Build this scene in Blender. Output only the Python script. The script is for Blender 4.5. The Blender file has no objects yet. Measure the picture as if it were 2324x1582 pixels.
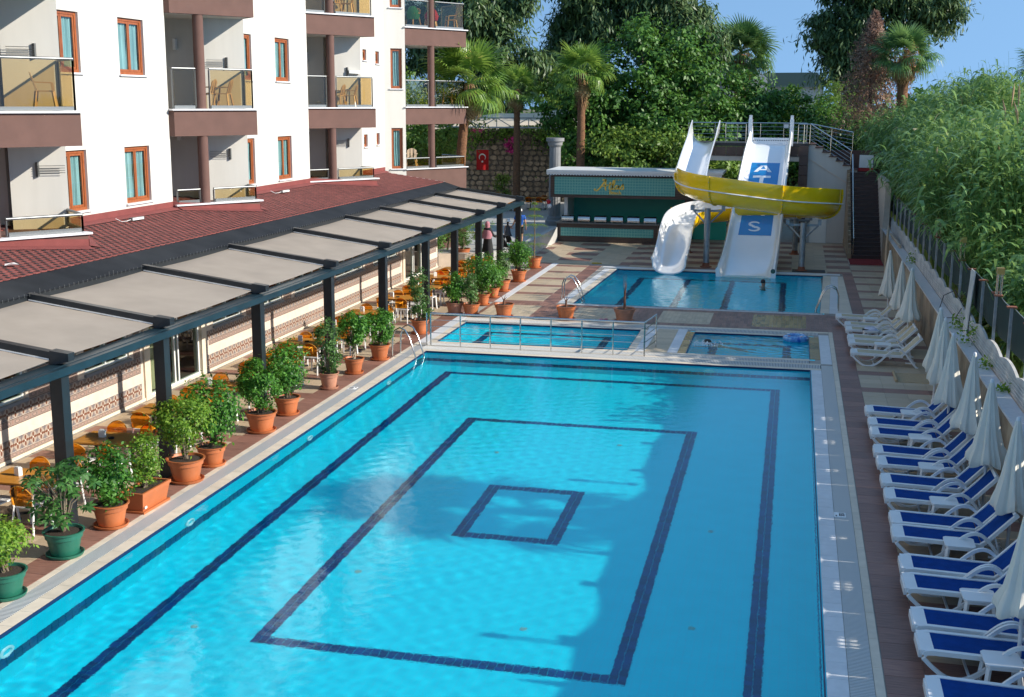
import bpy, math, random
import numpy as np
from mathutils import Vector, Matrix, noise as mnoise
random.seed(7); rng = np.random.default_rng(7)
R = math.radians
scene = bpy.context.scene
COL = scene.collection
# ---------------------------------------------------------------- camera
cam_data = bpy.data.cameras.new('camera'); cam = bpy.data.objects.new('camera', cam_data); COL.objects.link(cam)
scene.camera = cam
cam_data.sensor_width = 36; cam_data.lens = 36*2809.5/2324; cam_data.clip_end = 3000; cam_data.clip_start = .1
yaw, pitch, roll = .22183, .197296, .00486
cy, sy, cp, sp = math.cos(yaw), math.sin(yaw), math.cos(pitch), math.sin(pitch)
fwd = Vector((-sy*cp, cy*cp, -sp)); rt = Vector((cy, sy, 0)); up = rt.cross(fwd)
r2 = rt*math.cos(roll)+up*math.sin(roll); u2 = up*math.cos(roll)-rt*math.sin(roll)
cm = Matrix((r2, u2, -fwd)).transposed().to_4x4(); cm.translation = Vector((0, 0, 7.2)); cam.matrix_world = cm
# ---------------------------------------------------------------- sky, sun, exposure
SUN = Vector((1, -.01, .492)).normalized()
world = bpy.data.worlds.new('World'); scene.world = world; world.use_nodes = True
wn = world.node_tree; bg = wn.nodes['Background']
sky = wn.nodes.new('ShaderNodeTexSky'); sky.sky_type = 'NISHITA'; sky.sun_disc = False
sky.sun_elevation = math.asin(SUN.z); sky.sun_rotation = math.atan2(SUN.x, SUN.y)
sky.air_density = 1.0; sky.dust_density = 0; sky.ozone_density = 4.0
# clear deep-blue day: the sky keeps the colour it has well above the horizon all the way down
tc_ = wn.nodes.new('ShaderNodeTexCoord'); ad_ = wn.nodes.new('ShaderNodeVectorMath'); ad_.operation = 'ADD'; ad_.inputs[1].default_value = (0, 0, .62)
nm_ = wn.nodes.new('ShaderNodeVectorMath'); nm_.operation = 'NORMALIZE'
wn.links.new(tc_.outputs['Generated'], ad_.inputs[0]); wn.links.new(ad_.outputs[0], nm_.inputs[0]); wn.links.new(nm_.outputs[0], sky.inputs[0])
tn_ = wn.nodes.new('ShaderNodeMix'); tn_.data_type = 'RGBA'; tn_.blend_type = 'MULTIPLY'; tn_.inputs[0].default_value = 1; tn_.inputs[7].default_value = (1.0, .98, .83, 1)
wn.links.new(sky.outputs[0], tn_.inputs[6]); wn.links.new(tn_.outputs[2], bg.inputs[0]); bg.inputs[1].default_value = .15
sl = bpy.data.lights.new('sun', 'SUN'); so = bpy.data.objects.new('sun', sl); COL.objects.link(so)
sl.energy = 2.95; sl.cycles.is_caustics_light = True; sl.angle = R(.53); sl.color = (1, .93, .82)
so.rotation_euler = (-SUN).to_track_quat('-Z', 'Y').to_euler(); so.location = (60, 0, 40)
scene.view_settings.view_transform = 'Standard'; scene.view_settings.look = 'None'
scene.view_settings.exposure = 1.32; scene.view_settings.gamma = 1
scene.cycles.use_denoising = True; scene.cycles.blur_glossy = .02
scene.cycles.max_bounces = 10; scene.cycles.transparent_max_bounces = 24; scene.cycles.transmission_bounces = 8
scene.cycles.sample_clamp_indirect = 6
# ---------------------------------------------------------------- materials
MATS = {}
def nodes(name):
    m = bpy.data.materials.new(name); m.use_nodes = True; nt = m.node_tree
    MATS[name] = m
    return m, nt, nt.nodes['Principled BSDF']
def mat(name, rgb, rough=.6, metal=0., var=0., nscale=3., namt=0., rgb2=None, stretch=(1, 1, 1), bump=0., bscale=60., spec=.5, coat=0., bdist=.01, sss=0):
    """painted / solid surface: base colour with noise between rgb and rgb2, per-piece variation, fine bump"""
    if name in MATS: return MATS[name]
    m, nt, b = nodes(name); L = nt.links.new; N = nt.nodes.new
    b.inputs['Roughness'].default_value = rough; b.inputs['Metallic'].default_value = metal
    b.inputs['Specular IOR Level'].default_value = spec; b.inputs['Coat Weight'].default_value = coat
    geo = N('ShaderNodeNewGeometry'); mp = N('ShaderNodeMapping'); mp.inputs['Scale'].default_value = stretch
    L(geo.outputs['Position'], mp.inputs[0])
    col = None
    if rgb2 is not None or namt:
        if rgb2 is None: rgb2 = tuple(c*(1-namt) for c in rgb)
        n = N('ShaderNodeTexNoise'); n.inputs['Scale'].default_value = nscale; n.inputs['Detail'].default_value = 5
        L(mp.outputs[0], n.inputs['Vector'])
        rp = N('ShaderNodeMapRange'); rp.inputs[1].default_value = .33; rp.inputs[2].default_value = .67
        L(n.outputs[0], rp.inputs[0])
        mx = N('ShaderNodeMix'); mx.data_type = 'RGBA'; mx.inputs[6].default_value = (*rgb, 1); mx.inputs[7].default_value = (*rgb2, 1)
        L(rp.outputs[0], mx.inputs[0]); col = mx.outputs[2]
    if var:
        oi = N('ShaderNodeObjectInfo'); ad = N('ShaderNodeMath'); ad.operation = 'ADD'
        L(oi.outputs['Random'], ad.inputs[0]); L(geo.outputs['Random Per Island'], ad.inputs[1])
        fr = N('ShaderNodeMath'); fr.operation = 'FRACT'; L(ad.outputs[0], fr.inputs[0])
        mr = N('ShaderNodeMapRange'); mr.inputs[3].default_value = 1-var; mr.inputs[4].default_value = 1+var
        L(fr.outputs[0], mr.inputs[0])
        hs = N('ShaderNodeHueSaturation'); L(mr.outputs[0], hs.inputs['Value'])
        if col: L(col, hs.inputs['Color'])
        else: hs.inputs['Color'].default_value = (*rgb, 1)
        col = hs.outputs[0]
    if col: L(col, b.inputs['Base Color'])
    else: b.inputs['Base Color'].default_value = (*rgb, 1)
    if bump:
        n2 = N('ShaderNodeTexNoise'); n2.inputs['Scale'].default_value = bscale; n2.inputs['Detail'].default_value = 4
        L(mp.outputs[0], n2.inputs['Vector'])
        bu = N('ShaderNodeBump'); bu.inputs['Strength'].default_value = bump; bu.inputs['Distance'].default_value = bdist
        L(n2.outputs[0], bu.inputs['Height']); L(bu.outputs[0], b.inputs['Normal'])
    return m
def leafmat(name, dark, light, trans=.35, rough=.45, yellow=None):
    m, nt, b = nodes(name); L = nt.links.new; N = nt.nodes.new
    geo = N('ShaderNodeNewGeometry'); cr = N('ShaderNodeValToRGB')
    e = cr.color_ramp.elements; e[0].color = (*dark, 1); e[1].color = (*light, 1); e[0].position = .1; e[1].position = .9
    if yellow: x = cr.color_ramp.elements.new(.97); x.color = (*yellow, 1); e[1].position = .9
    n = N('ShaderNodeTexNoise'); n.inputs['Scale'].default_value = .7; L(geo.outputs['Position'], n.inputs['Vector'])
    a = N('ShaderNodeMath'); a.operation = 'MULTIPLY_ADD'; a.inputs[1].default_value = .65
    L(geo.outputs['Random Per Island'], a.inputs[0]); mr = N('ShaderNodeMapRange'); mr.inputs[1].default_value = .3; mr.inputs[2].default_value = .7; mr.inputs[4].default_value = .35
    L(n.outputs[0], mr.inputs[0]); L(mr.outputs[0], a.inputs[2]); L(a.outputs[0], cr.inputs[0])
    L(cr.outputs[0], b.inputs['Base Color']); b.inputs['Roughness'].default_value = rough
    b.inputs['Specular IOR Level'].default_value = .35
    tr = N('ShaderNodeBsdfTranslucent'); hs = N('ShaderNodeHueSaturation'); hs.inputs['Value'].default_value = 1.5; hs.inputs['Hue'].default_value = .48
    L(cr.outputs[0], hs.inputs['Color']); L(hs.outputs[0], tr.inputs[0])
    ms = N('ShaderNodeMixShader'); ms.inputs[0].default_value = trans
    L(b.outputs[0], ms.inputs[1]); L(tr.outputs[0], ms.inputs[2]); L(ms.outputs[0], nt.nodes['Material Output'].inputs[0])
    return m
def glassmat(name, tint, refl=1.0, rough=.0):
    m, nt, b = nodes(name); L = nt.links.new; N = nt.nodes.new
    t = N('ShaderNodeBsdfTransparent'); t.inputs[0].default_value = (*tint, 1)
    g = N('ShaderNodeBsdfGlossy'); g.inputs['Roughness'].default_value = rough
    f = N('ShaderNodeFresnel'); f.inputs[0].default_value = 1.5
    ge = N('ShaderNodeNewGeometry'); iv = N('ShaderNodeMath'); iv.operation = 'SUBTRACT'; iv.inputs[0].default_value = 1; L(ge.outputs['Backfacing'], iv.inputs[1])
    k0 = N('ShaderNodeMath'); k0.operation = 'MULTIPLY'; L(f.outputs[0], k0.inputs[0]); L(iv.outputs[0], k0.inputs[1])
    k = N('ShaderNodeMath'); k.operation = 'MULTIPLY'; k.inputs[1].default_value = refl; L(k0.outputs[0], k.inputs[0])
    ms = N('ShaderNodeMixShader'); L(k.outputs[0], ms.inputs[0]); L(t.outputs[0], ms.inputs[1]); L(g.outputs[0], ms.inputs[2])
    L(ms.outputs[0], nt.nodes['Material Output'].inputs[0])
    return m
def watermat(name, amp, scale, amp2, scale2):
    m, nt, b = nodes(name); L = nt.links.new; N = nt.nodes.new
    g = N('ShaderNodeBsdfGlass'); g.inputs['IOR'].default_value = 1.33; g.inputs['Roughness'].default_value = 0
    g.inputs['Color'].default_value = (.80, .975, 1, 1)
    geo = N('ShaderNodeNewGeometry'); prev = None
    for a, s, st in ((amp, scale, (1, 1, 1)), (amp2, scale2, (.55, 1.3, 1))):
        mp = N('ShaderNodeMapping'); mp.inputs['Scale'].default_value = st; L(geo.outputs['Position'], mp.inputs[0])
        n = N('ShaderNodeTexNoise'); n.inputs['Scale'].default_value = s; n.inputs['Detail'].default_value = 3; n.inputs['Distortion'].default_value = .4
        L(mp.outputs[0], n.inputs['Vector'])
        bu = N('ShaderNodeBump'); bu.inputs['Strength'].default_value = 1; bu.inputs['Distance'].default_value = a
        L(n.outputs[0], bu.inputs['Height'])
        if prev: L(prev, bu.inputs['Normal'])
        prev = bu.outputs[0]
    L(prev, g.inputs['Normal']); L(g.outputs[0], nt.nodes['Material Output'].inputs[0])
    return m
# ---------------------------------------------------------------- mesh builder
class MB:
    def __init__(s): s.v = []; s.f = []; s.mi = []; s.cur = 0
    def add(s, vs, fs):
        o = len(s.v); s.v += [tuple(p) for p in vs]; s.f += [tuple(o+i for i in f) for f in fs]; s.mi += [s.cur]*len(fs)
        return s
    def box(s, x0, x1, y0, y1, z0, z1):
        return s.add([(x, y, z) for x in (x0, x1) for y in (y0, y1) for z in (z0, z1)],
                     [(0, 1, 3, 2), (4, 6, 7, 5), (0, 4, 5, 1), (2, 3, 7, 6), (0, 2, 6, 4), (1, 5, 7, 3)])
    def bar(s, a, b, w, h, up=(0, 0, 1), over=0):
        """square bar from a to b, w across, h along up"""
        a, b = Vector(a), Vector(b); d = (b-a).normalized(); a = a-d*over; b = b+d*over
        u = Vector(up); sd = d.cross(u)
        if sd.length < 1e-4: sd = d.cross(Vector((1, 0, 0)))
        sd.normalize(); u = sd.cross(d).normalized(); vs = []
        for p in (a, b):
            for i, j in ((-1, -1), (1, -1), (1, 1), (-1, 1)): vs.append(p+sd*(i*w/2)+u*(j*h/2))
        return s.add(vs, [(0, 1, 2, 3), (4, 7, 6, 5), (0, 4, 5, 1), (1, 5, 6, 2), (2, 6, 7, 3), (3, 7, 4, 0)])
    def tube(s, pts, r, n=8, flat=1.0, cap=True):
        pts = [Vector(p) for p in pts]; rs = r if isinstance(r, (list, tuple)) else [r]*len(pts)
        o = len(s.v); side = None; fs = []; vs = []
        for i, p in enumerate(pts):
            d = (pts[min(i+1, len(pts)-1)]-pts[max(i-1, 0)]).normalized()
            if side is None:
                side = d.cross(Vector((0, 0, 1)))
                if side.length < 1e-3: side = d.cross(Vector((0, 1, 0)))
            side = (side-d*side.dot(d)).normalized(); u = side.cross(d)
            for k in range(n):
                a = 2*math.pi*k/n; vs.append(p+side*(math.cos(a)*rs[i])+u*(math.sin(a)*rs[i]*flat))
        for i in range(len(pts)-1):
            for k in range(n):
                k2 = (k+1) % n; fs.append((i*n+k, i*n+k2, (i+1)*n+k2, (i+1)*n+k))
        if cap: fs.append(tuple(range(n-1, -1, -1))); fs.append(tuple((len(pts)-1)*n+k for k in range(n)))
        return s.add(vs, fs)
    def lathe(s, prof, n=20, c=(0, 0, 0), squash=None):
        vs = []; fs = []
        for r, z in prof:
            for k in range(n):
                a = 2*math.pi*k/n; q = squash(a, z) if squash else 1
                vs.append((c[0]+r*q*math.cos(a), c[1]+r*q*math.sin(a), c[2]+z))
        for i in range(len(prof)-1):
            for k in range(n):
                k2 = (k+1) % n; fs.append((i*n+k, i*n+k2, (i+1)*n+k2, (i+1)*n+k))
        if prof[0][0] > 1e-4: fs.append(tuple(range(n-1, -1, -1)))
        if prof[-1][0] > 1e-4: fs.append(tuple((len(prof)-1)*n+k for k in range(n)))
        return s.add(vs, fs)
    def prism(s, poly, z0, z1):
        n = len(poly); vs = [(x, y, z0) for x, y in poly]+[(x, y, z1) for x, y in poly]
        return s.add(vs, [tuple(range(n-1, -1, -1)), tuple(range(n, 2*n))]+[(i, (i+1) % n, n+(i+1) % n, n+i) for i in range(n)])
    def slab(s, a, b, c, d, t):
        """thin plate: quad a b c d thickened by t downwards along its normal"""
        a, b, c, d = map(Vector, (a, b, c, d)); nn = (b-a).cross(d-a).normalized()*t
        return s.add([a, b, c, d, a-nn, b-nn, c-nn, d-nn], [(0, 1, 2, 3), (7, 6, 5, 4), (0, 4, 5, 1), (1, 5, 6, 2), (2, 6, 7, 3), (3, 7, 4, 0)])
    def mesh(s, name, mats, smooth=False, off=(0, 0, 0)):
        me = bpy.data.meshes.new(name)
        ox, oy, oz = off
        used = sorted({i for f in s.f for i in f})
        if len(used) < len(s.v):
            re_ = {i: k for k, i in enumerate(used)}; s.v = [s.v[i] for i in used]; s.f = [tuple(re_[i] for i in f) for f in s.f]
        me.from_pydata([(x-ox, y-oy, z-oz) for x, y, z in s.v], [], s.f)
        for m in (mats if isinstance(mats, (list, tuple)) else [mats]): me.materials.append(m)
        if max(s.mi, default=0): me.polygons.foreach_set('material_index', s.mi)
        if smooth:
            me.polygons.foreach_set('use_smooth', [True]*len(me.polygons))
            try: me.set_sharp_from_angle(angle=R(smooth if smooth is not True else 40))
            except Exception: pass
        me.update()
        return me
    def build(s, name, mats, parent=None, smooth=False, **kw):
        root = parent; off = Vector((0, 0, 0))
        while root is not None: off += root.location if root.get('_abs') else Vector((0, 0, 0)); root = root.parent
        o = bpy.data.objects.new(name, s.mesh(name, mats, smooth, off)); COL.objects.link(o)
        if parent is not None: o.parent = parent
        for k, v in kw.items(): o[k] = v
        return o
def thing(name, label, cat, loc=(0, 0, 0), rot=0, group=None, absolute=False):
    o = bpy.data.objects.new(name, None); COL.objects.link(o); o.empty_display_size = .2
    o.location = loc; o.rotation_euler = (0, 0, rot); o['label'] = label; o['category'] = cat
    if group: o['group'] = group
    if absolute: o['_abs'] = 1
    return o
def tag(o, label, cat, group=None):
    o['label'] = label; o['category'] = cat
    if group: o['group'] = group
    return o
KIDS = {}
def copy_tree(o, loc=None, rot=None, label=None, parent=None):
    c = o.copy(); COL.objects.link(c)
    if parent is not None: c.parent = parent
    if loc is not None: c.location = loc
    if rot is not None: c.rotation_euler = (0, 0, rot)
    if label: c['label'] = label
    for ch in [k for k in o.children]: copy_tree(ch, parent=c)
    return c
def np_mesh(name, verts, quads, mats, tri=False, midx=None, smooth=False):
    me = bpy.data.meshes.new(name); k = 3 if tri else 4; n = len(quads)
    me.vertices.add(len(verts)); me.vertices.foreach_set('co', np.asarray(verts, dtype=np.float32).ravel())
    me.loops.add(n*k); me.loops.foreach_set('vertex_index', np.asarray(quads, dtype=np.int32).ravel())
    me.polygons.add(n); me.polygons.foreach_set('loop_start', np.arange(n, dtype=np.int32)*k)
    me.polygons.foreach_set('loop_total', np.full(n, k, dtype=np.int32))
    if midx is not None: me.polygons.foreach_set('material_index', np.asarray(midx, dtype=np.int32))
    if smooth: me.polygons.foreach_set('use_smooth', np.ones(n, dtype=bool))
    for m in (mats if isinstance(mats, (list, tuple)) else [mats]): me.materials.append(m)
    me.update(calc_edges=True)
    return me
def np_obj(name, me, parent=None, **kw):
    o = bpy.data.objects.new(name, me); COL.objects.link(o)
    if parent is not None: o.parent = parent
    for k, v in kw.items(): o[k] = v
    return o
def leaves(P, N, length, width, jitter=.5, droop=.0):
    """leaf faces: each a rhombus folded on its midrib (2 quads -> here 2 tris x2) ; P points, N facing normals"""
    n = len(P); N = N+rng.normal(0, jitter, (n, 3)); N /= np.linalg.norm(N, axis=1)[:, None]+1e-9
    T = rng.normal(0, 1, (n, 3)); T[:, 2] -= droop*2; T -= N*np.sum(T*N, axis=1)[:, None]; T /= np.linalg.norm(T, axis=1)[:, None]+1e-9
    B = np.cross(N, T); s = rng.uniform(.65, 1.25, (n, 1)); l = length*s; w = width*s
    base = P; tip = P+T*l; L_ = P+T*l*.45+B*w*.5+N*w*.12; R_ = P+T*l*.45-B*w*.5+N*w*.12
    V = np.stack([base, R_, tip, L_], axis=1).reshape(-1, 3)
    Q = np.arange(n*4).reshape(n, 4)
    return V, Q
ORD = ['first', 'second', 'third', 'fourth', 'fifth', 'sixth', 'seventh', 'eighth', 'ninth', 'tenth', 'eleventh', 'twelfth', 'thirteenth', 'fourteenth', 'fifteenth', 'sixteenth']
FWD = np.array(fwd); RT = np.array(r2); UP = np.array(u2)
def px_size(p, size):
    d = np.array(p)-np.array((0, 0, 7.2)); w = d@FWD
    if w < 1: return 0
    x = d@RT/w*2809.5; y = d@UP/w*2809.5
    if abs(x) > 1175 or abs(y) > 805: return 0
    return size/w
# ================================================================ materials used widely
m_grout = mat('grout', (.36, .33, .29), .9, namt=.2)
WOODST = (2.2, 30, 1)
m_brown = mat('brown_wood_tile', (.31, .155, .112), .5, var=.2, rgb2=(.18, .085, .062), nscale=1.6, stretch=WOODST, bump=.1)
m_cream = mat('cream_wood_tile', (.52, .41, .28), .5, var=.1, rgb2=(.42, .32, .21), nscale=1.6, stretch=WOODST, bump=.1)
m_brownY = mat('brown_plank_tile', (.29, .15, .105), .5, var=.25, rgb2=(.17, .085, .06), nscale=1.6, stretch=(30, 2.2, 1))
m_creamY = mat('cream_plank_tile', (.52, .42, .29), .5, var=.12, rgb2=(.42, .33, .22), nscale=1.6, stretch=(30, 2.2, 1))
m_yelY = mat('wet_ochre_plank_tile', (.36, .27, .13), .25, var=.35, rgb2=(.24, .15, .05), nscale=3, stretch=(30, 2.2, 1))
m_cope = mat('coping_stone', (.68, .58, .45), .55, var=.07, namt=.12, nscale=5)
m_copeW = mat('white_coping_stone', (.66, .66, .66), .5, var=.05, namt=.1, nscale=6)
m_grate = mat('white_plastic_grate', (.62, .61, .58), .45)
m_gut = mat('gutter_dark', (.16, .16, .16), .8)
m_cyan = mat('cyan_mosaic', (.003, .68, .79), .35, var=.05, namt=.05, nscale=2)
m_cyan2 = mat('sun_lightened_mosaic', (.01, .80, .92), .35, var=.05, namt=.08, nscale=2)  # cyan mosaic lightened to stand in for missing sun on these pools
m_navy = mat('navy_mosaic', (.004, .035, .15), .3, var=.3)
m_ground = mat('dry_earth', (.16, .13, .08), .95, rgb2=(.08, .09, .04), nscale=.3, bump=.4, bscale=8)
m_white = mat('white_plaster', (.60, .58, .53), .85, namt=.10, nscale=2.2, stretch=(1, 1, .12), bump=.12, bscale=90)
m_pave = mat('pale_paving', (.42, .41, .39), .7, var=.08, namt=.12, nscale=4)
# mosaic joints on the cyan tiles, 0.2 m grid, colour only (too fine to tell apart singly)
_nt = m_cyan.node_tree; _b = _nt.nodes['Principled BSDF']; _src = _b.inputs['Base Color'].links[0].from_socket
_bk = _nt.nodes.new('ShaderNodeTexBrick'); _bk.offset = 0; _bk.inputs['Scale'].default_value = 1; _bk.inputs['Brick Width'].default_value = .125; _bk.inputs['Row Height'].default_value = .125; _bk.inputs['Mortar Size'].default_value = .006
_ge = _nt.nodes.new('ShaderNodeNewGeometry'); _nt.links.new(_ge.outputs['Position'], _bk.inputs['Vector'])
_bk.inputs['Color1'].default_value = (0, 0, 0, 1); _bk.inputs['Color2'].default_value = (0, 0, 0, 1); _bk.inputs['Mortar'].default_value = (.35, .35, .35, 1)
_mx = _nt.nodes.new('ShaderNodeMix'); _mx.data_type = 'RGBA'; _mx.inputs[7].default_value = (.10, .55, .70, 1)
_nt.links.new(_src, _mx.inputs[6]); _nt.links.new(_bk.outputs[0], _mx.inputs[0]); _nt.links.new(_mx.outputs[2], _b.inputs['Base Color'])

# ================================================================ ground and deck base
g = MB()
for a in ((-400, -10.9, -60, 1200), (1.3, 400, -60, 1200), (-10.9, 1.3, -60, 9.6), (-10.9, 1.3, 54.5, 1200)):
    g.add([(a[0], a[2], -.33), (a[1], a[2], -.33), (a[1], a[3], -.33), (a[0], a[3], -.33)], [(0, 1, 2, 3)])
g.build('ground', m_ground, kind='structure')
ZB = -.010
deck = MB()
def db(x0, x1, y0, y1): deck.box(x0, x1, y0, y1, -.32, ZB)
W = .15
db(-17, -10.45, 8, 43); db(.83, 4.15, 8, 43); db(-10.45, .83, 8, 10.25); db(-10.45, .83, 34.35, 35.54)
db(-10.45, -10.4-W+.01, 35.54, 39.3); db(-4.43, -3.0, 35.54, 39.3); db(.83-.001, .831, 35.54, 39.3)
db(-10.45, .83, 39.35, 43)
deck.prism([(-17, 43), (4.15, 43), (4.15, 43.66), (-17, 43.8)], -.32, ZB)
deck.prism([(-17, 43.8), (-7.77, 43.8), (-7.52, 53.77), (-17, 53.77)], -.32, ZB)
deck.prism([(1.24, 43.66), (4.15, 43.66), (4.15, 53.77), (1.53, 53.77)], -.32, ZB)
deck.box(-17, 4.15, 53.77, 84, -.32, ZB)
deck_o = deck.build('pool_deck', m_grout, kind='structure')
# ---- basins: floor slab, ring of walls
def basin(name, P, depth, t=W, m=None):
    """P corners (ccw) of the water edge"""
    b = MB(); n = len(P); zf = -.05-depth
    c = (sum(p[0] for p in P)/n, sum(p[1] for p in P)/n)
    out = []
    for i in range(n):
        p0 = Vector(P[i-1]); p1 = Vector(P[i]); p2 = Vector(P[(i+1) % n])
        e1 = (p1-p0).normalized(); e2 = (p2-p1).normalized(); n1 = Vector((e1.y, -e1.x)); n2 = Vector((e2.y, -e2.x))
        out.append(p1+(n1+n2)*t/(1+n1.dot(n2)))
    for i in range(n):
        j = (i+1) % n; a, b_, co, do = P[i], P[j], out[j], out[i]
        b.prism([a, do, co, b_], zf, ZB)
    b.prism([tuple(o) for o in out], zf-.2, zf)
    return b.build(name, m or m_cyan, kind='structure'), out
MAIN = [(-10.3, 10.4), (.68, 10.4), (.68, 34.2), (-10.3, 34.2)]
KID = [(-10.4, 35.69), (-4.58, 35.69), (-4.58, 39.15), (-10.4, 39.15)]
SPA = [(-2.85, 35.69), (.68, 35.69), (.68, 39.2), (-2.85, 39.2)]
UPP = [(-7.62, 43.95), (1.09, 43.81), (1.38, 53.62), (-7.37, 53.62)]
basin_main, _ = basin('main_pool_basin', MAIN, 1.55)
basin_kid, _ = basin('children_pool_basin', KID, .55, m=m_cyan2)
basin_spa, _ = basin('spa_pool_basin', SPA, .8, m=m_cyan2)
basin_upp, _ = basin('slide_pool_basin', UPP, 1.15, m=m_cyan2)
# ---- water
w_calm = watermat('calm_pool_water', .0016, 9, .0009, 22)
w_live = watermat('rippled_pool_water', .004, 8, .002, 20)
def water(name, P, m, res, amp, seed):
    """finely rippled surface, real geometry so that sunlight refracts through it"""
    r = np.random.default_rng(seed); Lx = math.dist(P[0], P[1]); Ly = math.dist(P[1], P[2]); nx, ny = int(Lx/res), int(Ly/res)
    u = np.linspace(0, 1, nx+1); v = np.linspace(0, 1, ny+1); U_, V_ = np.meshgrid(u, v, indexing='ij'); A = [np.array(p) for p in P]; e = .004
    X = (1-U_)*(1-V_)*(A[0][0]+e)+U_*(1-V_)*(A[1][0]-e)+U_*V_*(A[2][0]-e)+(1-U_)*V_*(A[3][0]+e)
    Y = (1-U_)*(1-V_)*(A[0][1]+e)+U_*(1-V_)*(A[1][1]+e)+U_*V_*(A[2][1]-e)+(1-U_)*V_*(A[3][1]-e)
    Z = np.zeros_like(X)
    for k in range(60):
        lam = r.uniform(.17, .42) if k % 2 else r.uniform(.5, 1.6)*(1 if k % 3 else 2); th = r.uniform(0, 6.28); kx, ky = 2*math.pi/lam*math.cos(th), 2*math.pi/lam*math.sin(th)
        wob = .6*np.sin(X*r.uniform(.2, .7)+Y*r.uniform(.2, .7)+r.uniform(0, 6))
        Z += amp*(1.7 if lam < .45 else .09)*lam**1.15*np.sin(kx*X+ky*Y+r.uniform(0, 6)+wob*2)*(.6+.5*np.sin(X*r.uniform(.1, .4)+Y*r.uniform(.1, .4)+r.uniform(0, 6)))
    if name.startswith('main'):   # livelier on the windward side, calmer towards the loungers
        Z *= np.clip(1.2-.13*(X+7), .22, 1.25)
    V = np.stack([X, Y, Z-.05], axis=-1).reshape(-1, 3); I = np.arange((nx+1)*(ny+1)).reshape(nx+1, ny+1)
    Q = np.stack([I[:-1, :-1], I[1:, :-1], I[1:, 1:], I[:-1, 1:]], axis=-1).reshape(-1, 4)
    o = np_obj(name, np_mesh(name, V, Q, m, smooth=True), None, kind='structure'); o.cycles.is_caustics_caster = True; return o
water('main_pool_water', MAIN, w_calm, .05, .00036, 1); water('children_pool_water', KID, w_live, .05, .0013, 2)
water('spa_pool_water', SPA, w_live, .05, .0022, 3); water('slide_pool_water', UPP, w_live, .06, .0019, 4)
# ================================================================ tiles
_tm = {}
def tile_mesh(name, dx, dy, th, m, bev=.0):
    k = (name, round(dx, 3), round(dy, 3), th, m.name)
    if k not in _tm:
        a = MB(); a.box(-dx/2, dx/2, -dy/2, dy/2, -th, 0)
        _tm[k] = a.mesh(name, m)
    return _tm[k]
def lay(parent, name, tiles, th=.009, gap=.007, limit=300):
    """tiles: (x0,x1,y0,y1,ztop,material). The ones that show largest are parts of their own, the rest one stuff part."""
    sc = []
    for t in tiles:
        s = px_size(((t[0]+t[1])/2, (t[2]+t[3])/2, t[4]), min(t[1]-t[0], t[3]-t[2]))
        sc.append(s)
    order = sorted(range(len(tiles)), key=lambda i: -sc[i])
    rest = {}; ms = []; mb = MB()
    for r, i in enumerate(order):
        x0, x1, y0, y1, z, m = tiles[i]
        x0 += gap/2; x1 -= gap/2; y0 += gap/2; y1 -= gap/2
        if r < limit and sc[i] > 0:
            o = bpy.data.objects.new(name, tile_mesh(name, x1-x0, y1-y0, th, m)); COL.objects.link(o)
            o.location = ((x0+x1)/2, (y0+y1)/2, z); o.parent = parent
        elif x1 > x0 and y1 > y0:
            if m not in ms: ms.append(m)
            mb.cur = ms.index(m); mb.box(x0, x1, y0, y1, z-th, z)
    if mb.v: mb.build(name, ms, parent, kind='stuff')
def row(x0, x1, y0, y1, dx, dy, fn, z=0):
    out = []; nx = max(1, round((x1-x0)/dx)); ny = max(1, round((y1-y0)/dy)); ax = (x1-x0)/nx; ay = (y1-y0)/ny
    for j in range(ny):
        for i in range(nx):
            m = fn(i, j, x0+ax*(i+.5), y0+ay*(j+.5))
            if m: out.append((x0+ax*i, x0+ax*(i+1), y0+ay*j, y0+ay*(j+1), z, m))
    return out
T = []
stripe = lambda i, j, x, y: m_brown if (y-31.84) % 2.045 < .51 else m_cream
# right deck beside the loungers
T += row(1.43, 1.94, 11.39, 43.4, .51, .511, lambda i, j, x, y: m_brown)
T += row(1.94, 4.14, 11.39, 40.05, .555, .511, stripe)
T += row(1.94, 4.14, 40.05, 43.1, .555, .511, lambda i, j, x, y: m_brown if (y-31.84) % 2.045 < .51 else m_cream)
# left deck under the pergola and along the pots
T += row(-11.5, -10.97, 11.39, 35.0, .53, .511, lambda i, j, x, y: m_brown)
T += row(-15.05, -11.5, 11.39, 35.0, .51, .511, stripe)
T += row(-15.05, -11.52, 35.0, 43.0, .5, .511, stripe)
T += row(-15.05, -11.05, 43.0, 52.4, .5, .511, lambda i, j, x, y: m_brown if (y-31.84) % 2.045 < .51 else m_cream)
T += row(-11.52, -10.96, 35.0, 43.0, .5, .511, lambda i, j, x, y: m_brown)
T += row(-11.05, -10.52, 43.5, 55.0, .53, .5, lambda i, j, x, y: m_brown)
# band between the pools
T += row(-12.0, -10.52, 43.0, 43.5, .5, .5, lambda i, j, x, y: None)
def band(i, j, x, y):
    if y < 40.72 or y > 43.05: return m_brownY
    k = (x+10.4) % 3.1
    if k > 1.75: return m_brownY
    return m_yelY if x > -1.2 else m_creamY
T += row(-10.5, 1.43, 40.2, 43.5, .135, .47, band)
# left of the slide pool
T += row(-10.5, -10.22, 43.52, 54.9, .28, .57, lambda i, j, x, y: m_copeW)
T += row(-10.2, -8.78, 43.52, 54.9, .71, .51, lambda i, j, x, y: m_brown if (y-43.6) % 2.03 < .5 else m_cream)
T += row(-8.76, -8.2, 43.52, 54.5, .56, .5, lambda i, j, x, y: m_brown)
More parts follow.
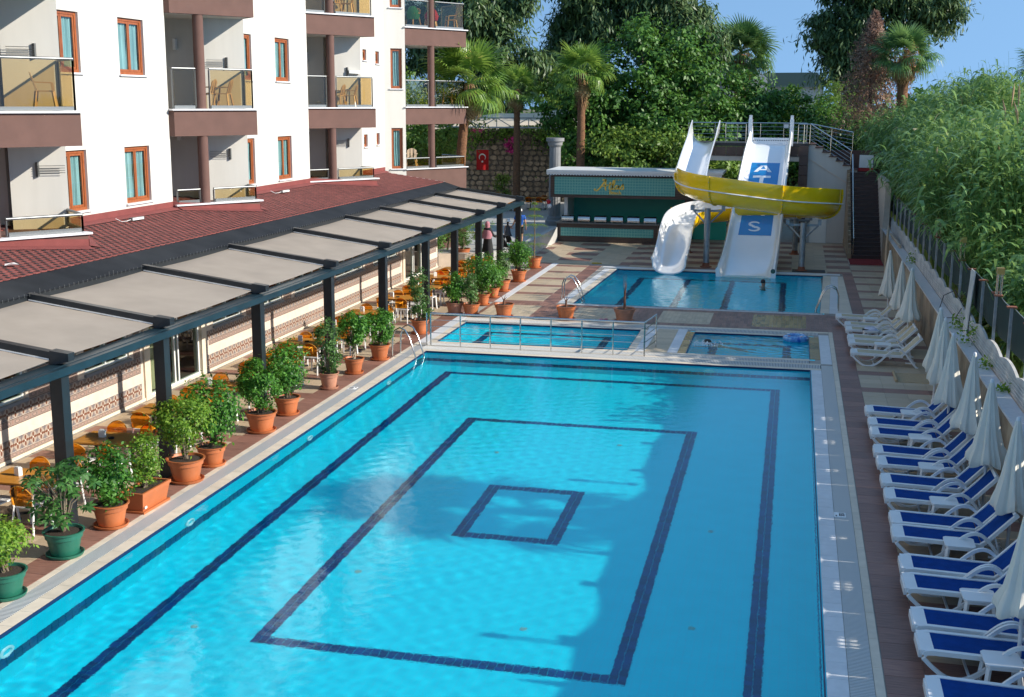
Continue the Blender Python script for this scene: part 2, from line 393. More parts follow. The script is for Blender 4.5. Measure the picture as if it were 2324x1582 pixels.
# right of the slide pool
T += row(2.21, 2.62, 43.1, 54.6, .41, .5, lambda i, j, x, y: m_brown)
T += row(2.62, 4.14, 43.1, 60.0, .5, .505, lambda i, j, x, y: m_brown if (y-45.2) % 2.04 < .5 else m_cream)
# around bar and slides: patchwork of brown and cream
def patch(i, j, x, y):
    return m_brown if (int((x+20)/1.55) + int(y/1.02)*2) % 4 in (0,) or int((x+20)/1.55+.5) % 5 == 0 and int(y/1.02) % 2 else m_cream
T += row(-12.0, -7.0, 55.0, 63.7, .5, .51, patch)
T += row(-7.0, 2.6, 54.6, 66.4, .5, .51, patch)
lay(deck_o, 'tile', T)
# copings: stone | grate | stone, along the edges
Cp = []
def cope_y(x0, x1, y0, y1, m=m_cope, L=.5): Cp.extend(row(x0, x1, y0, y1, x1-x0, L, lambda i, j, x, y: m))
def cope_x(x0, x1, y0, y1, m=m_cope, L=.5): Cp.extend(row(x0, x1, y0, y1, L, y1-y0, lambda i, j, x, y: m))
cope_y(-10.545, -10.305, 10.2, 34.2); cope_y(-10.96, -10.835, 10.2, 35.4)
cope_y(.705, .98, 10.2, 34.2, m_copeW); cope_y(1.295, 1.42, 10.2, 40.2, L=.9)
cope_x(-10.545, .98, 34.205, 34.44); cope_x(-10.545, .98, 34.92, 35.08)
cope_x(-10.6, .68, 35.45, 35.68); cope_y(-10.62, -10.41, 35.7, 39.16); cope_y(-10.95, -10.62, 35.4, 40.2, m_copeW, .9)
cope_y(-4.57, -4.35, 35.7, 39.2); cope_y(-4.35, -4.05, 35.7, 39.6, m_copeW, .9); cope_y(-4.05, -3.4, 35.7, 39.6, m_creamY, .13)
cope_y(-3.4, -3.1, 35.7, 39.6, m_copeW, .9); cope_y(-3.1, -2.86, 35.7, 39.2, m_yelY)
cope_y(.69, .98, 35.7, 39.2, m_yelY); cope_y(.98, 1.29, 35.1, 39.6, m_copeW, .9)
cope_x(-10.6, 1.29, 39.95, 40.19)
cope_x(-10.4, -4.58, 39.17, 39.4); cope_x(-2.85, .68, 39.22, 39.45)
cope_x(-7.9, 1.2, 43.52, 43.62, m_copeW)
for k in range(20):
    y0 = 43.9+k*.486; y1 = y0+.486; s = (y0-43.9)*.0257; s2 = (y0-43.9)*.0296
    Cp.append((-7.90+s, -7.63+s, y0, y1, 0, m_cope)); Cp.append((-8.18+s, -7.90+s, y0, y1, 0, m_copeW))
    Cp.append((1.11+s2, 1.42+s2, y0, y1, 0, m_cope)); Cp.append((1.42+s2, 1.72+s2, y0, y1, 0, m_copeW)); Cp.append((1.72+s2, 2.2, y0, y1, 0, m_cope))
cope_x(-7.3, 1.35, 53.66, 53.95, m_cope); cope_x(-8.1, 2.1, 53.96, 54.4, m_copeW)
coping = MB(); coping.box(-10.5, -10.45, 10.3, 34, -.2, -.012)
cop_o = coping.build('pool_coping', m_grout, kind='structure')
lay(cop_o, 'coping_stone', Cp, th=.012, gap=.006)
# gutters with grates (slats are finer than can be told apart along most of their length)
def grate(x0, x1, y0, y1, along, label):
    t = MB(); t.box(x0, x1, y0, y1, ZB-.0, -.006); o = t.build('drain_grate', m_gut, kind='structure')
    s = MB(); L = (y1-y0) if along == 'y' else (x1-x0); p = .042; n = int(L/p)
    for k in range(n):
        a = k*p+.004
        if along == 'y': s.box(x0, x1, y0+a, y0+a+.021, -.006, .002)
        else: s.box(x0+a, x0+a+.021, y0, y1, -.006, .002)
    s.build('slat', m_grate, o, kind='stuff'); return o
grate(-10.83, -10.55, 10.3, 34.9, 'y', ''); grate(.985, 1.29, 10.3, 34.9, 'y', '')
grate(-10.545, .98, 34.445, 34.915, 'x', ''); grate(-10.6, .68, 35.085, 35.445, 'x', '')
grate(-10.6, 1.0, 39.46, 39.94, 'x', ''); grate(-7.9, 1.2, 43.625, 43.85, 'x', '')
# navy rim of the pools
for bo, P in ((basin_main, MAIN), (basin_kid, KID), (basin_spa, SPA), (basin_upp, UPP)):
    r = MB(); cx = sum(p[0] for p in P)/4; cy_ = sum(p[1] for p in P)/4
    for i in range(4):
        a, b = Vector(P[i]), Vector(P[(i+1) % 4]); d = (b-a).normalized(); nn = Vector((-d.y, d.x))
        q = [a-nn*.012, b-nn*.012, b+nn*.006, a+nn*.006]
        r.prism([tuple(v) for v in q], -.075, -.001-.0005*i)
    r.build('rim_trim', mat('dark_navy_rim', (.004, .016, .07), .4), bo)
# navy mosaic lines on the floor (0.125 m tiles, two abreast) and the band round the wall
def line_rect(x0, x1, y0, y1, s=.125):
    t = []; w2 = 2*s
    nx = round((x1-x0)/s); ny = round((y1-y0)/s); ax = (x1-x0)/nx; ay = (y1-y0)/ny
    for i in range(nx):
        for k in (0, 1, ny-2, ny-1): t.append((x0+i*ax, x0+(i+1)*ax, y0+k*ay, y0+(k+1)*ay))
    for j in range(2, ny-2):
        for k in (0, 1, nx-2, nx-1): t.append((x0+k*ax, x0+(k+1)*ax, y0+j*ay, y0+(j+1)*ay))
    return t
zf = -1.6
lt = [(*q, zf+.008, m_navy) for R_ in ((-9.5, -.1, 11.15, 33.45), (-7.58, -1.95, 15.9, 28.72), (-5.82, -3.82, 20.78, 23.78)) for q in line_rect(*R_)]
lay(basin_main, 'mosaic_tile', lt, th=.008, gap=.008)
band_ = MB(); s = .18
for z in (-1.12, -.94):
    y = 10.4
    while y < 34.15:
        for x, sg in ((-10.3, 1), (.68, -1)):
            xa, xb = sorted((x, x+sg*.008)); band_.box(xa, xb, y+.004, y+s-.004, z+.004, z+s-.004)
        y += s
    x = -10.29
    while x < .6:
        for y_, sg in ((34.2, -1), (10.4, 1)):
            ya, yb = sorted((y_, y_+sg*.008)); band_.box(x+.004, x+s-.004, ya, yb, z+.004, z+s-.004)
        x += s
band_.build('mosaic_tile', m_navy, basin_main, kind='stuff')
for bo, z, recs in ((basin_kid, -.6, [(-9.5, -5.4, 36.4, 38.5)]), (basin_spa, -.85, [(-2.3, .15, 36.2, 38.7)]), (basin_upp, -1.2, [(-6.3, -.1, 44.8, 52.8), (-4.3, -2.2, 44.8, 52.8)])):
    q = MB()
    for r_ in recs:
        for t in line_rect(*r_): q.box(t[0]+.003, t[1]-.003, t[2]+.003, t[3]-.003, z, z+.008)
    q.build('mosaic_tile', m_navy, bo, kind='stuff')
# floor inlets and wall lights, water line marks
m_lens = mat('pool_light_ring', (.75, .85, .82), .3)
m_chrome = mat('stainless_steel', (.62, .62, .60), .22, metal=1, namt=.1)
for k, (x, y) in enumerate(((-10.3, 14.0), (-10.3, 19.4), (-10.3, 25.1), (-10.3, 30.7))):
    a = MB(); prof = [(.10, 0), (.155, 0), (.165, .012), (.155, .03), (.11, .035), (.10, .02)]
    n = 20; vs = []; fs = []
    for i, (r, h) in enumerate(prof):
        for q in range(n): an = 2*math.pi*q/n; vs.append((x+h, y+r*math.cos(an), -.62+r*math.sin(an)))
    for i in range(len(prof)):
        for q in range(n): i2 = (i+1) % len(prof); q2 = (q+1) % n; fs.append((i*n+q, i*n+q2, i2*n+q2, i2*n+q))
    o = a.add(vs, fs).build('pool_light', m_lens, smooth=True)
    tag(o, 'round white underwater light ring in the long pool wall, %s one from the green pots' % ORD[k], 'pool light', 'underwater lights of the main pool')
for k, x in enumerate((-7.9, -2.05)):
    a = MB(); a.lathe([(.10, 0), (.155, 0), (.165, .012), (.155, .03), (.11, .035), (.10, .02)], 20)
    a.v = [(x+p[0], 34.2-p[2], -.62+p[1]) for p in a.v]
    tag(a.build('pool_light', m_lens, smooth=True), 'round light ring in the short pool wall below the %s' % ('handrail of the children\'s pool', 'spa pool')[k], 'pool light', 'underwater lights of the main pool')
m_dim = mat('inlet_plastic', (.25, .42, .38), .5)
ii = 0
for x, y in ((-3.6, 27.2), (-3.7, 17.3), (-3.6, 14.6), (-1.2, 22.1), (-1.2, 17.9), (-6.9, 18.8), (-8.6, 16.2), (-6.2, 26)):
    a = MB(); a.lathe([(.055, 0), (.055, .008), (.03, .012), (0, .012)], 12, (x, y, zf)); a.build('floor_inlet', m_dim, basin_main)
for o_ in (basin_main, basin_kid, basin_spa, basin_upp):
    o_.cycles.is_caustics_receiver = True
    for c_ in o_.children: c_.cycles.is_caustics_receiver = True
for o_ in list(bpy.data.objects):
    if o_.name.startswith('pool_light'): o_.cycles.is_caustics_receiver = True
# depth marks: text tiles
m_sign = mat('white_sign', (.82, .82, .80), .5); m_black = mat('black_paint', (.012, .012, .014), .5)
def text_obj(body, size, m, parent, mat4, name='lettering', extrude=.0015, shear=0, bold=.0):
    c = bpy.data.curves.new('t', 'FONT'); c.body = body; c.size = size; c.align_x = 'CENTER'; c.align_y = 'CENTER'; c.extrude = extrude; c.shear = shear; c.offset = bold
    o = bpy.data.objects.new('t', c); COL.objects.link(o); dg = bpy.context.evaluated_depsgraph_get()
    me = bpy.data.meshes.new_from_object(o.evaluated_get(dg)); bpy.data.objects.remove(o); bpy.data.curves.remove(c)
    me.transform(mat4); me.materials.clear(); me.materials.append(m)
    x = bpy.data.objects.new(name, me); COL.objects.link(x); x.parent = parent; return x
for (x, y, lb, rz) in ((1.08, 21.8, 'white depth mark reading 155 cm on the grate beside the blue loungers', -90), (-10.72, 29.1, 'white depth mark reading 155 cm on the grate beside the potted plants', 90)):
    a = MB(); a.box(-.13, .13, -.1, .1, 0, .006)
    t = thing('depth_mark', lb, 'depth mark', (x, y, .002), R(rz)); o = a.build('plate', m_sign, t)
    text_obj('155', .13, m_black, t, Matrix.Translation((-.02, .025, .0085)), bold=.003); text_obj('cm', .06, m_black, t, Matrix.Translation((.06, -.06, .0085)))
# ================================================================ hotel building
m_bplas = mat('brown_plaster', (.135, .070, .055), .85, namt=.16, nscale=2.2, bump=.25, bscale=45)
m_marble = mat('white_marble_ledge', (.70, .70, .72), .35, namt=.12, nscale=9)
m_orange = mat('varnished_wood', (.34, .105, .035), .35, rgb2=(.24, .065, .02), nscale=3, stretch=(8, 8, 1.5), var=.1)
m_dwood = mat('dark_reveal', (.10, .05, .04), .7)
m_curt = mat('turquoise_curtain', (.26, .42, .42), .8, var=.12, namt=.15, nscale=2)
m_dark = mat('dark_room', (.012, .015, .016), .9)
m_pane = glassmat('window_glass', (.86, .93, .93), 1.1)
m_bronze = glassmat('bronze_glass', (.86, .78, .60), 1.2)
m_alu = mat('grey_aluminium', (.20, .21, .21), .35, metal=.7)
m_beige = mat('beige_plastic', (.50, .38, .26), .45)
m_wplas = mat('white_plastic', (.78, .78, .76), .35, namt=.04)
hotel = thing('hotel_building', 'white plastered hotel with brown balcony fascias and round columns above the red shingle roof', 'building', (-17.8, 28, 0), absolute=True)
def wall(mb, p0, p1, z0, z1, holes=(), t=.22):
    """vertical wall face from p0 to p1 (outside on the right-hand side looking p0->p1), with rectangular holes (s0,s1,z0,z1) and reveals"""
    p0 = Vector((*p0, 0)); p1 = Vector((*p1, 0)); L = (p1-p0).length; d = (p1-p0)/L; n = Vector((d.y, -d.x, 0))
    P = lambda s, z, q=0: tuple(p0+d*s-n*q+Vector((0, 0, z)))
    ss = sorted({0, L, *[h[0] for h in holes], *[h[1] for h in holes]}); zs = sorted({z0, z1, *[h[2] for h in holes], *[h[3] for h in holes]})
    for a, b in zip(ss, ss[1:]):
        for c, e in zip(zs, zs[1:]):
            if any(h[0] <= (a+b)/2 <= h[1] and h[2] <= (c+e)/2 <= h[3] for h in holes): continue
            mb.add([P(a, c), P(b, c), P(b, e), P(a, e)], [(0, 1, 2, 3)])
    for a, b, c, e in holes:
        for q in ([(a, c), (a, e)], [(a, e), (b, e)], [(b, e), (b, c)], [(b, c), (a, c)]):
            (s_, z_), (s2, z2) = q; mb.add([P(s_, z_), P(s2, z2), P(s2, z2, t), P(s_, z_, t)], [(0, 1, 2, 3)])
    return P
def window(parent, P, a, b, c, e, leaf=2, curtain=True, sill=True, tilt=0):
    """wooden window filling the hole; P(s,z,q) from wall()"""
    fr = MB()
    def fb(s0, s1, z0, z1, q0, q1, mb):
        vs = [P(s, z, q) for s in (s0, s1) for z in (z0, z1) for q in (q0, q1)]
        mb.add(vs, [(0, 1, 3, 2), (4, 6, 7, 5), (0, 4, 5, 1), (2, 3, 7, 6), (0, 2, 6, 4), (1, 5, 7, 3)])
    w = .08 if b-a > .7 else .05
    for x in ((a, a+w, c, e), (b-w, b, c, e), (a+w, b-w, c, c+w), (a+w, b-w, e-w, e)): fb(*x, .07, .13, fr)
    win = fr.build('window', m_orange, parent)
    n = leaf; W_ = (b-a-2*w)/n
    for k in range(n):
        s0 = a+w+k*W_+.004; s1 = s0+W_-.008; f = MB(); u = .062
        for x in ((s0, s0+u, c+w+.004, e-w-.004), (s1-u, s1, c+w+.004, e-w-.004), (s0+u, s1-u, c+w+.004, c+w+u), (s0+u, s1-u, e-w-u, e-w-.004)): fb(*x, .085, .12, f)
        f.build('sash', m_orange, win)
        g_ = MB(); g_.add([P(s0+u, c+w+u, .1), P(s1-u, c+w+u, .1), P(s1-u, e-w-u, .1), P(s0+u, e-w-u, .1)], [(0, 1, 2, 3)]); g_.build('pane', m_pane, win)
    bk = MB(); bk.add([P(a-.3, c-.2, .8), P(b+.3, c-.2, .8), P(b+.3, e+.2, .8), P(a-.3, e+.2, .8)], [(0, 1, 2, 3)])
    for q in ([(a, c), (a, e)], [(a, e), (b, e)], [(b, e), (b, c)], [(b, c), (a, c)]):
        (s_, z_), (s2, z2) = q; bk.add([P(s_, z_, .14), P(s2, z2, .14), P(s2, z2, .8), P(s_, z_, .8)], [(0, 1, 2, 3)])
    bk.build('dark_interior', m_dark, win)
    if curtain:
        for k in range(leaf):
            s0 = a+w+.02+k*(b-a-w)/leaf; s1 = s0+(b-a)/leaf*(.80 if leaf > 1 else .95); cu = MB(); nn = 22; vs = []
            for i in range(nn+1):
                t = i/nn; s_ = s0+(s1-s0)*t; q = .175+.03*math.sin(t*26+k)+.012*math.sin(t*61)
                sw = .12*(1-abs(2*t-1))
                vs += [P(s_+.03*math.sin(k*3+1), c+.06, q), P(s_, (c+e)/2, q+.01*math.sin(t*30)), P(s_*.96+.04*(s0+s1)/2, e-.05, q)]
            cu.add(vs, [(i*3+j, (i+1)*3+j, (i+1)*3+j+1, i*3+j+1) for i in range(nn) for j in (0, 1)])
            cu.build('curtain', m_curt, win, smooth=True)
    if sill:
        s_ = MB(); fb(a-.07, b+.07, c-.045, c-.004, -.07, .06, s_); s_.build('sill', m_marble, win)
    return win
# --- plan of the facade: corners going away along +Y, outside to the right (+X)
ZT = 14.2; ZLO = 3.4
body = MB()
wins = []
U = Vector((.535, .845)); E_ = {1: (-17.03, 26.87), 2: (-16.68, 36.33), 3: (-16.88, 47.48)}
FR = {1: (-15.87, 25.73), 2: (-16.04, 35.68), 3: (-16.18, 47.17)}
FL = {1: (-17.53, 23.1), 2: (-17.54, 33.30), 3: (-17.91, 44.46)}
facX = {0: -17.6, 1: -17.72, 2: -17.9, 3: -17.85}
facEnd = {0: 23.1, 1: 33.32, 2: 44.44, 3: 53.2}
WZ = ((4.40, 5.93), (7.85, 9.34), (11.3, 12.8))
def facade(k, y0, spec):
    x = facX[k]; y1 = facEnd[k]; holes = [(a-y0, b-y0, c, e) for a, b, c, e, *_ in spec]
    P = wall(body, (x, y0), (x, y1), ZLO, ZT, holes)
    for (a, b, c, e, lf), h in zip(spec, holes): wins.append((P, *h, lf))
facade(0, 12, [])
facade(1, 27.3, [(27.52, 28.88, z0, z1, 2) for z0, z1 in WZ]+[(30.76, 32.1, z0, z1, 2) for z0, z1 in WZ])
facade(2, 36.9, [(38.2, 39.55, z0, z1, 2) for z0, z1 in WZ]+[(41.5, 42.75, z0, z1, 2) for z0, z1 in WZ])
facade(3, 48.2, [(50.46, 50.95, 8.85, 9.3, 1), (50.46, 50.93, 5.26, 5.78, 1), (52.1, 52.6, 8.76, 9.28, 1), (52.1, 52.52, 5.3, 5.8, 1)])
for k in (1, 2, 3):
    ex, ey = E_[k]; fx = facX[k]; px_ = facX[k-1]; pe = facEnd[k-1]
    nx = {1: 27.3, 2: 36.9, 3: 48.2}[k]
    kx, ky = ex-1.28*.84, ey-1.28*.55           # left end of the lit side wall
    jx, jy = ex-1.42, ey-.33                     # jamb
    wall(body, (px_, pe), (jx-2.0, pe+.02), ZLO, ZT)
    wall(body, (jx-2.0, pe+.02), (jx-2.0, jy-.12), ZLO, ZT)
    wall(body, (jx-2.0, jy-.12), (jx, jy), ZLO, ZT)
    wall(body, (jx, jy), (jx+.02, jy+.32), ZLO, ZT)
    wall(body, (jx+.02, jy+.32), (kx, jy+.32), ZLO, ZT)
    wall(body, (kx, jy+.32), (kx, ky), ZLO, ZT)
    wall(body, (kx, ky), (ex, ey), ZLO, ZT)
    wall(body, (ex, ey), (fx, nx), ZLO, ZT)
# end facet with the turquoise windows, turned towards the pool
dspec = [(.32, .86, z0, z1) for z0, z1 in ((4.2, 6.0), (7.72, 9.45), (11.2, 12.9))]
Pd = wall(body, (-17.85, 53.2), (-17.05, 53.8), 2.5, ZT, dspec)
for h in dspec: wins.append((Pd, *h, 1))
wall(body, (-17.05, 53.8), (-18.7, 58.5), 0, ZT); wall(body, (-18.7, 58.5), (-34, 58.5), 0, ZT); wall(body, (-34, 58.5), (-34, 12), 0, ZT); wall(body, (-34, 12), (-17.6, 12), 0, ZT)
body.add([(-34, 12, ZT), (-17.75, 12, ZT), (-17.05, 53.8, ZT), (-18.7, 58.5, ZT), (-34, 58.5, ZT)], [(0, 1, 2, 3, 4)])
body.build('wall', m_white, hotel)
for P, a, b, c, e, lf in wins: window(hotel, P, a, b, c, e, lf, sill=True, curtain=(b-a) > .5)
# --- balconies
def V2(a, b, t=1): return (a[0]+b[0]*t, a[1]+b[1]*t)
def rail_panel(par, a, b, z0, z1, post=True):
    """bronze glass with aluminium shoe and round handrail"""
    gl = MB(); gl.bar((*a, (z0+z1)/2), (*b, (z0+z1)/2), .012, z1-z0, over=-.05); gl.build('glass_panel', m_bronze, par)
    sh = MB(); sh.bar((*a, z0-.045), (*b, z0-.045), .05, .09, over=-.04)
    for q in (a, b): sh.bar((*q, z0-.08), (*q, z1), .035, .035, up=(1, 0, 0))
    sh.build('glass_shoe', m_alu, par)
    hr = MB(); hr.tube([(*a, z1+.035), (*b, z1+.035)], .032, 10); hr.build('handrail', m_alu, par, smooth=True)
floors = {1: (4.18, 6.93, 10.40), 2: (4.18, 6.93, 10.40), 3: (4.18, 6.93, 10.40)}
for k in (1, 2, 3):
    fl, fr, e = FL[k], FR[k], E_[k]
    d = Vector((fr[0]-fl[0], fr[1]-fl[1])).normalized(); n = Vector((d.y, -d.x))
    back = [(e[0]-.15, e[1]+.1), (e[0]-3.3, e[1]-.6), (fl[0]-2.2, fl[1]+.12)]
    for zi, z in enumerate(floors[k]):
        low = zi == 0
        f = MB(); poly = [fl, fr, e]+back
        # fascia + slab
        f.prism(poly, z-(.78 if not low else .55), z-.045)
        s = f.build('balcony', [m_bplas], hotel)
        if not low:   # white underside, a few mm below
            u_ = MB(); ins = [V2(fl, (-.12, .06)), V2(fr, (-.16, -.02)), V2(e, (-.1, -.06))]+back
            u_.prism(ins, z-.786, z-.782); u_.build('ceiling', m_white, s)
        lg = MB(); a = V2(V2(fl, n, .07), d, -.05); b = V2(V2(fr, n, .07), d, .14)
        c_ = V2(fr, n, -.22); c_ = V2(c_, d, .12)
        lg.bar((*V2(fl, n, -.08), z-.02), (*V2(fr, n, -.08), z-.02), .32, .045, over=.08); lg.build('ledge', m_marble, s)
        top = z+1.12 if not low else z+.37
        col = V2(V2(fl, d, 1.03), n, -.10)
        a = V2(fl, n, -.14); b = V2(fr, n, -.14); a = V2(a, d, .06); b = V2(b, d, -.05)
        c1 = V2(a, d, .76 if k < 3 else .9); c2 = V2(a, d, 1.22 if k < 3 else 1.36)
        rail_panel(s, a, c1, z+.10, top); rail_panel(s, c2, b, z+.10, top)
        e2 = V2(e, (-.02, -.05)); rail_panel(s, b, e2, z+.10, top)
    cc = V2(V2(fl, d, 1.0 if k < 3 else 1.2), n, -.17); cm_ = MB(); cm_.lathe([(.155, 3.6), (.155, 13.6)], 24, (cc[0], cc[1], 0)); cm_.build('column', m_bplas, hotel, smooth=True)
    # lamp, drying rack on the walls of each storey
    ex, ey = E_[k]; kx, ky = ex-1.42, ey-.33
    for z in (4.2, 6.95, 10.4):
        lm = MB(); lm.box(kx-.72, kx-.62, ky-.16, ky-.05, z+1.75, z+2.08); lm.build('wall_lamp', m_wplas, hotel, smooth=20)
        wd = Vector((ex-(ex-1.075), ey-(ey-.704))).normalized(); wn_ = Vector((wd.y, -wd.x))
        q = V2(e, wd, -.55 if k != 1 or z > 5 else -.66); q2 = V2(q, wn_, .09); qb = V2(q, wn_, .035)
        rk = MB(); rk.bar((*qb, z+1.18), (*qb, z+1.52), .07, .06, up=(1, 0, 0))
        sg = -1 if not (k == 1 and z < 5) else 1
        if not (k == 3 and 6 < z < 8):
            for i in range(4): h = z+1.27+i*.055; rk.tube([(*q2, h), (*V2(q2, wd, .62*sg), h)], .008, 6)
        rk.build('drying_rack', m_alu, hotel)
        if k == 3 and 6 < z < 8:
            ac = MB(); q0 = V2(q2, wd, .05); ac.bar((*V2(q0, (0, 0)), z+1.36), (*V2(q0, wd, .46), z+1.33), .10, .14); ac.build('rolled_awning_box', m_wplas, hotel)
# corner terrace at the far end
L4 = (-17.05, 53.8); R4 = (-15.08, 56.9); d4 = Vector((R4[0]-L4[0], R4[1]-L4[1])).normalized(); n4 = Vector((d4.y, -d4.x))
B4 = V2(R4, (-1.7, 1.7)); C4 = V2(L4, (-1.2, 3.4))
for z, dz in ((4.18, 4.2), (6.93, .78), (10.40, .78), (13.9, .78)):
    f = MB(); f.prism([L4, R4, B4, C4], z-dz, z-.045); s = f.build('balcony', m_bplas, hotel)
    lg = MB(); lg.bar((*V2(L4, n4, -.06), z-.02), (*V2(R4, n4, -.06), z-.02), .3, .045, over=.06); lg.build('ledge', m_marble, s)
    if dz < 1:
        u_ = MB(); u_.prism([V2(L4, (-.05, .1)), V2(R4, (-.15, .02)), V2(B4, (0, -.15)), C4], z-dz-.006, z-dz-.002); u_.build('ceiling', m_white, s)
    if z < 13:
        top = z+1.12 if z > 5 else z+.42
        a = V2(L4, n4, -.1); b = V2(V2(R4, n4, -.1), d4, -.06); rail_panel(s, V2(a, d4, .08), V2(a, d4, 1.45), z+.1, top); rail_panel(s, V2(a, d4, 1.85), b, z+.1, top)
        rail_panel(s, b, V2(B4, (.06, -.06)), z+.1, top)
cc = V2(V2(L4, d4, 1.65), n4, -.16); cm_ = MB(); cm_.lathe([(.155, .0), (.155, 13.2)], 24, (cc[0], cc[1], 0)); cm_.build('column', m_bplas, hotel, smooth=True)
# ================================================================ restaurant annex: wall, tiles, doors, roof
annex = thing('restaurant_annex', 'low poolside restaurant wing with patterned tile wall and a red shingle roof', 'building', (-15.2, 30, 0), absolute=True)
WX = -15.16; Y0, Y1 = 12.0, 52.2
wspec = [(18.6, 21.9), (24.1, 26.0), (30.4, 32.2), (33.2, 35.1), (36.1, 38.55), (39.75, 42.5), (43.65, 46.5)]
doors = [(26.95, 29.62), (47.45, 49.9)]
aw = MB(); holes = [(a-Y0, b-Y0, 1.19, 2.35) for a, b in wspec]+[(a-Y0, b-Y0, .04, 2.5) for a, b in doors]
Pa = wall(aw, (WX, Y0), (WX, Y1), -.02, 3.2, holes, t=.2)
wall(aw, (WX, Y1), (-17.3, Y1+.35), -.02, 3.3); wall(aw, (-17.3, 12), (WX, 12), 0, 3.2)
m_wallc = mat('cream_wall_stone', (.66, .56, .46), .6, namt=.12, nscale=5, bump=.1)
aw.build('wall', m_wallc, annex)
sk = MB(); sk.box(WX, WX+.03, Y0, 26.7, 0, .07); sk.box(WX, WX+.03, 29.9, 47.2, 0, .07); sk.box(WX, WX+.03, 50.1, Y1, 0, .07)
for y in (26.62, 29.62, 47.12, 49.92): sk.box(WX, WX+.05, y, y+.27, 0, 2.7)
sk.build('skirting', m_cope, annex)
# patterned wall tiles: flat print on real tiles
def uvtile(name, kind):
    m, nt, b = nodes(name); L = nt.links.new; N = nt.nodes.new; b.inputs['Roughness'].default_value = .4
    def mth(op, a, c=None):
        x = N('ShaderNodeMath'); x.operation = op
        for i, q in enumerate((a, c)):
            if q is None: continue
            if hasattr(q, 'links'): L(q, x.inputs[i])
            else: x.inputs[i].default_value = q
        return x.outputs[0]
    tc = N('ShaderNodeUVMap'); sp_ = N('ShaderNodeSeparateXYZ'); L(tc.outputs[0], sp_.inputs[0])
    u = mth('SUBTRACT', sp_.outputs[0], .5); v = mth('SUBTRACT', sp_.outputs[1], .5)
    au = mth('ABSOLUTE', u); av = mth('ABSOLUTE', v)
    def ell(cx, cy_, rx, ry):
        return mth('ADD', mth('POWER', mth('DIVIDE', mth('SUBTRACT', au, cx), rx), 2), mth('POWER', mth('DIVIDE', mth('SUBTRACT', av, cy_), ry), 2))
    def step(x, t=1.0): return mth('LESS_THAN', x, t)
    def mix(fac, a, c):
        x = N('ShaderNodeMix'); x.data_type = 'RGBA'; L(fac, x.inputs[0])
        for i, q in ((6, a), (7, c)):
            if isinstance(q, tuple): x.inputs[i].default_value = (*q, 1)
            else: L(q, x.inputs[i])
        return x.outputs[2]
    cr = (.36, .30, .25); br = (.16, .06, .035); gr = (.17, .16, .17); dk = (.13, .09, .075)
    if kind == 'flower':
        c = mix(step(mth('ADD', au, av), .62), (.21, .17, .16), cr)
        c = mix(step(ell(.5, .5, .16, .16)), c, gr)
        pv = step(ell(0, .24, .11, .18)); ph = step(ell(.25, 0, .17, .10)); c = mix(pv, c, br); c = mix(ph, c, br)
        c = mix(step(ell(0, 0, .05, .05)), c, (.75, .65, .55))
        c = mix(step(ell(.5, 0, .08, .12)), c, br)
    else:
        c = mix(mth('GREATER_THAN', av, .40), (.27, .20, .17), dk)
        r = ell(0, 0, .26, .26); c = mix(step(r), c, dk); c = mix(step(ell(0, 0, .2, .19)), c, (.36, .27, .23)); c = mix(step(ell(0, 0, .10, .10)), c, (.35, .22, .18))
        c = mix(step(mth('ADD', ell(.5, 0, .09, .30), 0), 1.0), c, (.34, .22, .18))
    L(c, b.inputs['Base Color']); return m
m_flow = uvtile('flower_tile_print', 'flower'); m_oval = uvtile('chain_tile_print', 'oval')
def wtile_mesh(w, h, m):
    me = bpy.data.meshes.new('wall_tile'); me.from_pydata([(0, 0, 0), (0, w, 0), (0, w, h), (0, 0, h), (-.008, 0, 0), (-.008, w, 0), (-.008, w, h), (-.008, 0, h)], [],
        [(0, 1, 2, 3), (0, 4, 5, 1), (1, 5, 6, 2), (2, 6, 7, 3), (3, 7, 4, 0)]); me.materials.append(m)
    uv = me.uv_layers.new(name='UVMap'); co = [(0, 0), (1, 0), (1, 1), (0, 1)]
    for li, l in enumerate(me.loops): uv.data[li].uv = co[li % 4] if li < 4 else (.02, .02)
    return me
def wall_tiles(z0, z1, w, m, blocked, single):
    h = z1-z0-.004; me = wtile_mesh(w-.005, h, m); y = 13.0; vs = []; fs = []; n = 0; acc = []
    while y < Y1-w:
        if not any(a-w < y < b for a, b in blocked): acc.append(y)
        y += w
    acc.sort(key=lambda q: -px_size((WX, q, z0), .2))
    rest = MB()
    for i, y in enumerate(acc):
        if i < single and px_size((WX, y, z0), .2) > 0:
            o = bpy.data.objects.new('wall_tile', me); COL.objects.link(o); o.parent = annex; o.location = (WX+.010+15.2, y-30, z0)
        else: rest.add([(WX+.010, y, z0), (WX+.010, y+w-.005, z0), (WX+.010, y+w-.005, z0+h), (WX+.010, y, z0+h)], [(0, 1, 2, 3)])
    if rest.v:
        o = rest.build('wall_tile', m, annex, kind='stuff'); uv = o.data.uv_layers.new(name='UVMap')
        for li in range(len(o.data.loops)): uv.data[li].uv = ((0, 0), (1, 0), (1, 1), (0, 1))[li % 4]
dblk = [(a-.35, b+.3) for a, b in doors]; wblk = dblk+[(a-.02, b+.02) for a, b in wspec]
wall_tiles(.075, .175, .25, m_oval, dblk, 0); wall_tiles(.18, .46, .27, m_flow, dblk, 110); wall_tiles(.715, .86, .3, m_oval, dblk, 60); wall_tiles(.865, 1.115, .27, m_flow, dblk, 110)
wall_tiles(1.12, 1.31, .3, m_oval, wblk, 0); wall_tiles(1.315, 1.60, .27, m_flow, wblk, 0); wall_tiles(1.605, 1.75, .3, m_oval, wblk, 0); wall_tiles(1.9, 2.2, .27, m_flow, wblk, 0)
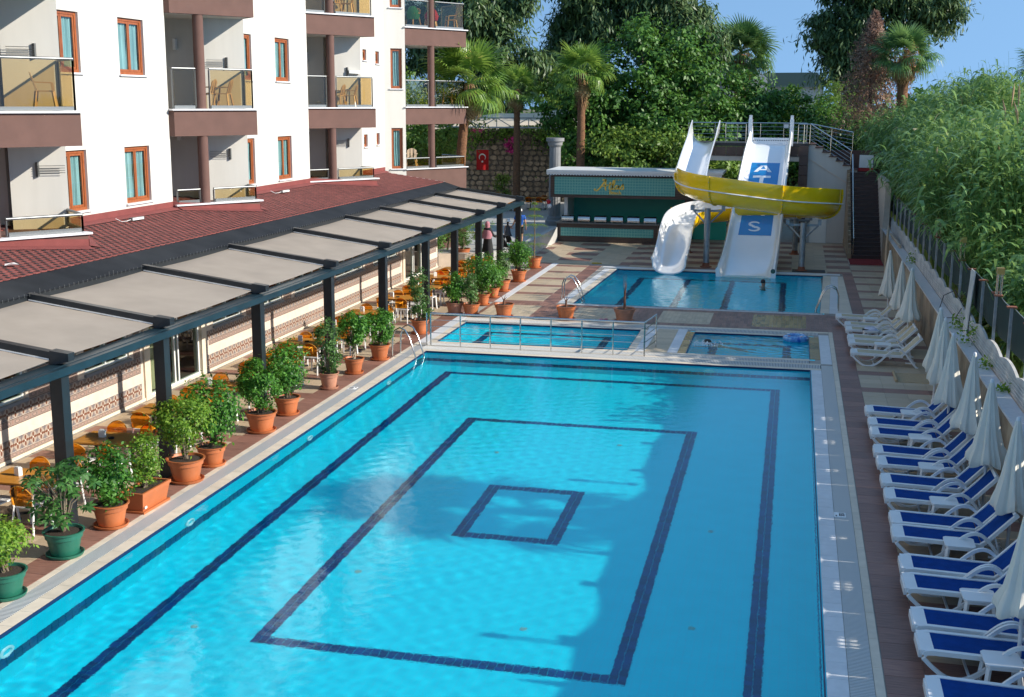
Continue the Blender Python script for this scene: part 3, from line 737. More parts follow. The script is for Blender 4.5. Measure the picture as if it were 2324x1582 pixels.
m_pvc = mat('white_window_frame', (.72, .74, .70), .4); m_cglass = glassmat('door_glass', (.60, .75, .66), 1.2); m_greyr = mat('grey_blue_reveal', (.22, .25, .28), .6)
def holebox(mb, s0, s1, z0, z1, q0, q1): mb.box(WX-q1, WX-q0, s0, s1, z0, z1)
for a, b in wspec:
    f = MB(); n = 3 if b-a > 2.2 else 2; w = .055
    holebox(f, a, b, 1.19, 1.19+w, .05, .12); holebox(f, a, b, 2.30, 2.35, .05, .12)
    for k in range(n+1): y = a+(b-a-w)*k/n; holebox(f, y, y+w, 1.19+w, 2.30, .05, .12)
    fo = f.build('window', m_pvc, annex)
    g_ = MB(); g_.add([(WX-.08, a+w, 1.24), (WX-.08, b-w, 1.24), (WX-.08, b-w, 2.3), (WX-.08, a+w, 2.3)], [(0, 1, 2, 3)]); g_.build('pane', m_cglass, fo)
    s = MB(); holebox(s, a-.03, b+.03, 1.125, 1.185, -.06, .2); s.build('sill', m_greyr, fo)
for a, b in doors:
    f = MB(); w = .06
    for y in (a, a+(b-a)*.5-w/2, a+(b-a)*.56, b-w): holebox(f, y, y+w, .045, 2.5, .04, .11)
    holebox(f, a, b, .041, .09, .03, .12); holebox(f, a, b, 2.44, 2.5, .03, .12)
    fo = f.build('sliding_door', m_pvc, annex)
    g_ = MB(); g_.add([(WX-.08, a+w, .09), (WX-.08, b-w, .09), (WX-.08, b-w, 2.44), (WX-.08, a+w, 2.44)], [(0, 1, 2, 3)]); g_.build('pane', m_cglass, fo)
    c_ = MB(); vs = []
    for i in range(21): vs += [(WX-.3+.04*math.sin(i*1.3), a+.1+i*.035, .06), (WX-.3+.04*math.sin(i*1.3), a+.1+i*.03, 2.4)]
    c_.add(vs, [(2*i, 2*i+2, 2*i+3, 2*i+1) for i in range(20)]); c_.build('curtain', m_beige, fo, smooth=True)
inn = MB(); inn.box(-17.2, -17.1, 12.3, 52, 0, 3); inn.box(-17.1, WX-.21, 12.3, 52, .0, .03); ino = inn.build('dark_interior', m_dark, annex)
# roof: red shingles in staggered courses
m_shing = mat('red_shingle', (.21, .055, .046), .9, var=.22, namt=.2, nscale=14, bump=.5, bscale=160)
m_shingD = mat('dark_shingle', (.022, .016, .018), .9, var=.25, bump=.5, bscale=160)
RX0, RZ0, RS = -15.0, 3.705, .135
def rz(x): return RZ0+RS*(RX0-x)
rf = MB()
rf.add([(RX0, 12, rz(RX0)-.03), (RX0, 52.85, rz(RX0)-.03), (-19, 52.85, rz(-19)-.03), (-19, 12, rz(-19)-.03), (RX0, 12, rz(RX0)-.16), (RX0, 52.85, rz(RX0)-.16), (-19, 52.85, rz(-19)-.16), (-19, 12, rz(-19)-.16)],
       [(0, 1, 2, 3), (7, 6, 5, 4), (0, 4, 5, 1), (1, 5, 6, 2), (2, 6, 7, 3)])
roof_o = rf.build('roof', mat('roof_felt', (.10, .03, .028), .9), annex)
tabs = []; ex_ = .145; ww = .25; ncs = 25
for c in range(ncs):
    xa = RX0-c*ex_; y = 14.0+(c % 2)*ww/2
    while y < 52.7:
        inside = xa-ex_ < -17.55 and not any(FL[k][1]-.1 < y < E_[k][1]+.3 for k in (1, 2, 3)) and xa-ex_ < -17.75
        if not inside: tabs.append((xa, y, c))
        y += ww
tabs.sort(key=lambda t: -px_size((t[0], t[1], 3.9), .3))
def shing(mb, xa, y, c, dx=0, dy=0):
    j = random.uniform(-.006, .006); x0 = xa+.012+j; x1 = xa-ex_-.03; y0 = y+.006; y1 = y+ww-.006; cut = .05
    z0 = rz(x0)+.012; z1 = rz(x1)+.002; zm = rz(x0-cut*.6)+.011
    top = [(x0-cut, y0, zm), (x0, y0+cut, z0), (x0, y1-cut, z0), (x0-cut, y1, zm), (x1, y1, z1), (x1, y0, z1)]
    bot = [(x0-cut, y0, zm-.02), (x0, y0+cut, z0-.02), (x0, y1-cut, z0-.02), (x0-cut, y1, zm-.02)]
    vs = [(a-dx, b-dy, q) for a, b, q in top+bot]
    mb.add(vs, [(0, 1, 2, 3, 4, 5), (6, 7, 1, 0), (7, 8, 2, 1), (8, 9, 3, 2)])
rest = MB(); singles = 0
for xa, y, c in tabs:
    dk = ((int((y+100)/ww)+c//2*1) % 2 == 0) and (c % 2 == 0)
    if singles < 300 and px_size((xa, y, 3.9), .3) > 0:
        s = MB(); shing(s, xa, y, c); s.build('shingle', m_shing, roof_o); singles += 1
    else:
        rest.cur = 0; shing(rest, xa, y, c)
rest.build('shingle', [m_shing], roof_o, kind='stuff')
# dark weathered streak printed between the tabs of alternate courses
stk = MB()
for xa, y, c in tabs:
    x0 = xa-.02; x1 = xa-ex_*.8; w = ww*.34
    stk.add([(x0, y-w/2, rz(x0)+.0165), (x0-.02, y+w/2, rz(x0)+.0165), (x1, y+w/2-.03, rz(x1)+.0235), (x1+.03, y-w/2-.03, rz(x1)+.0235)], [(0, 1, 2, 3)])
stk.build('dark_shingle_blend', m_shingD, roof_o, kind='stuff')
# flashing upstand against the hotel
m_flash = mat('red_bitumen_flashing', (.21, .05, .044), .85, namt=.2, bump=.4, bscale=50)
path = [(-17.6, 12), (-17.55, 23.05), FL[1], FR[1], (-17.0, 26.95), (-17.7, 27.4), (-17.7, 33.25), FL[2], FR[2], (-16.7, 36.4), (-17.88, 37.0), (-17.88, 44.3), FL[3], FR[3], (-16.9, 47.5), (-17.83, 48.3), (-17.83, 53.1)]
fl_ = MB()
for a, b in zip(path, path[1:]):
    d = (Vector(b)-Vector(a)); 
    if d.length < .01: continue
    d.normalize(); n = Vector((d.y, -d.x)); a1 = V2(a, n, .28); b1 = V2(b, n, .28); a0 = V2(a, n, .02); b0 = V2(b, n, .02)
    z_ = lambda p, h: rz(p[0])+h
    fl_.add([(*a1, z_(a1, .022)), (*b1, z_(b1, .022)), (*b0, z_(b0, .05)), (*a0, z_(a0, .05)), (*b0, z_(b0, .20)), (*a0, z_(a0, .20)), (*V2(b, n, -.1), z_(b0, .20)), (*V2(a, n, -.1), z_(a0, .20))], [(0, 1, 2, 3), (3, 2, 4, 5), (5, 4, 6, 7)])
fl_.build('flashing', m_flash, roof_o)
# eave lath at the far end
e_ = MB(); e_.bar((RX0, 52.87, rz(RX0)-.05), (-17.9, 52.87, rz(-17.9)-.05), .03, .1); e_.build('fascia', m_pvc, roof_o)
# floodlights lying on the shingles, litter
def flood(loc, lb):
    t = thing('floodlight', lb, 'floodlight', (loc[0], loc[1], rz(loc[0])+.03), R(0), 'floodlights on the red roof')
    b = MB(); b.bar((0, -.30, .06), (.0, .34, .05), .09, .08); b.build('housing', m_alu, t)
    f = MB(); f.bar((.047, -.27, .06), (.047, .31, .05), .006, .06); f.build('lens', m_wplas, t)
    k = MB(); k.bar((0, -.18, .0), (0, -.18, .06), .02, .02, up=(1, 0, 0)); k.bar((0, .2, .0), (0, .2, .06), .02, .02, up=(1, 0, 0)); k.build('bracket', m_alu, t)
    c = MB(); c.tube([(0, -.3, .05), (-.05, -.42, .02), (-.02, -.5, .03), (-.1, -.58, .02), (-.25, -.62, .1)], .008, 6); c.build('cable', m_wplas, t)
flood((-17.1, 30.1), 'long grey floodlight with a loose cable on the red roof below the paired windows')
flood((-17.25, 40.45), 'long grey floodlight on the red roof before the third pair of windows')
p_ = MB(); p_.add([(0, 0, .01), (.12, .05, .06), (.2, .2, .02), (.05, .25, .05), (-.08, .12, .03)], [(0, 1, 2), (0, 2, 3), (0, 3, 4)])
po = p_.build('paper_scrap', m_wplas); po.location = (-15.7, 22.3, rz(-15.7)+.03); tag(po, 'crumpled white scrap of paper lying on the red shingles', 'litter')
# ================================================================ pergola
m_anth = mat('anthracite_metal', (.028, .034, .040), .35, metal=.3, namt=.25, nscale=3, bump=.03)
m_anth2 = mat('dark_teal_beam', (.016, .040, .055), .35, metal=.2, namt=.3, nscale=2)
m_fab = mat('taupe_awning', (.315, .268, .22), .8, namt=.16, nscale=1.1, bump=.15, bscale=120)
m_corr = mat('black_corrugated', (.030, .032, .035), .45, metal=.2, namt=.4, nscale=1.5)
perg = thing('pergola', 'anthracite pergola with taupe awning panels along the patterned wall', 'pergola', (-11.6, 30, 0), absolute=True)
PY = [13.3, 17.7, 21.1, 25.5, 29.9, 34.25, 38.6, 42.15, 45.6, 49.1, 52.6]
for y in PY:
    p = MB(); p.box(-11.72, -11.5, y-.11, y+.11, 0, 2.76); p.build('post', m_anth, perg)
b = MB(); b.box(-11.74, -11.47, 12.2, 52.75, 2.762, 2.94); b.build('front_beam', m_anth2, perg)
XA, ZA, XB, ZB_ = -11.36, 3.03, -14.38, 3.43
for y in PY:
    r = MB(); r.bar((XB, y, ZB_-.02), (XA-.32, y, ZA+.02), .15, .20); r.build('rafter', m_anth, perg)
    c = MB(); x0 = XA-.33; c.add([(x0, y-.10, ZA-.10), (x0, y+.10, ZA-.10), (x0, y+.10, ZA+.15), (x0, y-.10, ZA+.15), (XA, y-.09, ZA-.02), (XA, y+.09, ZA-.02), (XA, y+.09, ZA+.11), (XA, y-.09, ZA+.11)],
        [(0, 3, 2, 1), (4, 5, 6, 7), (0, 1, 5, 4), (1, 2, 6, 5), (2, 3, 7, 6), (3, 0, 4, 7)]); c.build('end_cap', m_anth, perg)
for y0, y1 in zip(PY, PY[1:]):
    n = 6; f = MB(); y0 += .09; y1 -= .09; vs = []
    NX, NY = 10, 6
    for i in range(NX+1):
        for j in range(NY+1):
            x = XB+.02+(XA-.36-XB)*i/NX; t = j/NY; z = ZB_-.06+(ZA-ZB_)*(x-XB)/(XA-XB)-.025*math.sin(math.pi*t)-.004*math.cos(i*6.28/2)
            vs.append((x, y0+(y1-y0)*t, z))
    f.add(vs, [(i*(NY+1)+j, (i+1)*(NY+1)+j, (i+1)*(NY+1)+j+1, i*(NY+1)+j+1) for i in range(NX) for j in range(NY)])
    fo = f.build('awning_panel', m_fab, perg, smooth=True)
    e = MB(); zf_ = lambda x: ZB_-.045+(ZA-ZB_)*(x-XB)/(XA-XB)
    e.bar((XB+.05, y1+.004, zf_(XB)), (XA-.36, y1+.004, zf_(XA-.36)), .012, .02); e.build('white_piping', m_wplas, fo)
bb = MB(); bb.box(-14.5, -14.36, 12.2, 52.75, 3.26, 3.47)
bb.build('back_beam', m_anth, perg)
gt = MB(); gt.box(-11.47, -11.36, 12.2, 52.7, 2.80, 2.93); gt.build('gutter', m_anth2, perg)
# corrugated strip between awning and shingles: ribs run down the slope
co = MB(); y = 12.0; vs = []; k = 0; st = .0425; ny = int((52.9-12)/st)
for i in range(ny+1):
    y = 12+i*st; dz = .011 if i % 2 else -.011; w = .05*mnoise.noise(Vector((y*.35, 3, 0)))+.03*mnoise.noise(Vector((y*1.1, 7, 0)))
    vs += [(-14.30, y, 3.475+dz), (-15.13+w, y, 3.725+dz)]
co.add(vs, [(2*i, 2*i+1, 2*i+3, 2*i+2) for i in range(ny)])
co.build('corrugated_sheet', m_corr, perg)
dr = MB()
for i in range(0, ny, 1):
    if i % 4 == 0: y = 12+i*st; h = .02+.02*random.random()+(.05 if random.random() < .06 else 0); dr.box(-14.302, -14.296, y, y+.012, 3.45, 3.482+h)
dr.build('flashing_tooth', m_alu, perg, kind='stuff')
lf = MB(); lf.add([(-12.9, 18.9, 3.24), (-12.8, 18.95, 3.245), (-12.82, 19.02, 3.25)], [(0, 1, 2)]); 
# ================================================================ right-hand retaining wall, lattice wall, fence
m_stone = mat('beige_stone_cladding', (.40, .31, .21), .8, rgb2=(.24, .17, .11), nscale=2.5, bump=.4, bscale=20)
m_latt = mat('whitewashed_lattice', (.62, .60, .57), .8, namt=.25, nscale=2, bump=.3, bscale=30)
m_post = mat('galvanised_post', (.50, .50, .50), .5, metal=.3, namt=.35, nscale=6)
m_mesh = mat('dark_green_screen', (.016, .036, .030), .9, namt=.3, nscale=1.5)
m_rust = mat('rusty_cap', (.30, .10, .05), .9, namt=.4, nscale=20)
m_brass = mat('brass_lamp_head', (.50, .32, .10), .4, metal=.6)
rw = thing('retaining_wall', 'long beige stone planter wall behind the umbrellas with a white ledge', 'wall', (4.3, 35, 0), absolute=True)
w = MB(); y = 11.6; 
while y < 60.0: w.box(4.15+random.uniform(-.004, .004), 4.42, y, y+1.19, 0, 1.38); y += 1.2
w.build('stone_panel', m_stone, rw)
l = MB(); y = 11.6
while y < 60: l.box(4.12, 4.46, y, y+1.19, 1.38, 1.43); y += 1.2
l.build('ledge', m_marble, rw)
lw = thing('lattice_wall', 'whitewashed lattice wall with small openings and scalloped top behind the ledge', 'wall', (4.5, 38, 1.4), absolute=True)
y = 13.2; k = 0
while y < 63:
    q = MB(); L = 2.06; nseg = 12
    top = [(y+L*i/nseg, 1.97-.12*(abs(2*i/nseg-1)**2)) for i in range(nseg+1)]
    x0, x1 = 4.50, 4.56; hy0, hy1 = y+L/2-.09, y+L/2+.09; hz0, hz1 = 1.62, 1.80
    # panel built of vertical strips, leaving the little opening free
    for i in range(nseg):
        ya, za = top[i]; yb, zb = top[i+1]; spans = [(1.38, None)]
        if ya >= hy0-.09 and yb <= hy1+.09: spans = [(1.38, hz0), (hz1, None)]
        for a, b in spans:
            z2a = za if b is None else b; z2b = zb if b is None else b
            q.add([(x0, ya, a), (x0, yb, a), (x0, yb, z2b), (x0, ya, z2a), (x1, ya, a), (x1, yb, a), (x1, yb, z2b), (x1, ya, z2a)], [(3, 2, 1, 0), (4, 5, 6, 7), (0, 1, 5, 4), (2, 3, 7, 6), (1, 2, 6, 5), (3, 0, 4, 7)])
    for i in range(17): yy = y+.06+i*.12; q.box(4.488, 4.5, yy, yy+.05, 1.4, 1.78)
    for i in range(5): zz = 1.44+i*.085; q.box(4.484, 4.488, y, y+L, zz, zz+.03)
    q.build('lattice_panel', m_latt, lw); y += L+.02; k += 1
fence = thing('screen_fence', 'dark green windscreen fence on pale posts along the reeds', 'fence', (4.6, 38, 1.9), absolute=True)
fy = [15.0+i*2.07 for i in range(25)]
for i, y in enumerate(fy):
    p = MB(); p.box(4.57, 4.63, y-.03, y+.03, 1.38, 2.98); p.build('post', m_post, fence)
    if i % 2 or i < 9: p = MB(); p.box(4.5, 4.7, y-.09, y+.09, 2.982, 3.01); p.build('cap', m_rust, fence)
    if i+1 < len(fy):
        m_ = MB(); n = 8; vs = []
        for j in range(n+1):
            t = j/n; yy = y+.03+(2.01)*t; sag = .10*math.sin(math.pi*t)*(.6+.5*math.sin(i*2.1)); vs += [(4.655+.02*math.sin(t*7+i), yy, 2.09), (4.655+.02*math.sin(t*5), yy, 2.96-sag)]
        m_.add(vs, [(2*j, 2*j+2, 2*j+3, 2*j+1) for j in range(n)]); m_.build('screen_panel', m_mesh, fence)
        wr = MB(); wr.tube([(4.66, y+.03+2.01*j/8, 2.965-.09*math.sin(math.pi*j/8)*(.6+.5*math.sin(i*2.1))) for j in range(9)], .008, 5); wr.build('wire', m_post, fence)
m_bars = MB()
lampY = [16.9, 20.5, 24.4, 29.2, 35.7, 41.7]
for k, y in enumerate(lampY):
    t = thing('fence_lamp', 'tubular fence lamp with ochre head, %s counting from the picture bottom' % ORD[k], 'lamp post', (4.6, y, 2.96), group='lamps on the screen fence')
    b = MB()
    for a in range(6): b.tube([(.06*math.cos(a), .06*math.sin(a), 0), (.06*math.cos(a), .06*math.sin(a), .5)], .014, 6)
    b.build('tube_bundle', m_chrome, t); h = MB(); h.box(-.08, .08, -.08, .08, .5, .64); h.build('lamp_head', m_brass, t)
    bs = MB(); bs.box(-.09, .09, -.09, .09, -.0, .03); bs.build('base_plate', m_rust, t)
# leaning sign plank between two fence stretches
pl = thing('painted_board', 'tall weathered white board leaning at the break of the screen fence', 'board', (4.46, 32.9, 1.43))
q = MB(); q.slab((-.02, -.35, 0), (-.02, .35, 0), (.1, .42, 1.62), (.1, -.28, 1.62), .02); q.build('panel', m_latt, pl)
hs = MB(); hs.tube([(4.47, 33.7, 2.0), (4.3, 34.2, 2.35), (4.1, 34.9, 2.1), (4.05, 35.2, 1.7), (4.15, 35.0, 1.47), (4.4, 34.6, 1.55), (4.46, 34.0, 1.9)], .012, 6)
tag(hs.build('hose_loop', m_black, smooth=True), 'black hose looping over the ledge beside the weathered board', 'hose')
pp = MB(); pp.tube([(3.98, 54.7, 0), (3.98, 54.7, 1.65), (4.02, 55.0, 1.85), (4.1, 56.0, 1.88)], .055, 10); pp.tube([(4.3, 57, 1.5), (4.3, 52, 1.52)], .06, 8)
tag(pp.build('drain_pipe', m_beige, smooth=True), 'cream drain pipe standing against the stone wall near the dark staircase', 'pipe')
# ================================================================ staircase and platform of the slides
m_dstair = mat('dark_granite_stair', (.035, .033, .034), .5, namt=.3, nscale=6)
m_btile = mat('brown_facade_tile', (.10, .062, .048), .35, var=.18, namt=.2, nscale=3)
stair = thing('slide_staircase', 'dark granite staircase with steel handrail climbing to the slide platform', 'staircase', (3.45, 62, 0), absolute=True)
n = 21
for i in range(n):
    s = MB(); y0 = 60.0+i*.31; z1 = .176*(i+1); s.box(2.80, 4.13, y0, y0+.32, max(0, z1-.55), z1-.035); s.box(2.80, 4.13, y0-.02, y0+.3, z1-.033, z1); s.build('step', mat('dark_red_granite_tread', (.075, .045, .04), .45, namt=.3, nscale=5), stair)
sw = MB(); sw.prism([(2.62, 60.0), (2.78, 60.0), (2.78, 66.5), (2.62, 66.5)], 0, .25)
for i in range(20): sw.box(2.64, 2.78, 60.1+i*.32, 60.42+i*.32, .25, .3+.176*(i+1))
sw.build('side_wall', m_stone, stair)
hr = MB()
hr.tube([(2.86, 60.1, .95), (2.86, 66.3, 4.6)], .03, 8); hr.tube([(2.86, 60.1, 0), (2.86, 60.1, .95)], .025, 8); hr.tube([(2.86, 63.2, 1.9), (2.86, 63.2, 2.8)], .025, 8); hr.build('handrail', m_chrome, stair, smooth=True)
rs = MB(); rs.box(4.14, 4.4, 60.0, 67.5, 0, 3.6); rs.build('retaining_side', m_wallc, stair)
mt = MB(); mt.box(2.66, 4.12, 57.85, 59.93, .0, .02); tag(mt.build('red_mat', mat('red_mat', (.24, .008, .012), .95, namt=.2, nscale=8)), 'red mat lying at the foot of the dark staircase', 'mat')
# white stair wall with steps going up to the platform
plat = thing('slide_platform', 'white walled slide platform with brown tile fascia and steel railings', 'platform', (-2, 67, 0), absolute=True)
ww_ = MB(); zt = [5.12, 4.95, 4.72, 4.5, 4.28, 4.06, 3.84]
ww_.box(.66, 2.79, 66.6, 66.9, 0, 3.62)
for i, z in enumerate(zt): ww_.box(.66+i*.355, .66+(i+1)*.355, 66.6, 66.9, 3.62, z-.05)
ww_.build('wall', m_white, plat)
for i, z in enumerate(zt): s = MB(); s.box(.62+i*.355, .70+(i+1)*.355, 66.52, 68.0, z-.048, z); s.build('step', m_bplas, plat)
cor = MB(); cor.bar((.68, 66.585, 4.35), (2.79, 66.585, 3.05), .03, .06); cor.build('stringer_line', m_wallc, plat)
dr_ = MB(); dr_.box(.9, 1.75, 66.56, 66.6, 0, 2.0); dr_.build('door', m_pvc, plat)
sl_ = MB(); sl_.box(-5.65, .64, 66.4, 69.3, 4.95, 5.12); sl_.build('deck_slab', m_dstair, plat)
# fascia tiles and pillar tiles
ft = []
for i in range(12):
    for (z0, z1) in ((4.45, 4.93),):
        x0 = -5.65+i*.525
        t = MB(); t.box(x0+.006, x0+.519, 66.36, 66.399, z0, z1); t.build('facade_tile', m_btile, plat)
ub = MB(); ub.box(-5.6, .6, 66.4, 69.2, 4.2, 4.44); ub.build('beam', m_white, plat)
for px__ in (-5.6, .2):
    core = MB(); core.box(px__+.03, px__+.42, 66.43, 66.9, 0, 4.2 if px__ < 0 else 5.1); pc = core.build('pillar', m_bplas, plat)
    for j in range(10 if px__ > 0 else 8):
        t = MB(); z0 = j*.5; t.box(px__, px__+.45, 66.30 if px__ > 0 else 66.36, 66.43, z0+.01, z0+.49); t.build('facade_tile', m_btile, pc)
def railing(parent, pts, zb, zt, bars=4, spacing=1.15, m=None, r=.024):
    """steel railing along pts (x,y); zb,zt lists or floats"""
    m = m or m_chrome
    for i, (a, b) in enumerate(zip(pts, pts[1:])):
        za, zc = (zb[i], zb[i+1]) if isinstance(zb, list) else (zb, zb); h = zt
        L = (Vector(b)-Vector(a)).length; n = max(1, round(L/spacing)); hr = MB(); hr.tube([(*a, za+h), (*b, zc+h)], r*1.25, 8); hr.build('handrail', m, parent, smooth=True)
        for k in range(n+1):
            if k == n and i < len(pts)-2: continue
            t = k/n; x = a[0]+(b[0]-a[0])*t; y = a[1]+(b[1]-a[1])*t; z = za+(zc-za)*t
            p = MB(); p.tube([(x, y, z), (x, y, z+h)], r, 8); p.build('post', m, parent, smooth=True)
        mb = MB()
        for q in range(1, bars+1): f = q/(bars+1); mb.tube([(*a, za+h*f), (*b, zc+h*f)], r*.45, 6)
        mb.build('rail_bar', m, parent)
railing(plat, [(-5.55, 66.6), (-5.55, 69.2), (.55, 69.2)], 5.12, .98)
railing(plat, [(-3.6, 66.5), (-2.55, 66.5)], 5.12, .98); railing(plat, [(.1, 66.5), (.7, 66.55)], 5.12, .98, spacing=.3)
railing(plat, [(.72, 66.62), (2.8, 66.62)], [5.12, 3.8], .98); railing(plat, [(.72, 67.9), (2.9, 67.9)], [5.12, 4.7], .98)
bk = MB(); bk.box(.7, 4.4, 68.0, 68.2, 0, 4.75); bk.build('rear_wall', m_bplas, plat)
sg = MB(); sg.box(3.25, 3.95, 67.2, 67.23, 3.9, 4.55); so_ = sg.build('sign_board', m_sign, plat)
t_ = MB(); t_.box(3.2, 4.0, 67.19, 67.2, 3.72, 3.88); t_.build('red_lettering_strip', mat('red_sign', (.45, .02, .02), .5), plat)
fl = thing('floodlight', 'small grey floodlight hanging on the platform railing between the two slides', 'floodlight', (-.55, 69.1, 5.95)); q = MB(); q.box(-.15, .15, -.08, .08, -.12, .12); q.build('housing', m_alu, fl); q = MB(); q.box(-.12, .12, -.09, -.08, -.09, .09); q.build('lens', m_wplas, fl)
# ================================================================ wide white slide
m_gel = mat('white_gelcoat', (.80, .80, .80), .16, namt=.03, nscale=1.5, coat=.6)
m_blue = mat('blue_slide_print', (.002, .19, .48), .2, coat=.5)
m_wpr = mat('white_slide_print', (.80, .80, .80), .2, coat=.5)
ws = thing('wide_slide', 'wide straight white water slide with a blue lettered band', 'water slide', (-1.6, 60, 0), absolute=True)
prof = [(52.75, -.12), (53.6, .0), (54.5, .18), (55.5, .46), (56.5, .90), (58, 1.68), (60, 2.76), (62, 3.80), (63.6, 4.50), (64.8, 4.92), (65.6, 5.08), (66.4, 5.13)]
def pz(y):
    ys = [p[0] for p in prof]; i = max(0, min(len(prof)-2, next((k for k in range(len(ys)-1) if y <= ys[k+1]), len(ys)-2)))
    t = (y-ys[i])/(ys[i+1]-ys[i]); a = prof[max(0, i-1)][1]; b = prof[i][1]; c = prof[i+1][1]; d = prof[min(len(prof)-1, i+2)][1]
    return b+.5*t*((c-a)*(1-t)+(c-b)*2*t*0+(2*(c-b)-(c-a))*t*1+0) if False else b+(c-b)*t
ys = [52.75+i*(66.4-52.75)/60 for i in range(61)]
def smooth_z(y):
    return (pz(y-.45)+pz(y)*2+pz(y+.45))/4 if 53.3 < y < 65.8 else pz(y)
cxs = lambda y: -1.80+(y-53)*.040
HW = 1.13
sec = [(-HW-.10, .02), (-HW-.13, .42), (-HW-.06, .50), (-HW+.02, .44), (-HW+.07, .16), (-HW+.20, .03), (-HW+.4, 0), (HW-.4, 0), (HW-.20, .03), (HW-.07, .16), (HW-.02, .44), (HW+.06, .50), (HW+.13, .42), (HW+.10, .02), (HW, -.06), (-HW, -.06)]
vs = []; N_ = len(sec)
for y in ys:
    f = 1.0 if y < 64.5 else 1.0+(y-64.5)*.0; ff = min(1, max(0, (y-52.75)/.8)); wd = 1.13-(y-53)*.0115
    for sx, sz in sec:
        h = sz*(.9+.1*ff)+(0 if sz < .3 or y < 65.2 else (y-65.2)*.35)
        vs.append((cxs(y)+sx*wd/1.13, y, smooth_z(y)+h))
q = MB(); q.add(vs, [(i*N_+j, i*N_+(j+1) % N_, (i+1)*N_+(j+1) % N_, (i+1)*N_+j) for i in range(len(ys)-1) for j in range(N_)]+[tuple(range(N_-1, -1, -1))])
q.build('slide_bed', m_gel, ws, smooth=50)
for sx in (-1, 1):
    q = MB(); x = cxs(65.9)+sx*1.04; q.box(x-.10, x+.10, 65.7, 66.2, 5.0, 6.35); q.box(x-.075, x+.075, 65.8, 66.15, 6.35, 6.55); q.build('entry_post', m_gel, ws)
# blue panel (flat print, 3 mm proud) and its letters
def on_bed(u, y, off): return (cxs(y)+u, y, smooth_z(y)+off)
bp = MB(); y0, y1 = 57.2, 63.05; nn = 24; vs = []
for i in range(nn+1): y = y0+(y1-y0)*i/nn; vs += [on_bed(-.93, y, .006), on_bed(.78, y, .006)]
bp.add(vs, [(2*i, 2*i+1, 2*i+3, 2*i+2) for i in range(nn)]); bpo = bp.build('blue_panel', m_blue, ws)
def letter(ch, yc, hy, wx, u0=-.08):
    """block letters with serifs as strips of quads in (u,v) in [-.5,.5]"""
    S = {'A': [[(-.5, -.5), (-.28, -.5), (.02, .5), (-.16, .5)], [(.28, -.5), (.5, -.5), (.16, .5), (-.02, .5)], [(-.3, -.22), (.3, -.22), (.24, -.05), (-.24, -.05)]],
         'T': [[(-.5, .32), (.5, .32), (.5, .5), (-.5, .5)], [(-.11, -.5), (.11, -.5), (.11, .32), (-.11, .32)], [(-.22, -.5), (.22, -.5), (.22, -.42), (-.22, -.42)]],
         'L': [[(-.4, -.5), (-.18, -.5), (-.18, .5), (-.4, .5)], [(-.18, -.5), (.45, -.5), (.45, -.3), (-.18, -.3)]]}
    out = []
    if ch == 'S':
        pts = []
        for k in range(33):
            t = k/32
            if t < .5: a = math.radians(20+250*(t/.5)); pts.append((.30*math.cos(a), .25+.19*math.sin(a)))
            else: a = math.radians(90-250*((t-.5)/.5)); pts.append((.32*math.cos(a), -.25+.19*math.sin(a)))
        pts = [(x*1.25, y) for x, y in pts]
        for k in range(32):
            (xa, ya), (xb, yb) = pts[k], pts[k+1]; d = Vector((xb-xa, yb-ya)).normalized(); n = Vector((-d.y, d.x)); w0 = .05+.05*math.sin(math.pi*k/32); w1 = .05+.05*math.sin(math.pi*(k+1)/32)
            out.append([(xa+n.x*w0, ya+n.y*w0), (xa-n.x*w0, ya-n.y*w0), (xb-n.x*w1, yb-n.y*w1), (xb+n.x*w1, yb+n.y*w1)])
    else: out = S[ch]
    m_ = MB()
    for qd in out:
        a, b, c, d = [Vector(p) for p in qd]; ns = 6
        for i in range(ns):
            t0, t1 = i/ns, (i+1)/ns; vs = []
            for t in (t0, t1):
                l_ = a.lerp(d, t); r_ = b.lerp(c, t)
                for p in (l_, r_): vs.append(on_bed(u0+p.x*wx, yc+p.y*hy, .012))
            m_.add(vs, [(0, 1, 3, 2)])
    m_.build('letter', m_wpr, bpo)
letter('A', 62.45, .62, .86); letter('T', 61.3, 1.0, .84); letter('L', 60.1, .8, .7); letter('A', 59.0, .72, .84); letter('S', 57.85, .72, .60)
hd = MB(); y = 65.75; hd.box(cxs(y)-1.0, cxs(y)+1.0, 66.28, 66.33, 4.95, 5.4); hdo = hd.build('perforated_strip', m_gel, ws)
ho = MB()
for i in range(22): x = cxs(y)-.95+i*.09; ho.box(x, x+.04, 66.268, 66.28, 5.24, 5.29)
ho.build('hole', m_black, hdo, kind='stuff')
for yj in (56.4, 60.0, 63.5):
    j_ = MB(); 
    for sx in (-1, 1): j_.box(cxs(yj)+sx*(HW+.02)-.16, cxs(yj)+sx*(HW+.02)+.16, yj-.03, yj+.03, smooth_z(yj)-.05, smooth_z(yj)+.3)
for (x, y) in ((-.68, 53.3),):
    b_ = MB(); vs = []; n = 14
    for i in range(n): a = 2*math.pi*i/n; vs.append((x+.10*math.cos(a), 52.742, .24+.10*math.sin(a)))
    b_.add(vs, [tuple(range(n))]); b_.build('emblem', mat('slide_badge', (.04, .10, .08), .4), ws)
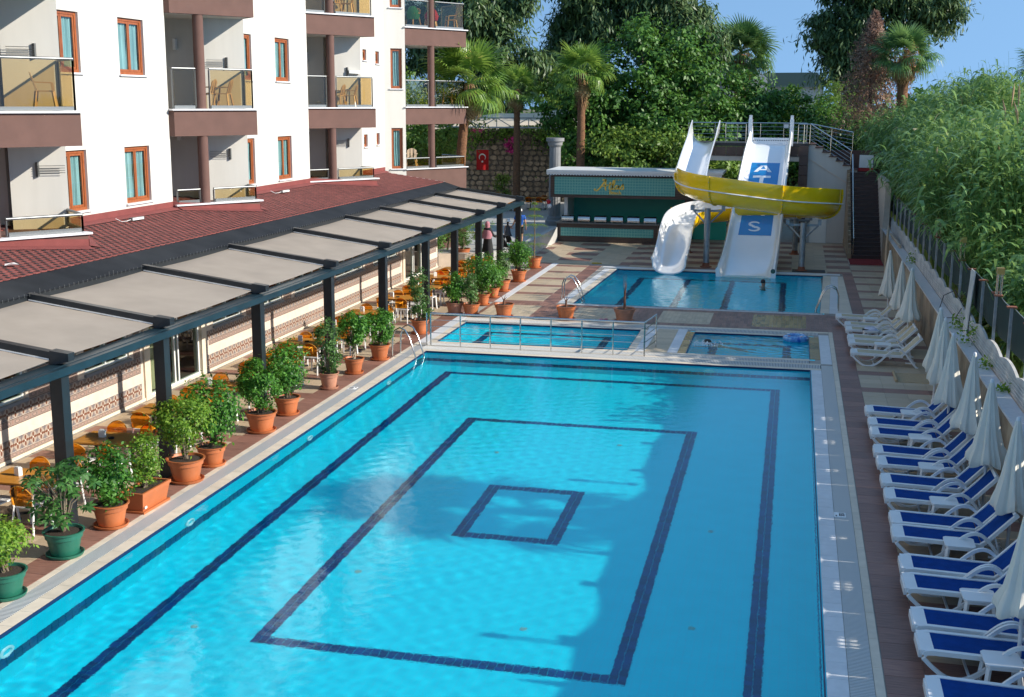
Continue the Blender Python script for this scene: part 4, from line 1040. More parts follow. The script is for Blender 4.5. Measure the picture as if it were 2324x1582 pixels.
# ================================================================ yellow spiral slide with white trough
m_yel = mat('yellow_gelcoat', (.95, .62, .01), .16, namt=.08, nscale=1.2, coat=.6)
m_steel = mat('galvanised_steel', (.33, .36, .38), .45, metal=.55, namt=.3, nscale=5)
spi = thing('spiral_slide', 'yellow and white spiral water slide on galvanised columns', 'water slide', (-3.6, 58, 0), absolute=True)
path = [(-4.62, 66.3, 5.10), (-4.66, 65.2, 5.0), (-4.72, 63.6, 4.52), (-4.75, 61.6, 3.95), (-4.72, 59.6, 3.52), (-4.65, 58.0, 3.25), (-4.45, 56.7, 3.06), (-3.85, 55.75, 2.90), (-2.9, 55.3, 2.76), (-1.6, 55.25, 2.6), (-.3, 55.35, 2.46), (.75, 55.75, 2.36),
        (1.30, 56.7, 2.24), (1.34, 57.8, 2.14), (.75, 58.7, 2.04), (-.4, 59.15, 1.98), (-1.8, 59.25, 1.84), (-3.2, 59.15, 1.72), (-4.3, 58.75, 1.60), (-4.92, 57.8, 1.40), (-5.08, 56.6, .98), (-5.08, 55.4, .50), (-5.06, 54.2, .17), (-5.05, 53.2, .04), (-5.05, 52.75, .0)]
def catmull(P, sub=5):
    P = [Vector(p) for p in P]; out = []
    for i in range(len(P)-1):
        a, b, c, d = P[max(0, i-1)], P[i], P[i+1], P[min(len(P)-1, i+2)]
        for k in range(sub):
            t = k/sub; out.append(.5*((2*b)+(c-a)*t+(2*a-5*b+4*c-d)*t*t+(3*b-a-3*c+d)*t**3))
    out.append(P[-1]); return out
cl = catmull(path, 5); NC = len(cl)
def trough(i, r=.60):
    """cross-section frame at point i; returns list of (lateral, up); outer side of the turn is -side"""
    d = (cl[min(i+1, NC-1)]-cl[max(i-1, 0)]).normalized(); s = d.cross(Vector((0, 0, 1))).normalized(); return s
def section(i, t):
    f = i/NC
    # wall heights: right of travel = outer side of the left-hand turn
    out_h = 0; 
    seg = i/5
    if seg < 4: oh = .10; ih = .10
    elif seg < 6: oh = .15+.28*(seg-4)/2*1.0; ih = .05
    elif seg < 14: oh = .66; ih = 0
    elif seg < 18: oh = .40; ih = 0.05
    else: oh = .10+.30*max(0, (21-seg)/3) if seg < 21 else .10; ih = .22 if seg > 19 else .05+.17*(seg-18)
    if seg < 1.5: oh += .5*(1.5-seg)/1.5; ih += .5*(1.5-seg)/1.5
    ex = max(0, min(1, (seg-18)/3)); rr = .66+.02*ex; A = []; pw = 1-.45*ex
    for k in range(13):
        a = math.pi*(k/12); A.append((-rr*math.cos(a), .60*1.0*(1-max(0, math.sin(a))**pw)*.95))
    A = [(-rr-.02, .57+ih)]+A+[(rr+.05, .57+oh*.6), (rr+.03, .57+oh)]
    return A
inner = []; outer = []; NS = 16
for i in range(NC):
    s = trough(i); S_ = section(i, 0)
    n3 = []
    for (a, h) in S_: inner.append(cl[i]+s*a+Vector((0, 0, h)))
    for k, (a, h) in enumerate(S_):
        dv = Vector((a, h-.57)); dv = dv.normalized()*.055 if 1 <= k <= 13 else Vector((math.copysign(.055, a), 0)); outer.append(cl[i]+s*(a+dv.x)+Vector((0, 0, h+dv.y)))
yi = MB(); yi.add(inner, [(i*NS+j, i*NS+j+1, (i+1)*NS+j+1, (i+1)*NS+j) for i in range(NC-1) for j in range(NS-1)])
# rims and end caps join the two skins
io = MB(); i_end = 21*5
io.add(outer, [(i*NS+j, (i+1)*NS+j, (i+1)*NS+j+1, i*NS+j+1) for i in range(4*5, i_end) for j in range(NS-1)])
io.build('yellow_shell', m_yel, spi, smooth=50)
iw = MB(); iw.add(outer, [(i*NS+j, (i+1)*NS+j, (i+1)*NS+j+1, i*NS+j+1) for i in list(range(0, 4*5))+list(range(i_end, NC-1)) for j in range(NS-1)])
iw.build('white_shell', m_gel, spi, smooth=50)
rim = MB(); al = inner+outer; O = NC*NS
rim.add(al, [(i*NS+j, (i+1)*NS+j, O+(i+1)*NS+j, O+i*NS+j) for i in range(NC-1) for j in (0, NS-1)]+[(i*NS+j, i*NS+j+1, O+i*NS+j+1, O+i*NS+j) for i in (0, NC-1) for j in range(NS-1)])
rim.build('rim', m_gel, spi); yi.build('white_trough', m_gel, spi, smooth=50)
# mid-height flange, joint collars with bolts
fg = MB(); P_ = []
for i in range(4*5+3, 18*5):
    s = trough(i); a, h = section(i, 0)[13]; P_.append(cl[i]+s*(a+.10)+Vector((0, 0, h+.02)))
fg.tube(P_, .045, 6, flat=.6); fg.build('flange', m_wplas, spi, smooth=True)
for i in (29, 38, 49, 61, 72, 83, 94):
    j = MB(); s = trough(i); Q = []
    for k in range(NS):
        q = outer[i*NS+k]; a, h = section(i, 0)[k]; dv = Vector((a, h-.57)).normalized()*.03 if k < 14 else Vector((.03, 0)); Q.append(q+s*dv.x+Vector((0, 0, dv.y)))
    j.tube(Q, .035, 5); j.build('joint_collar', m_yel, spi, smooth=True)
    b = MB()
    for k in range(2, NS-1, 1):
        c = Q[k]; b.box(c.x-.015, c.x+.015, c.y-.06, c.y-.03, c.z-.015, c.z+.015)
    b.build('bolt', m_steel, spi, kind='stuff')
# support columns
for k, (x, y, h) in enumerate(((-3.65, 55.3, 2.6), (.49, 55.05, 2.1), (.19, 61.1, 1.75), (-4.9, 60.4, 1.2), (-1.9, 60.4, 1.5))):
    c = MB(); c.lathe([(.13, 0), (.13, h)], 16, (x, y, 0)); co_ = c.build('support_column', m_steel, spi, smooth=40)
    f = MB(); f.lathe([(.26, 0), (.26, .03), (.17, .05), (.13, .2)], 16, (x, y, 0)); f.build('base_flange', m_rust, co_)
    if k < 3:
        a = MB(); sg_ = 1
        a.bar((x-.65, y+.2, h-.12), (x+.65, y+.2, h-.12), .09, .09); a.bar((x, y, h-.75), (x+.6, y+.2, h-.15), .06, .06); a.bar((x, y, h-.75), (x-.6, y+.2, h-.15), .06, .06)
        a.box(x-.75, x-.6, y, y+.3, h-.1, h+.12); a.box(x+.6, x+.75, y, y+.3, h-.1, h+.12); a.build('bracket', m_steel, co_)
# ================================================================ bar kiosk
m_wood2 = mat('dark_plank_cladding', (.10, .062, .045), .55, rgb2=(.055, .034, .026), nscale=2, stretch=(1.5, 1.5, 22), var=.1)
def patmat(name, base, line, s):
    m, nt, b = nodes(name); L = nt.links.new; N = nt.nodes.new; b.inputs['Roughness'].default_value = .45
    g_ = N('ShaderNodeNewGeometry'); mp = N('ShaderNodeMapping'); mp.inputs['Scale'].default_value = (s, s, s); L(g_.outputs['Position'], mp.inputs[0])
    sp_ = N('ShaderNodeSeparateXYZ'); L(mp.outputs[0], sp_.inputs[0]); cb = N('ShaderNodeCombineXYZ'); L(sp_.outputs[0], cb.inputs[0]); L(sp_.outputs[2], cb.inputs[1])
    v = N('ShaderNodeTexVoronoi'); v.voronoi_dimensions = '2D'; v.feature = 'DISTANCE_TO_EDGE'; v.inputs['Scale'].default_value = 1; v.inputs['Randomness'].default_value = 0.05; L(cb.outputs[0], v.inputs['Vector'])
    v2 = N('ShaderNodeTexVoronoi'); v2.voronoi_dimensions = '2D'; v2.feature = 'DISTANCE_TO_EDGE'; v2.inputs['Scale'].default_value = 2.1; v2.inputs['Randomness'].default_value = .4; L(cb.outputs[0], v2.inputs['Vector'])
    mn = N('ShaderNodeMath'); mn.operation = 'MINIMUM'; L(v.outputs[0], mn.inputs[0]); L(v2.outputs[0], mn.inputs[1])
    r = N('ShaderNodeValToRGB'); r.color_ramp.elements[0].color = (*line, 1); r.color_ramp.elements[1].color = (*base, 1); r.color_ramp.elements[0].position = .05; r.color_ramp.elements[1].position = .11; L(mn.outputs[0], r.inputs[0]); L(r.outputs[0], b.inputs['Base Color']); return m
m_pat = patmat('teal_mosaic_print', (.045, .27, .26), (.22, .50, .40), 7)
m_green = mat('deep_green_panel', (.012, .36, .27), .4); m_gold = mat('gold_lettering', (.95, .60, .08), .4)
bar = thing('beach_bar', 'beach bar kiosk with teal patterned sign, green back wall and plank counter', 'kiosk', (-9.4, 65, 0), absolute=True)
q = MB(); q.box(-12.0, -6.75, 63.8, 64.9, 0, .94); q.build('counter', m_wood2, bar)
for i in range(8): z = .02+i*.115; q = MB(); q.box(-12.02, -6.73, 63.78, 63.798, z, z+.105); q.build('plank', m_wood2, bar)
q = MB(); q.box(-11.8, -6.95, 63.76, 63.778, .30, .73); q.build('mosaic_panel', m_pat, bar)
q = MB(); q.box(-12.08, -6.68, 63.72, 64.95, .942, 1.0); q.build('counter_top', mat('grey_counter_top', (.16, .15, .14), .3), bar)
q = MB(); q.box(-11.75, -3.4, 66.6, 66.8, 0, 2.6); q.build('back_wall', m_green, bar)
q = MB(); q.box(-11.78, -11.6, 64.6, 66.6, 0, 2.45); q.build('side_wall', m_wplas, bar)
q = MB(); q.box(-12.35, -3.6, 63.9, 66.9, 2.30, 3.40); q.build('canopy_box', m_wood2, bar)
for i in range(10): z = 2.3+i*.112; q = MB(); q.box(-12.37, -3.6, 63.78, 63.898, z, z+.105); q.build('plank', m_wood2, bar)
q = MB(); q.box(-12.15, -5.9, 63.755, 63.777, 2.46, 3.36); sgn = q.build('sign_panel', m_pat, bar)
q = MB(); q.box(-12.55, -3.5, 63.55, 67.0, 3.60, 3.72); q.build('roof', m_wplas, bar)
q = MB(); n = 60
for i in range(n):
    x0 = -12.55+i*.15; vs = [(x0, 63.60, 3.6), (x0+.15, 63.60, 3.6)]; a = [(x0+.15*k/6, 63.60, 3.52-.07*math.sin(math.pi*k/6)) for k in range(7)]
    q.add([(x0, 63.6, 3.6)]+a+[(x0+.15, 63.6, 3.6)], [tuple(range(9))]); q.add([(x0, 63.58, 3.6)]+[(p[0], 63.58, p[2]) for p in a]+[(x0+.15, 63.58, 3.6)], [tuple(range(8, -1, -1))])
q.build('scalloped_valance', m_wplas, bar)
# brush-script sign
def stroke(pts, w0, w1, nm='letter'):
    P = catmull([(x, 0, z) for x, z in pts], 6); q = MB(); vs = []
    for i, p in enumerate(P):
        d = (P[min(i+1, len(P)-1)]-P[max(i-1, 0)]).normalized(); n = Vector((-d.z, 0, d.x)); t = i/(len(P)-1)
        # broad-nib pen held at 40 degrees: downstrokes thick, upstrokes thin
        w = w0+(w1-w0)*abs(d.dot(Vector((-.3, 0, -.95))))**2
        vs += [(p.x+n.x*w, 63.735, p.z+n.z*w), (p.x-n.x*w, 63.735, p.z-n.z*w), (p.x+n.x*w, 63.754, p.z+n.z*w), (p.x-n.x*w, 63.754, p.z-n.z*w)]
    fs = []
    for i in range(len(P)-1):
        a = 4*i; b = a+4; fs += [(a, a+1, b+1, b), (a, b, b+2, a+2), (a+1, a+3, b+3, b+1)]
    q.add(vs, fs); return q
ox, oz = -9.65, 2.92; S_ = 1.0
GL = [  # A t l a s (big), Beach (small)
 [[(-.30, -.14), (-.34, -.20), (-.26, -.24), (-.12, -.12), (.05, .12), (.16, .30), (.17, .30), (.15, .1), (.15, -.15), (.2, -.22)], [(-.02, -.02), (.1, 0), (.26, .06)], [(.02, .27), (.1, .33), (.18, .31)]],
 [[(.38, .20), (.34, .0), (.33, -.14), (.38, -.17), (.44, -.10)], [(.27, .06), (.38, .08), (.48, .11)]],
 [[(.44, -.10), (.54, .12), (.56, .26), (.51, .27), (.48, .08), (.47, -.12), (.52, -.16), (.58, -.08)]],
 [[(.74, .02), (.68, .05), (.61, -.02), (.60, -.12), (.66, -.14), (.73, -.05), (.76, .03), (.74, -.10), (.78, -.14), (.84, -.07)]],
 [[(.84, -.07), (.93, .08), (.94, .10), (.95, 0), (.97, -.08), (.91, -.15), (.84, -.13)]]]
for ch in GL:
    q = MB()
    for st in ch: s_ = stroke([(ox+x*1.15, oz+z*1.05) for x, z in st], .012, .042); q.add(s_.v, s_.f)
    q.build('letter', m_gold, sgn)
GB = [[[(0, .1), (0, -.1)], [(-.02, .1), (.07, .09), (.07, .02), (.0, 0), (.09, -.03), (.07, -.1), (-.01, -.1)]], [[(.12, -.04), (.2, .0), (.17, .03), (.13, -.03), (.16, -.1), (.22, -.07)]], [[(.32, .01), (.26, .0), (.25, -.08), (.3, -.09), (.34, .0), (.34, -.09), (.38, -.08)]], [[(.47, .0), (.42, .0), (.40, -.07), (.44, -.1), (.49, -.07)]], [[(.53, .1), (.52, -.1)], [(.52, -.04), (.57, .01), (.6, -.01), (.6, -.1), (.64, -.08)]]]
for ch in GB:
    q = MB()
    for st in ch: s_ = stroke([(-9.25+x*.95, 2.60+z*.9) for x, z in st], .008, .022); q.add(s_.v, s_.f)
    q.build('letter', m_gold, sgn)
for i in range(3):
    q = MB(); c = (-8.95+i*.14, 63.74, 3.24); vs = [(c[0]+(.05 if k % 2 == 0 else .02)*math.sin(k*math.pi/5), c[1], c[2]+(.05 if k % 2 == 0 else .02)*math.cos(k*math.pi/5)) for k in range(10)]; q.add(vs, [tuple(range(10))]); q.build('star', m_gold, sgn)
# chafing dishes
for k in range(6):
    t = thing('chafing_dish', 'steel chafing dish on the bar counter, %s from the left' % ORD[k], 'chafing dish', (-11.48+k*.865, 64.15, 1.0), group='chafing dishes on the bar counter')
    q = MB(); q.box(-.32, .32, -.2, .2, .06, .13); q.build('basin', m_chrome, t)
    vs = []; n = 10
    for i in range(n+1): a = math.pi*i/n; vs += [(-.31, -.2*math.cos(a), .135+.22*math.sin(a)), (.31, -.2*math.cos(a), .135+.22*math.sin(a))]
    q = MB(); q.add(vs, [(2*i, 2*i+2, 2*i+3, 2*i+1) for i in range(n)]+[tuple(range(0, 2*n+2, 2)), tuple(range(2*n+1, 0, -2))]); q.build('lid', m_chrome, t, smooth=40)
    q = MB(); [q.box(x-.02, x+.02, y-.02, y+.02, 0, .06) for x in (-.28, .28) for y in (-.17, .17)]; q.build('leg', m_alu, t)
    q = MB(); q.bar((.33, -.1, .2), (.33, .1, .2), .03, .03); q.build('handle', m_black, t)
# pillar with fluting beside the bar
m_pill = mat('shade_toned_pillar', (.23, .23, .23), .7, namt=.15, nscale=3)  # shade on the white pillar is put into this grey colour
pil = thing('fluted_pillar', 'tall fluted grey pillar rising beside the beach bar', 'pillar', (-12.95, 68, .42))
q = MB(); q.lathe([(.52, 0), (.52, .25), (.42, .32), (.40, .45), (.33, .5), (.31, 4.3), (.4, 4.42), (.42, 4.6), (.5, 4.62), (.5, 4.8)], 48, squash=lambda a, z: 1-.07*max(0, math.sin(a*12)) if .5 <= z <= 4.3 else 1); q.build('shaft', m_pill, pil, smooth=30)
for x, z, m, lb in ((-12.45, 2.05, mat('red_balloon', (.5, .01, .02), .3), 'red balloon tied on the side of the beach bar'), (-12.4, 1.83, m_wplas, 'white balloon hanging just below the red one beside the bar')):
    q = MB(); q.lathe([(0, -.13), (.07, -.1), (.12, 0), (.1, .09), (0, .13)], 12, (x, 63.7, z)); tag(q.build('balloon', m, smooth=True), lb, 'balloon')
# ================================================================ steel railing along the children's pool
kr = thing('pool_railing', 'stainless steel railing between the main pool and the children\'s pool', 'railing', (-7, 34.98, 0), absolute=True)
railing(kr, [(-10.39, 35.0), (-3.98, 34.97)], 0, .98, spacing=.915, r=.022)
railing(kr, [(-3.98, 34.97), (-3.8, 36.4)], 0, .98, spacing=1.4, r=.022)
q = MB(); q.tube([(-10.53, 35.05, 0), (-10.53, 35.05, .98)], .022, 8); q.build('post', m_chrome, kr, smooth=True)
# ladders
def ladder(name, lb, base, rz_):
    t = thing(name, lb, 'pool ladder', base, rz_, 'steel pool ladders')
    for s in (-1, 1):
        q = MB(); q.tube([(-.62, s*.25, 0), (-.60, s*.25, .55), (-.52, s*.25, .75), (-.36, s*.25, .84), (-.2, s*.25, .78), (-.05, s*.25, .55), (.14, s*.25, .0), (.16, s*.25, -.7)], .024, 10); q.build('side_rail', m_chrome, t, smooth=True)
    for z in (-.25, -.5): q = MB(); q.box(.1, .2, -.24, .24, z-.02, z+.02); q.build('rung', m_chrome, t)
ladder('pool_ladder', 'steel pool ladder at the far corner of the main pool beside the railing', (-10.38, 33.4, 0), R(-10))
ladder('pool_ladder', 'steel pool ladder at the slide pool corner beside the bare pots', (-7.6, 45.0, 0), 0)
ladder('pool_ladder', 'steel pool ladder at the slide pool beside the beige loungers', (1.12, 44.75, 0), math.pi)
# marble-sided terrace ramp behind the pots, planter wall
tr = MB()
tr.prism([(-16.8, 52.6), (-15.1, 52.6), (-12.35, 56.5), (-12.35, 84), (-24, 84), (-24, 60), (-17, 57)], -.3, .42)
ter = tr.build('terrace', m_pave, kind='structure')
q = MB(); q.prism([(-12.2, 56.4), (-11.95, 56.4), (-11.95, 63.6), (-12.2, 63.6)], 0, .75); tag(q.build('parapet', m_pave), 'low pale marble parapet running from the path to the beach bar', 'wall')  # duller paving colour stands in for shade on the pale parapet
q = MB(); q.prism([(-15.15, 52.3), (-13.5, 52.95), (-13.6, 53.2), (-15.15, 52.6)], 0, .58); tag(q.build('planter_wall', m_wallc), 'low cream stone planter wall at the end of the restaurant annex', 'wall')
# rolled mat on the deck
q = MB(); q.box(2.9, 4.05, 33.2, 34.35, 0, .012); q.tube([(2.88, 33.2, .035), (2.88, 34.35, .035)], .04, 8); tag(q.build('straw_mat', mat('straw_mat', (.46, .34, .20), .9, namt=.2, nscale=30)), 'straw mat with a rolled edge lying between beige and blue loungers', 'mat')
q = MB(); q.box(.1, 1.5, 54.6, 55.5, 0, .015); tag(q.build('rubber_mat', m_black), 'black rubber mat under the right column of the spiral slide', 'mat')
# ================================================================ sun loungers
m_frame = mat('white_resin', (.78, .78, .77), .3, namt=.05, nscale=3)
m_slingB = mat('blue_sling', (.001, .05, .25), .9, spec=.15, namt=.2, nscale=6, bump=.2, bscale=300)
m_slingC = mat('beige_sling', (.55, .46, .30), .75, namt=.1, nscale=6, bump=.2, bscale=300)
def strip(mb, pts, hw, th, y0=0):
    """band following pts (x,z), spanning y0-hw..y0+hw"""
    vs = []
    for i, (x, z) in enumerate(pts):
        a = pts[max(0, i-1)]; b = pts[min(len(pts)-1, i+1)]; d = Vector((b[0]-a[0], b[1]-a[1])).normalized(); n = Vector((-d.y, d.x))*th
        vs += [(x, y0-hw, z), (x, y0+hw, z), (x-n.x, y0+hw, z-n.y), (x-n.x, y0-hw, z-n.y)]
    k = len(pts); mb.add(vs, [(4*i+j, 4*i+(j+1) % 4, 4*i+4+(j+1) % 4, 4*i+4+j) for i in range(k-1) for j in range(4)]+[(3, 2, 1, 0), (4*k-4, 4*k-3, 4*k-2, 4*k-1)])
def make_lounger(m_sling, back_deg, label):
    t = thing('sun_lounger', label, 'sun lounger', (0, 0, 0)); hx, hz = 1.33, .33
    a = R(back_deg); bx, bz = hx+.72*math.cos(a), hz+.72*math.sin(a)
    f = MB()
    for s in (-1, 1): strip(f, [(.02, .30), (.05, .345), (.14, .36), (.5, .350), (1.0, .335), (hx+.04, .325)], .035, .062, s*.30)
    f.box(.0, .17, -.315, .315, .285, .352); f.box(-.02, .03, -.27, .27, .23, .33)
    f.build('seat_frame', m_frame, t, smooth=30)
    g_ = MB()
    for s in (-1, 1): strip(g_, [(hx-.02, hz), (hx+.1*math.cos(a), hz+.1*math.sin(a)), (bx, bz)], .033, .055, s*.295)
    c = MB(); c.bar((bx, -.33, bz-.02), (bx, .33, bz-.02), .09, .05, up=(math.cos(a), 0, math.sin(a))); g_.add(c.v, c.f)
    g_.build('back_frame', m_frame, t, smooth=30)
    s_ = MB(); pts = [(.15, .352), (.5, .338), (.95, .322), (hx+.0, .318)]; strip(s_, pts, .268, .008); s_.build('seat_sling', m_sling, t, smooth=40)
    b_ = MB(); strip(b_, [(hx+.01, hz), (hx+.3*math.cos(a)+.012, hz+.3*math.sin(a)-.012), (bx-.03, bz-.02)], .262, .008); b_.build('back_sling', m_sling, t, smooth=40)
    leg = catmull([(.05, 0, .28), (.17, 0, .16), (.34, 0, .04), (.52, 0, .03), (.72, 0, .14), (.92, 0, .35), (1.10, 0, .50), (1.27, 0, .53), (1.42, 0, .44), (1.58, 0, .24), (1.74, 0, .05), (1.80, 0, .02)], 3)
    for s in (-1, 1):
        l = MB(); strip(l, [(p.x, p.z) for p in leg], .024, .05, s*.345); l.build('arm_and_leg', m_frame, t, smooth=40)
    w = MB()
    for s in (-1, 1): w.bar((1.45, s*.28, .12), (1.72, s*.28, .10), .03, .03); w.bar((hx+.3, s*.28, .10), (hx+.28*math.cos(a), s*.28, hz+.28*math.sin(a)-.04), .025, .025)
    w.bar((1.5, -.34, .28), (1.5, .34, .28), .03, .03); w.bar((.6, -.34, .06), (.6, .34, .06), .03, .03); w.build('support', m_frame, t)
    return t
blueY = [28.92, 27.78, 26.92, 25.5, 24.64, 23.43, 22.52, 21.2, 20.48, 19.07, 18.26, 16.96, 16.16, 14.8]
protoB = make_lounger(m_slingB, 48, ''); protoC = make_lounger(m_slingC, 46, '')
protoB['group'] = 'blue sun loungers in a row'; protoC['group'] = 'beige sun loungers in a row'
for i, y in enumerate(blueY):
    lb = '%s blue sun lounger from the straw mat, in the row towards the bottom corner' % ORD[i] if i < 13 else 'blue sun lounger cut off by the bottom edge of the picture, last of the row'
    if i == 0: protoB['label'] = lb; protoB.location = (1.85, y-.3, 0)
    else: copy_tree(protoB, (1.85+random.uniform(-.012, .02), y-.3, 0), R(random.uniform(-1.2, 1.2)), lb)
whY = [41.86, 40.36, 39.48, 38.1, 37.3, 35.78]
for i, y in enumerate(whY):
    lb = '%s beige sun lounger counting from the slide pool ladder' % ORD[i]
    if i == 0: protoC['label'] = lb; protoC.location = (1.57, y-.3, 0)
    else: copy_tree(protoC, (1.80, y-.3, 0), R(random.uniform(-1, 1)), lb)
# side tables
def side_table(label):
    t = thing('side_table', label, 'side table', group='small white tables between the loungers')
    q = MB(); q.prism([(-.23, -.19), (-.19, -.23), (.19, -.23), (.23, -.19), (.23, .19), (.19, .23), (-.19, .23), (-.23, .19)], .375, .40); q.prism([(-.21, -.17), (-.17, -.21), (.17, -.21), (.21, -.17), (.21, .17), (.17, .21), (-.17, .21), (-.21, .17)], .33, .375); q.build('table_top', m_frame, t, smooth=20)
    for sx in (-1, 1):
        for sy in (-1, 1): q = MB(); q.bar((sx*.18, sy*.18, .34), (sx*.215, sy*.215, 0), .05, .05); q.build('leg', m_frame, t)
    return t
st = None
for i, y in enumerate([28.28, 26.15, 23.98, 21.82, 19.7, 17.5, 15.4]):
    lb = 'small white plastic table between blue loungers, %s one from the straw mat' % ORD[i]
    if st is None: st = side_table(lb); st.location = (2.82, y, 0)
    else: copy_tree(st, (2.82, y, 0), R(random.uniform(-3, 3)), lb)
for i, (x, y) in enumerate(((2.62, 40.9), (2.5, 38.7), (2.72, 36.5))):
    copy_tree(st, (x, y, 0), 0, ('small white table beside the first beige lounger by the slide pool', 'small white table carrying a crumpled towel between beige loungers', 'small white table between the two beige loungers next to the straw mat')[i])
m_towel = mat('pale_lilac_towel', (.62, .62, .72), .95, namt=.15, nscale=9)
q = MB(); n = 14; vs = []
for i in range(n+1):
    for j in range(n+1):
        x, y = i/n-.5, j/n-.5; h = max(0, 1-(x*x+y*y)*4.2); z = .13*h**.6*(.55+.6*abs(mnoise.noise(Vector((x*6, y*6, 1))))); vs.append((2.5+x*.42, 38.7+y*.34, .405+z))
q.add(vs, [(i*(n+1)+j, (i+1)*(n+1)+j, (i+1)*(n+1)+j+1, i*(n+1)+j+1) for i in range(n) for j in range(n)])
tag(q.build('towel', m_towel, smooth=True), 'crumpled pale towel left on a small white table', 'towel')
q = MB(); q.box(-.11, .11, -.045, .045, 0, .03); q.box(-.11, .11, .06, .14, 0, .03); o = q.build('sandals', m_black); o.location = (2.36, 38.6, .402); tag(o, 'pair of dark sandals beside the towel on the white table', 'sandals')
# closed parasols
m_canv = mat('cream_canvas', (.74, .71, .62), .85, namt=.06, nscale=2, bump=.1, bscale=200, sss=0)
m_pole = mat('white_pole', (.72, .72, .72), .35)
def parasol(label, h, seed, wd=1.0):
    t = thing('parasol', label, 'parasol', group='closed cream parasols'); rnd = random.Random(seed); ph = rnd.random()*6
    q = MB(); q.lathe([(.028, 0), (.028, h+.02)], 10); q.build('pole', m_pole, t, smooth=40)
    q = MB(); q.lathe([(.055, 0), (.055, .09), (.035, .13), (.035, .2)], 12); q.build('base_socket', m_pole, t, smooth=40)
    b = h-1.47; prof = [(.03, h), (.045, h-.05), (.085, h-.28), (.13, h-.6), (.18, h-.9), (.235, h-1.15), (.29*wd, b+.12), (.30*wd, b+.02), (.29*wd, b), (.22, b+.03), (.05, b+.25)]
    q = MB(); q.lathe(prof, 64, squash=lambda a, z: 1+(.10+.05*math.sin(a*3+ph))*math.sin(a*8+ph+z*.8)*(1 if z < h-.1 else .2)+.05*math.sin(a*21+z*3))
    q.v = [(x, y, z+(.05*math.sin(math.atan2(y, x)*4+ph) if z < b+.3 else 0)) for x, y, z in q.v]
    q.build('canopy', m_canv, t, smooth=60); q = MB(); q.lathe([(.034, h-.03), (.036, h+.03), (.02, h+.05), (0, h+.055)], 10); q.build('finial', m_pole, t, smooth=True)
    return t
for i, (y, h, x, lb) in enumerate(((43.2, 2.3, 3.3, 'closed cream parasol farthest back, by the first beige lounger'), (40.9, 2.24, 3.46, 'closed cream parasol standing between the first beige loungers'), (37.79, 2.4, 3.48, 'closed cream parasol over the last beige loungers'),
    (30.94, 2.34, 3.57, 'closed cream parasol just past the straw mat'), (29.69, 2.3, 3.55, 'closed cream parasol beside the first blue lounger'), (27.42, 2.34, 3.5, 'closed cream parasol over the second blue lounger pair'),
    (24.92, 2.42, 3.56, 'closed cream parasol over the third blue lounger pair'), (22.5, 2.42, 3.57, 'closed cream parasol over the fourth blue lounger pair'), (20.22, 2.3, 3.63, 'closed cream parasol with a loose folded hem, cut by the picture edge'), (15.7, 2.4, 3.07, 'closed parasol of which mainly the white pole shows in the bottom corner'))):
    p = parasol(lb, h, i, 1.12 if h > 2.35 else 1); p.location = (x, y, 0); p.rotation_euler = (R(random.uniform(-1, 1)), R(random.uniform(-1, 1)), 0)
# ================================================================ restaurant tables and chairs
m_tab = mat('honey_table_top', (.60, .27, .045), .3, rgb2=(.46, .19, .03), nscale=1.5, stretch=(2, 14, 1), var=.08)
m_amber = glassmat('amber_transparent_plastic', (.97, .60, .16), 1.1)
m_amber2 = mat('amber_plastic', (.65, .28, .03), .2, coat=.4)
def din_table():
    t = thing('dining_table', '', 'dining table', group='honey coloured dining tables under the pergola')
    q = MB(); q.box(-.66, .66, -.42, .42, .715, .745); q.build('table_top', m_tab, t)
    q = MB(); q.box(-.6, .6, -.36, .36, .68, .715); q.build('apron', m_dwood, t)
    for sx in (-.38, .38):
        q = MB(); q.tube([(sx, 0, .05), (sx, 0, .69)], .03, 8); q.bar((sx-.25, -.2, .03), (sx+.25, .2, .03), .05, .04); q.bar((sx-.25, .2, .03), (sx+.25, -.2, .03), .05, .04); q.build('leg', m_black, t)
    return t
def din_chair(m_seat=None, m_back=None, nm='dining_chair'):
    t = thing(nm, '', 'chair', group='white chairs with amber backs at the dining tables'); m_seat = m_seat or m_frame; m_back = m_back or m_amber
    q = MB(); q.prism([(-.21, -.2), (.21, -.22), (.22, .2), (.0, .22), (-.20, .2)], .44, .465); q.build('seat', m_seat, t)
    for sx in (-1, 1): q = MB(); q.bar((sx*.19, .2, .45), (sx*.215, .25, 0), .035, .035); q.build('leg', m_seat, t)
    for sx in (-1, 1): q = MB(); q.tube([(sx*.215, -.27, 0), (sx*.19, -.2, .45), (sx*.20, -.23, .62)], .019, 6); q.build('leg', m_seat, t)
    n = 10; vs = []
    for i in range(n+1):
        a = math.pi*(.5+.0)*(2*i/n-1)*.62; x = .255*math.sin(a); y = -.27+.10*(1-math.cos(a)); arch = math.cos(a*1.15)
        vs += [(x, y, .50), (x, y-.03, .62+.24*max(.25, arch)), (x*.96, y+.012, .50), (x*.96, y-.018, .62+.24*max(.25, arch)-.005)]
    q = MB(); q.add(vs, [(4*i, 4*i+4, 4*i+5, 4*i+1) for i in range(n)]+[(4*i+2, 4*i+3, 4*i+7, 4*i+6) for i in range(n)]+[(4*i+1, 4*i+5, 4*i+7, 4*i+3) for i in range(n)]); q.build('backrest', m_back, t, smooth=50)
    q = MB(); q.tube([(vs[4*i+1][0], vs[4*i+1][1], vs[4*i+1][2]) for i in range(n+1)], .009, 6); q.build('back_rim', m_amber2 if m_back is m_amber else m_back, t, smooth=True)
    return t
TY = [15.9, 18.35, 20.95, 23.3, 25.65, 28.45, 31.1, 33.65, 36.1, 39.15, 41.85, 44.3, 46.55, 48.95]
pt = din_table(); pc = din_chair(); ft_ = True; fc_ = True
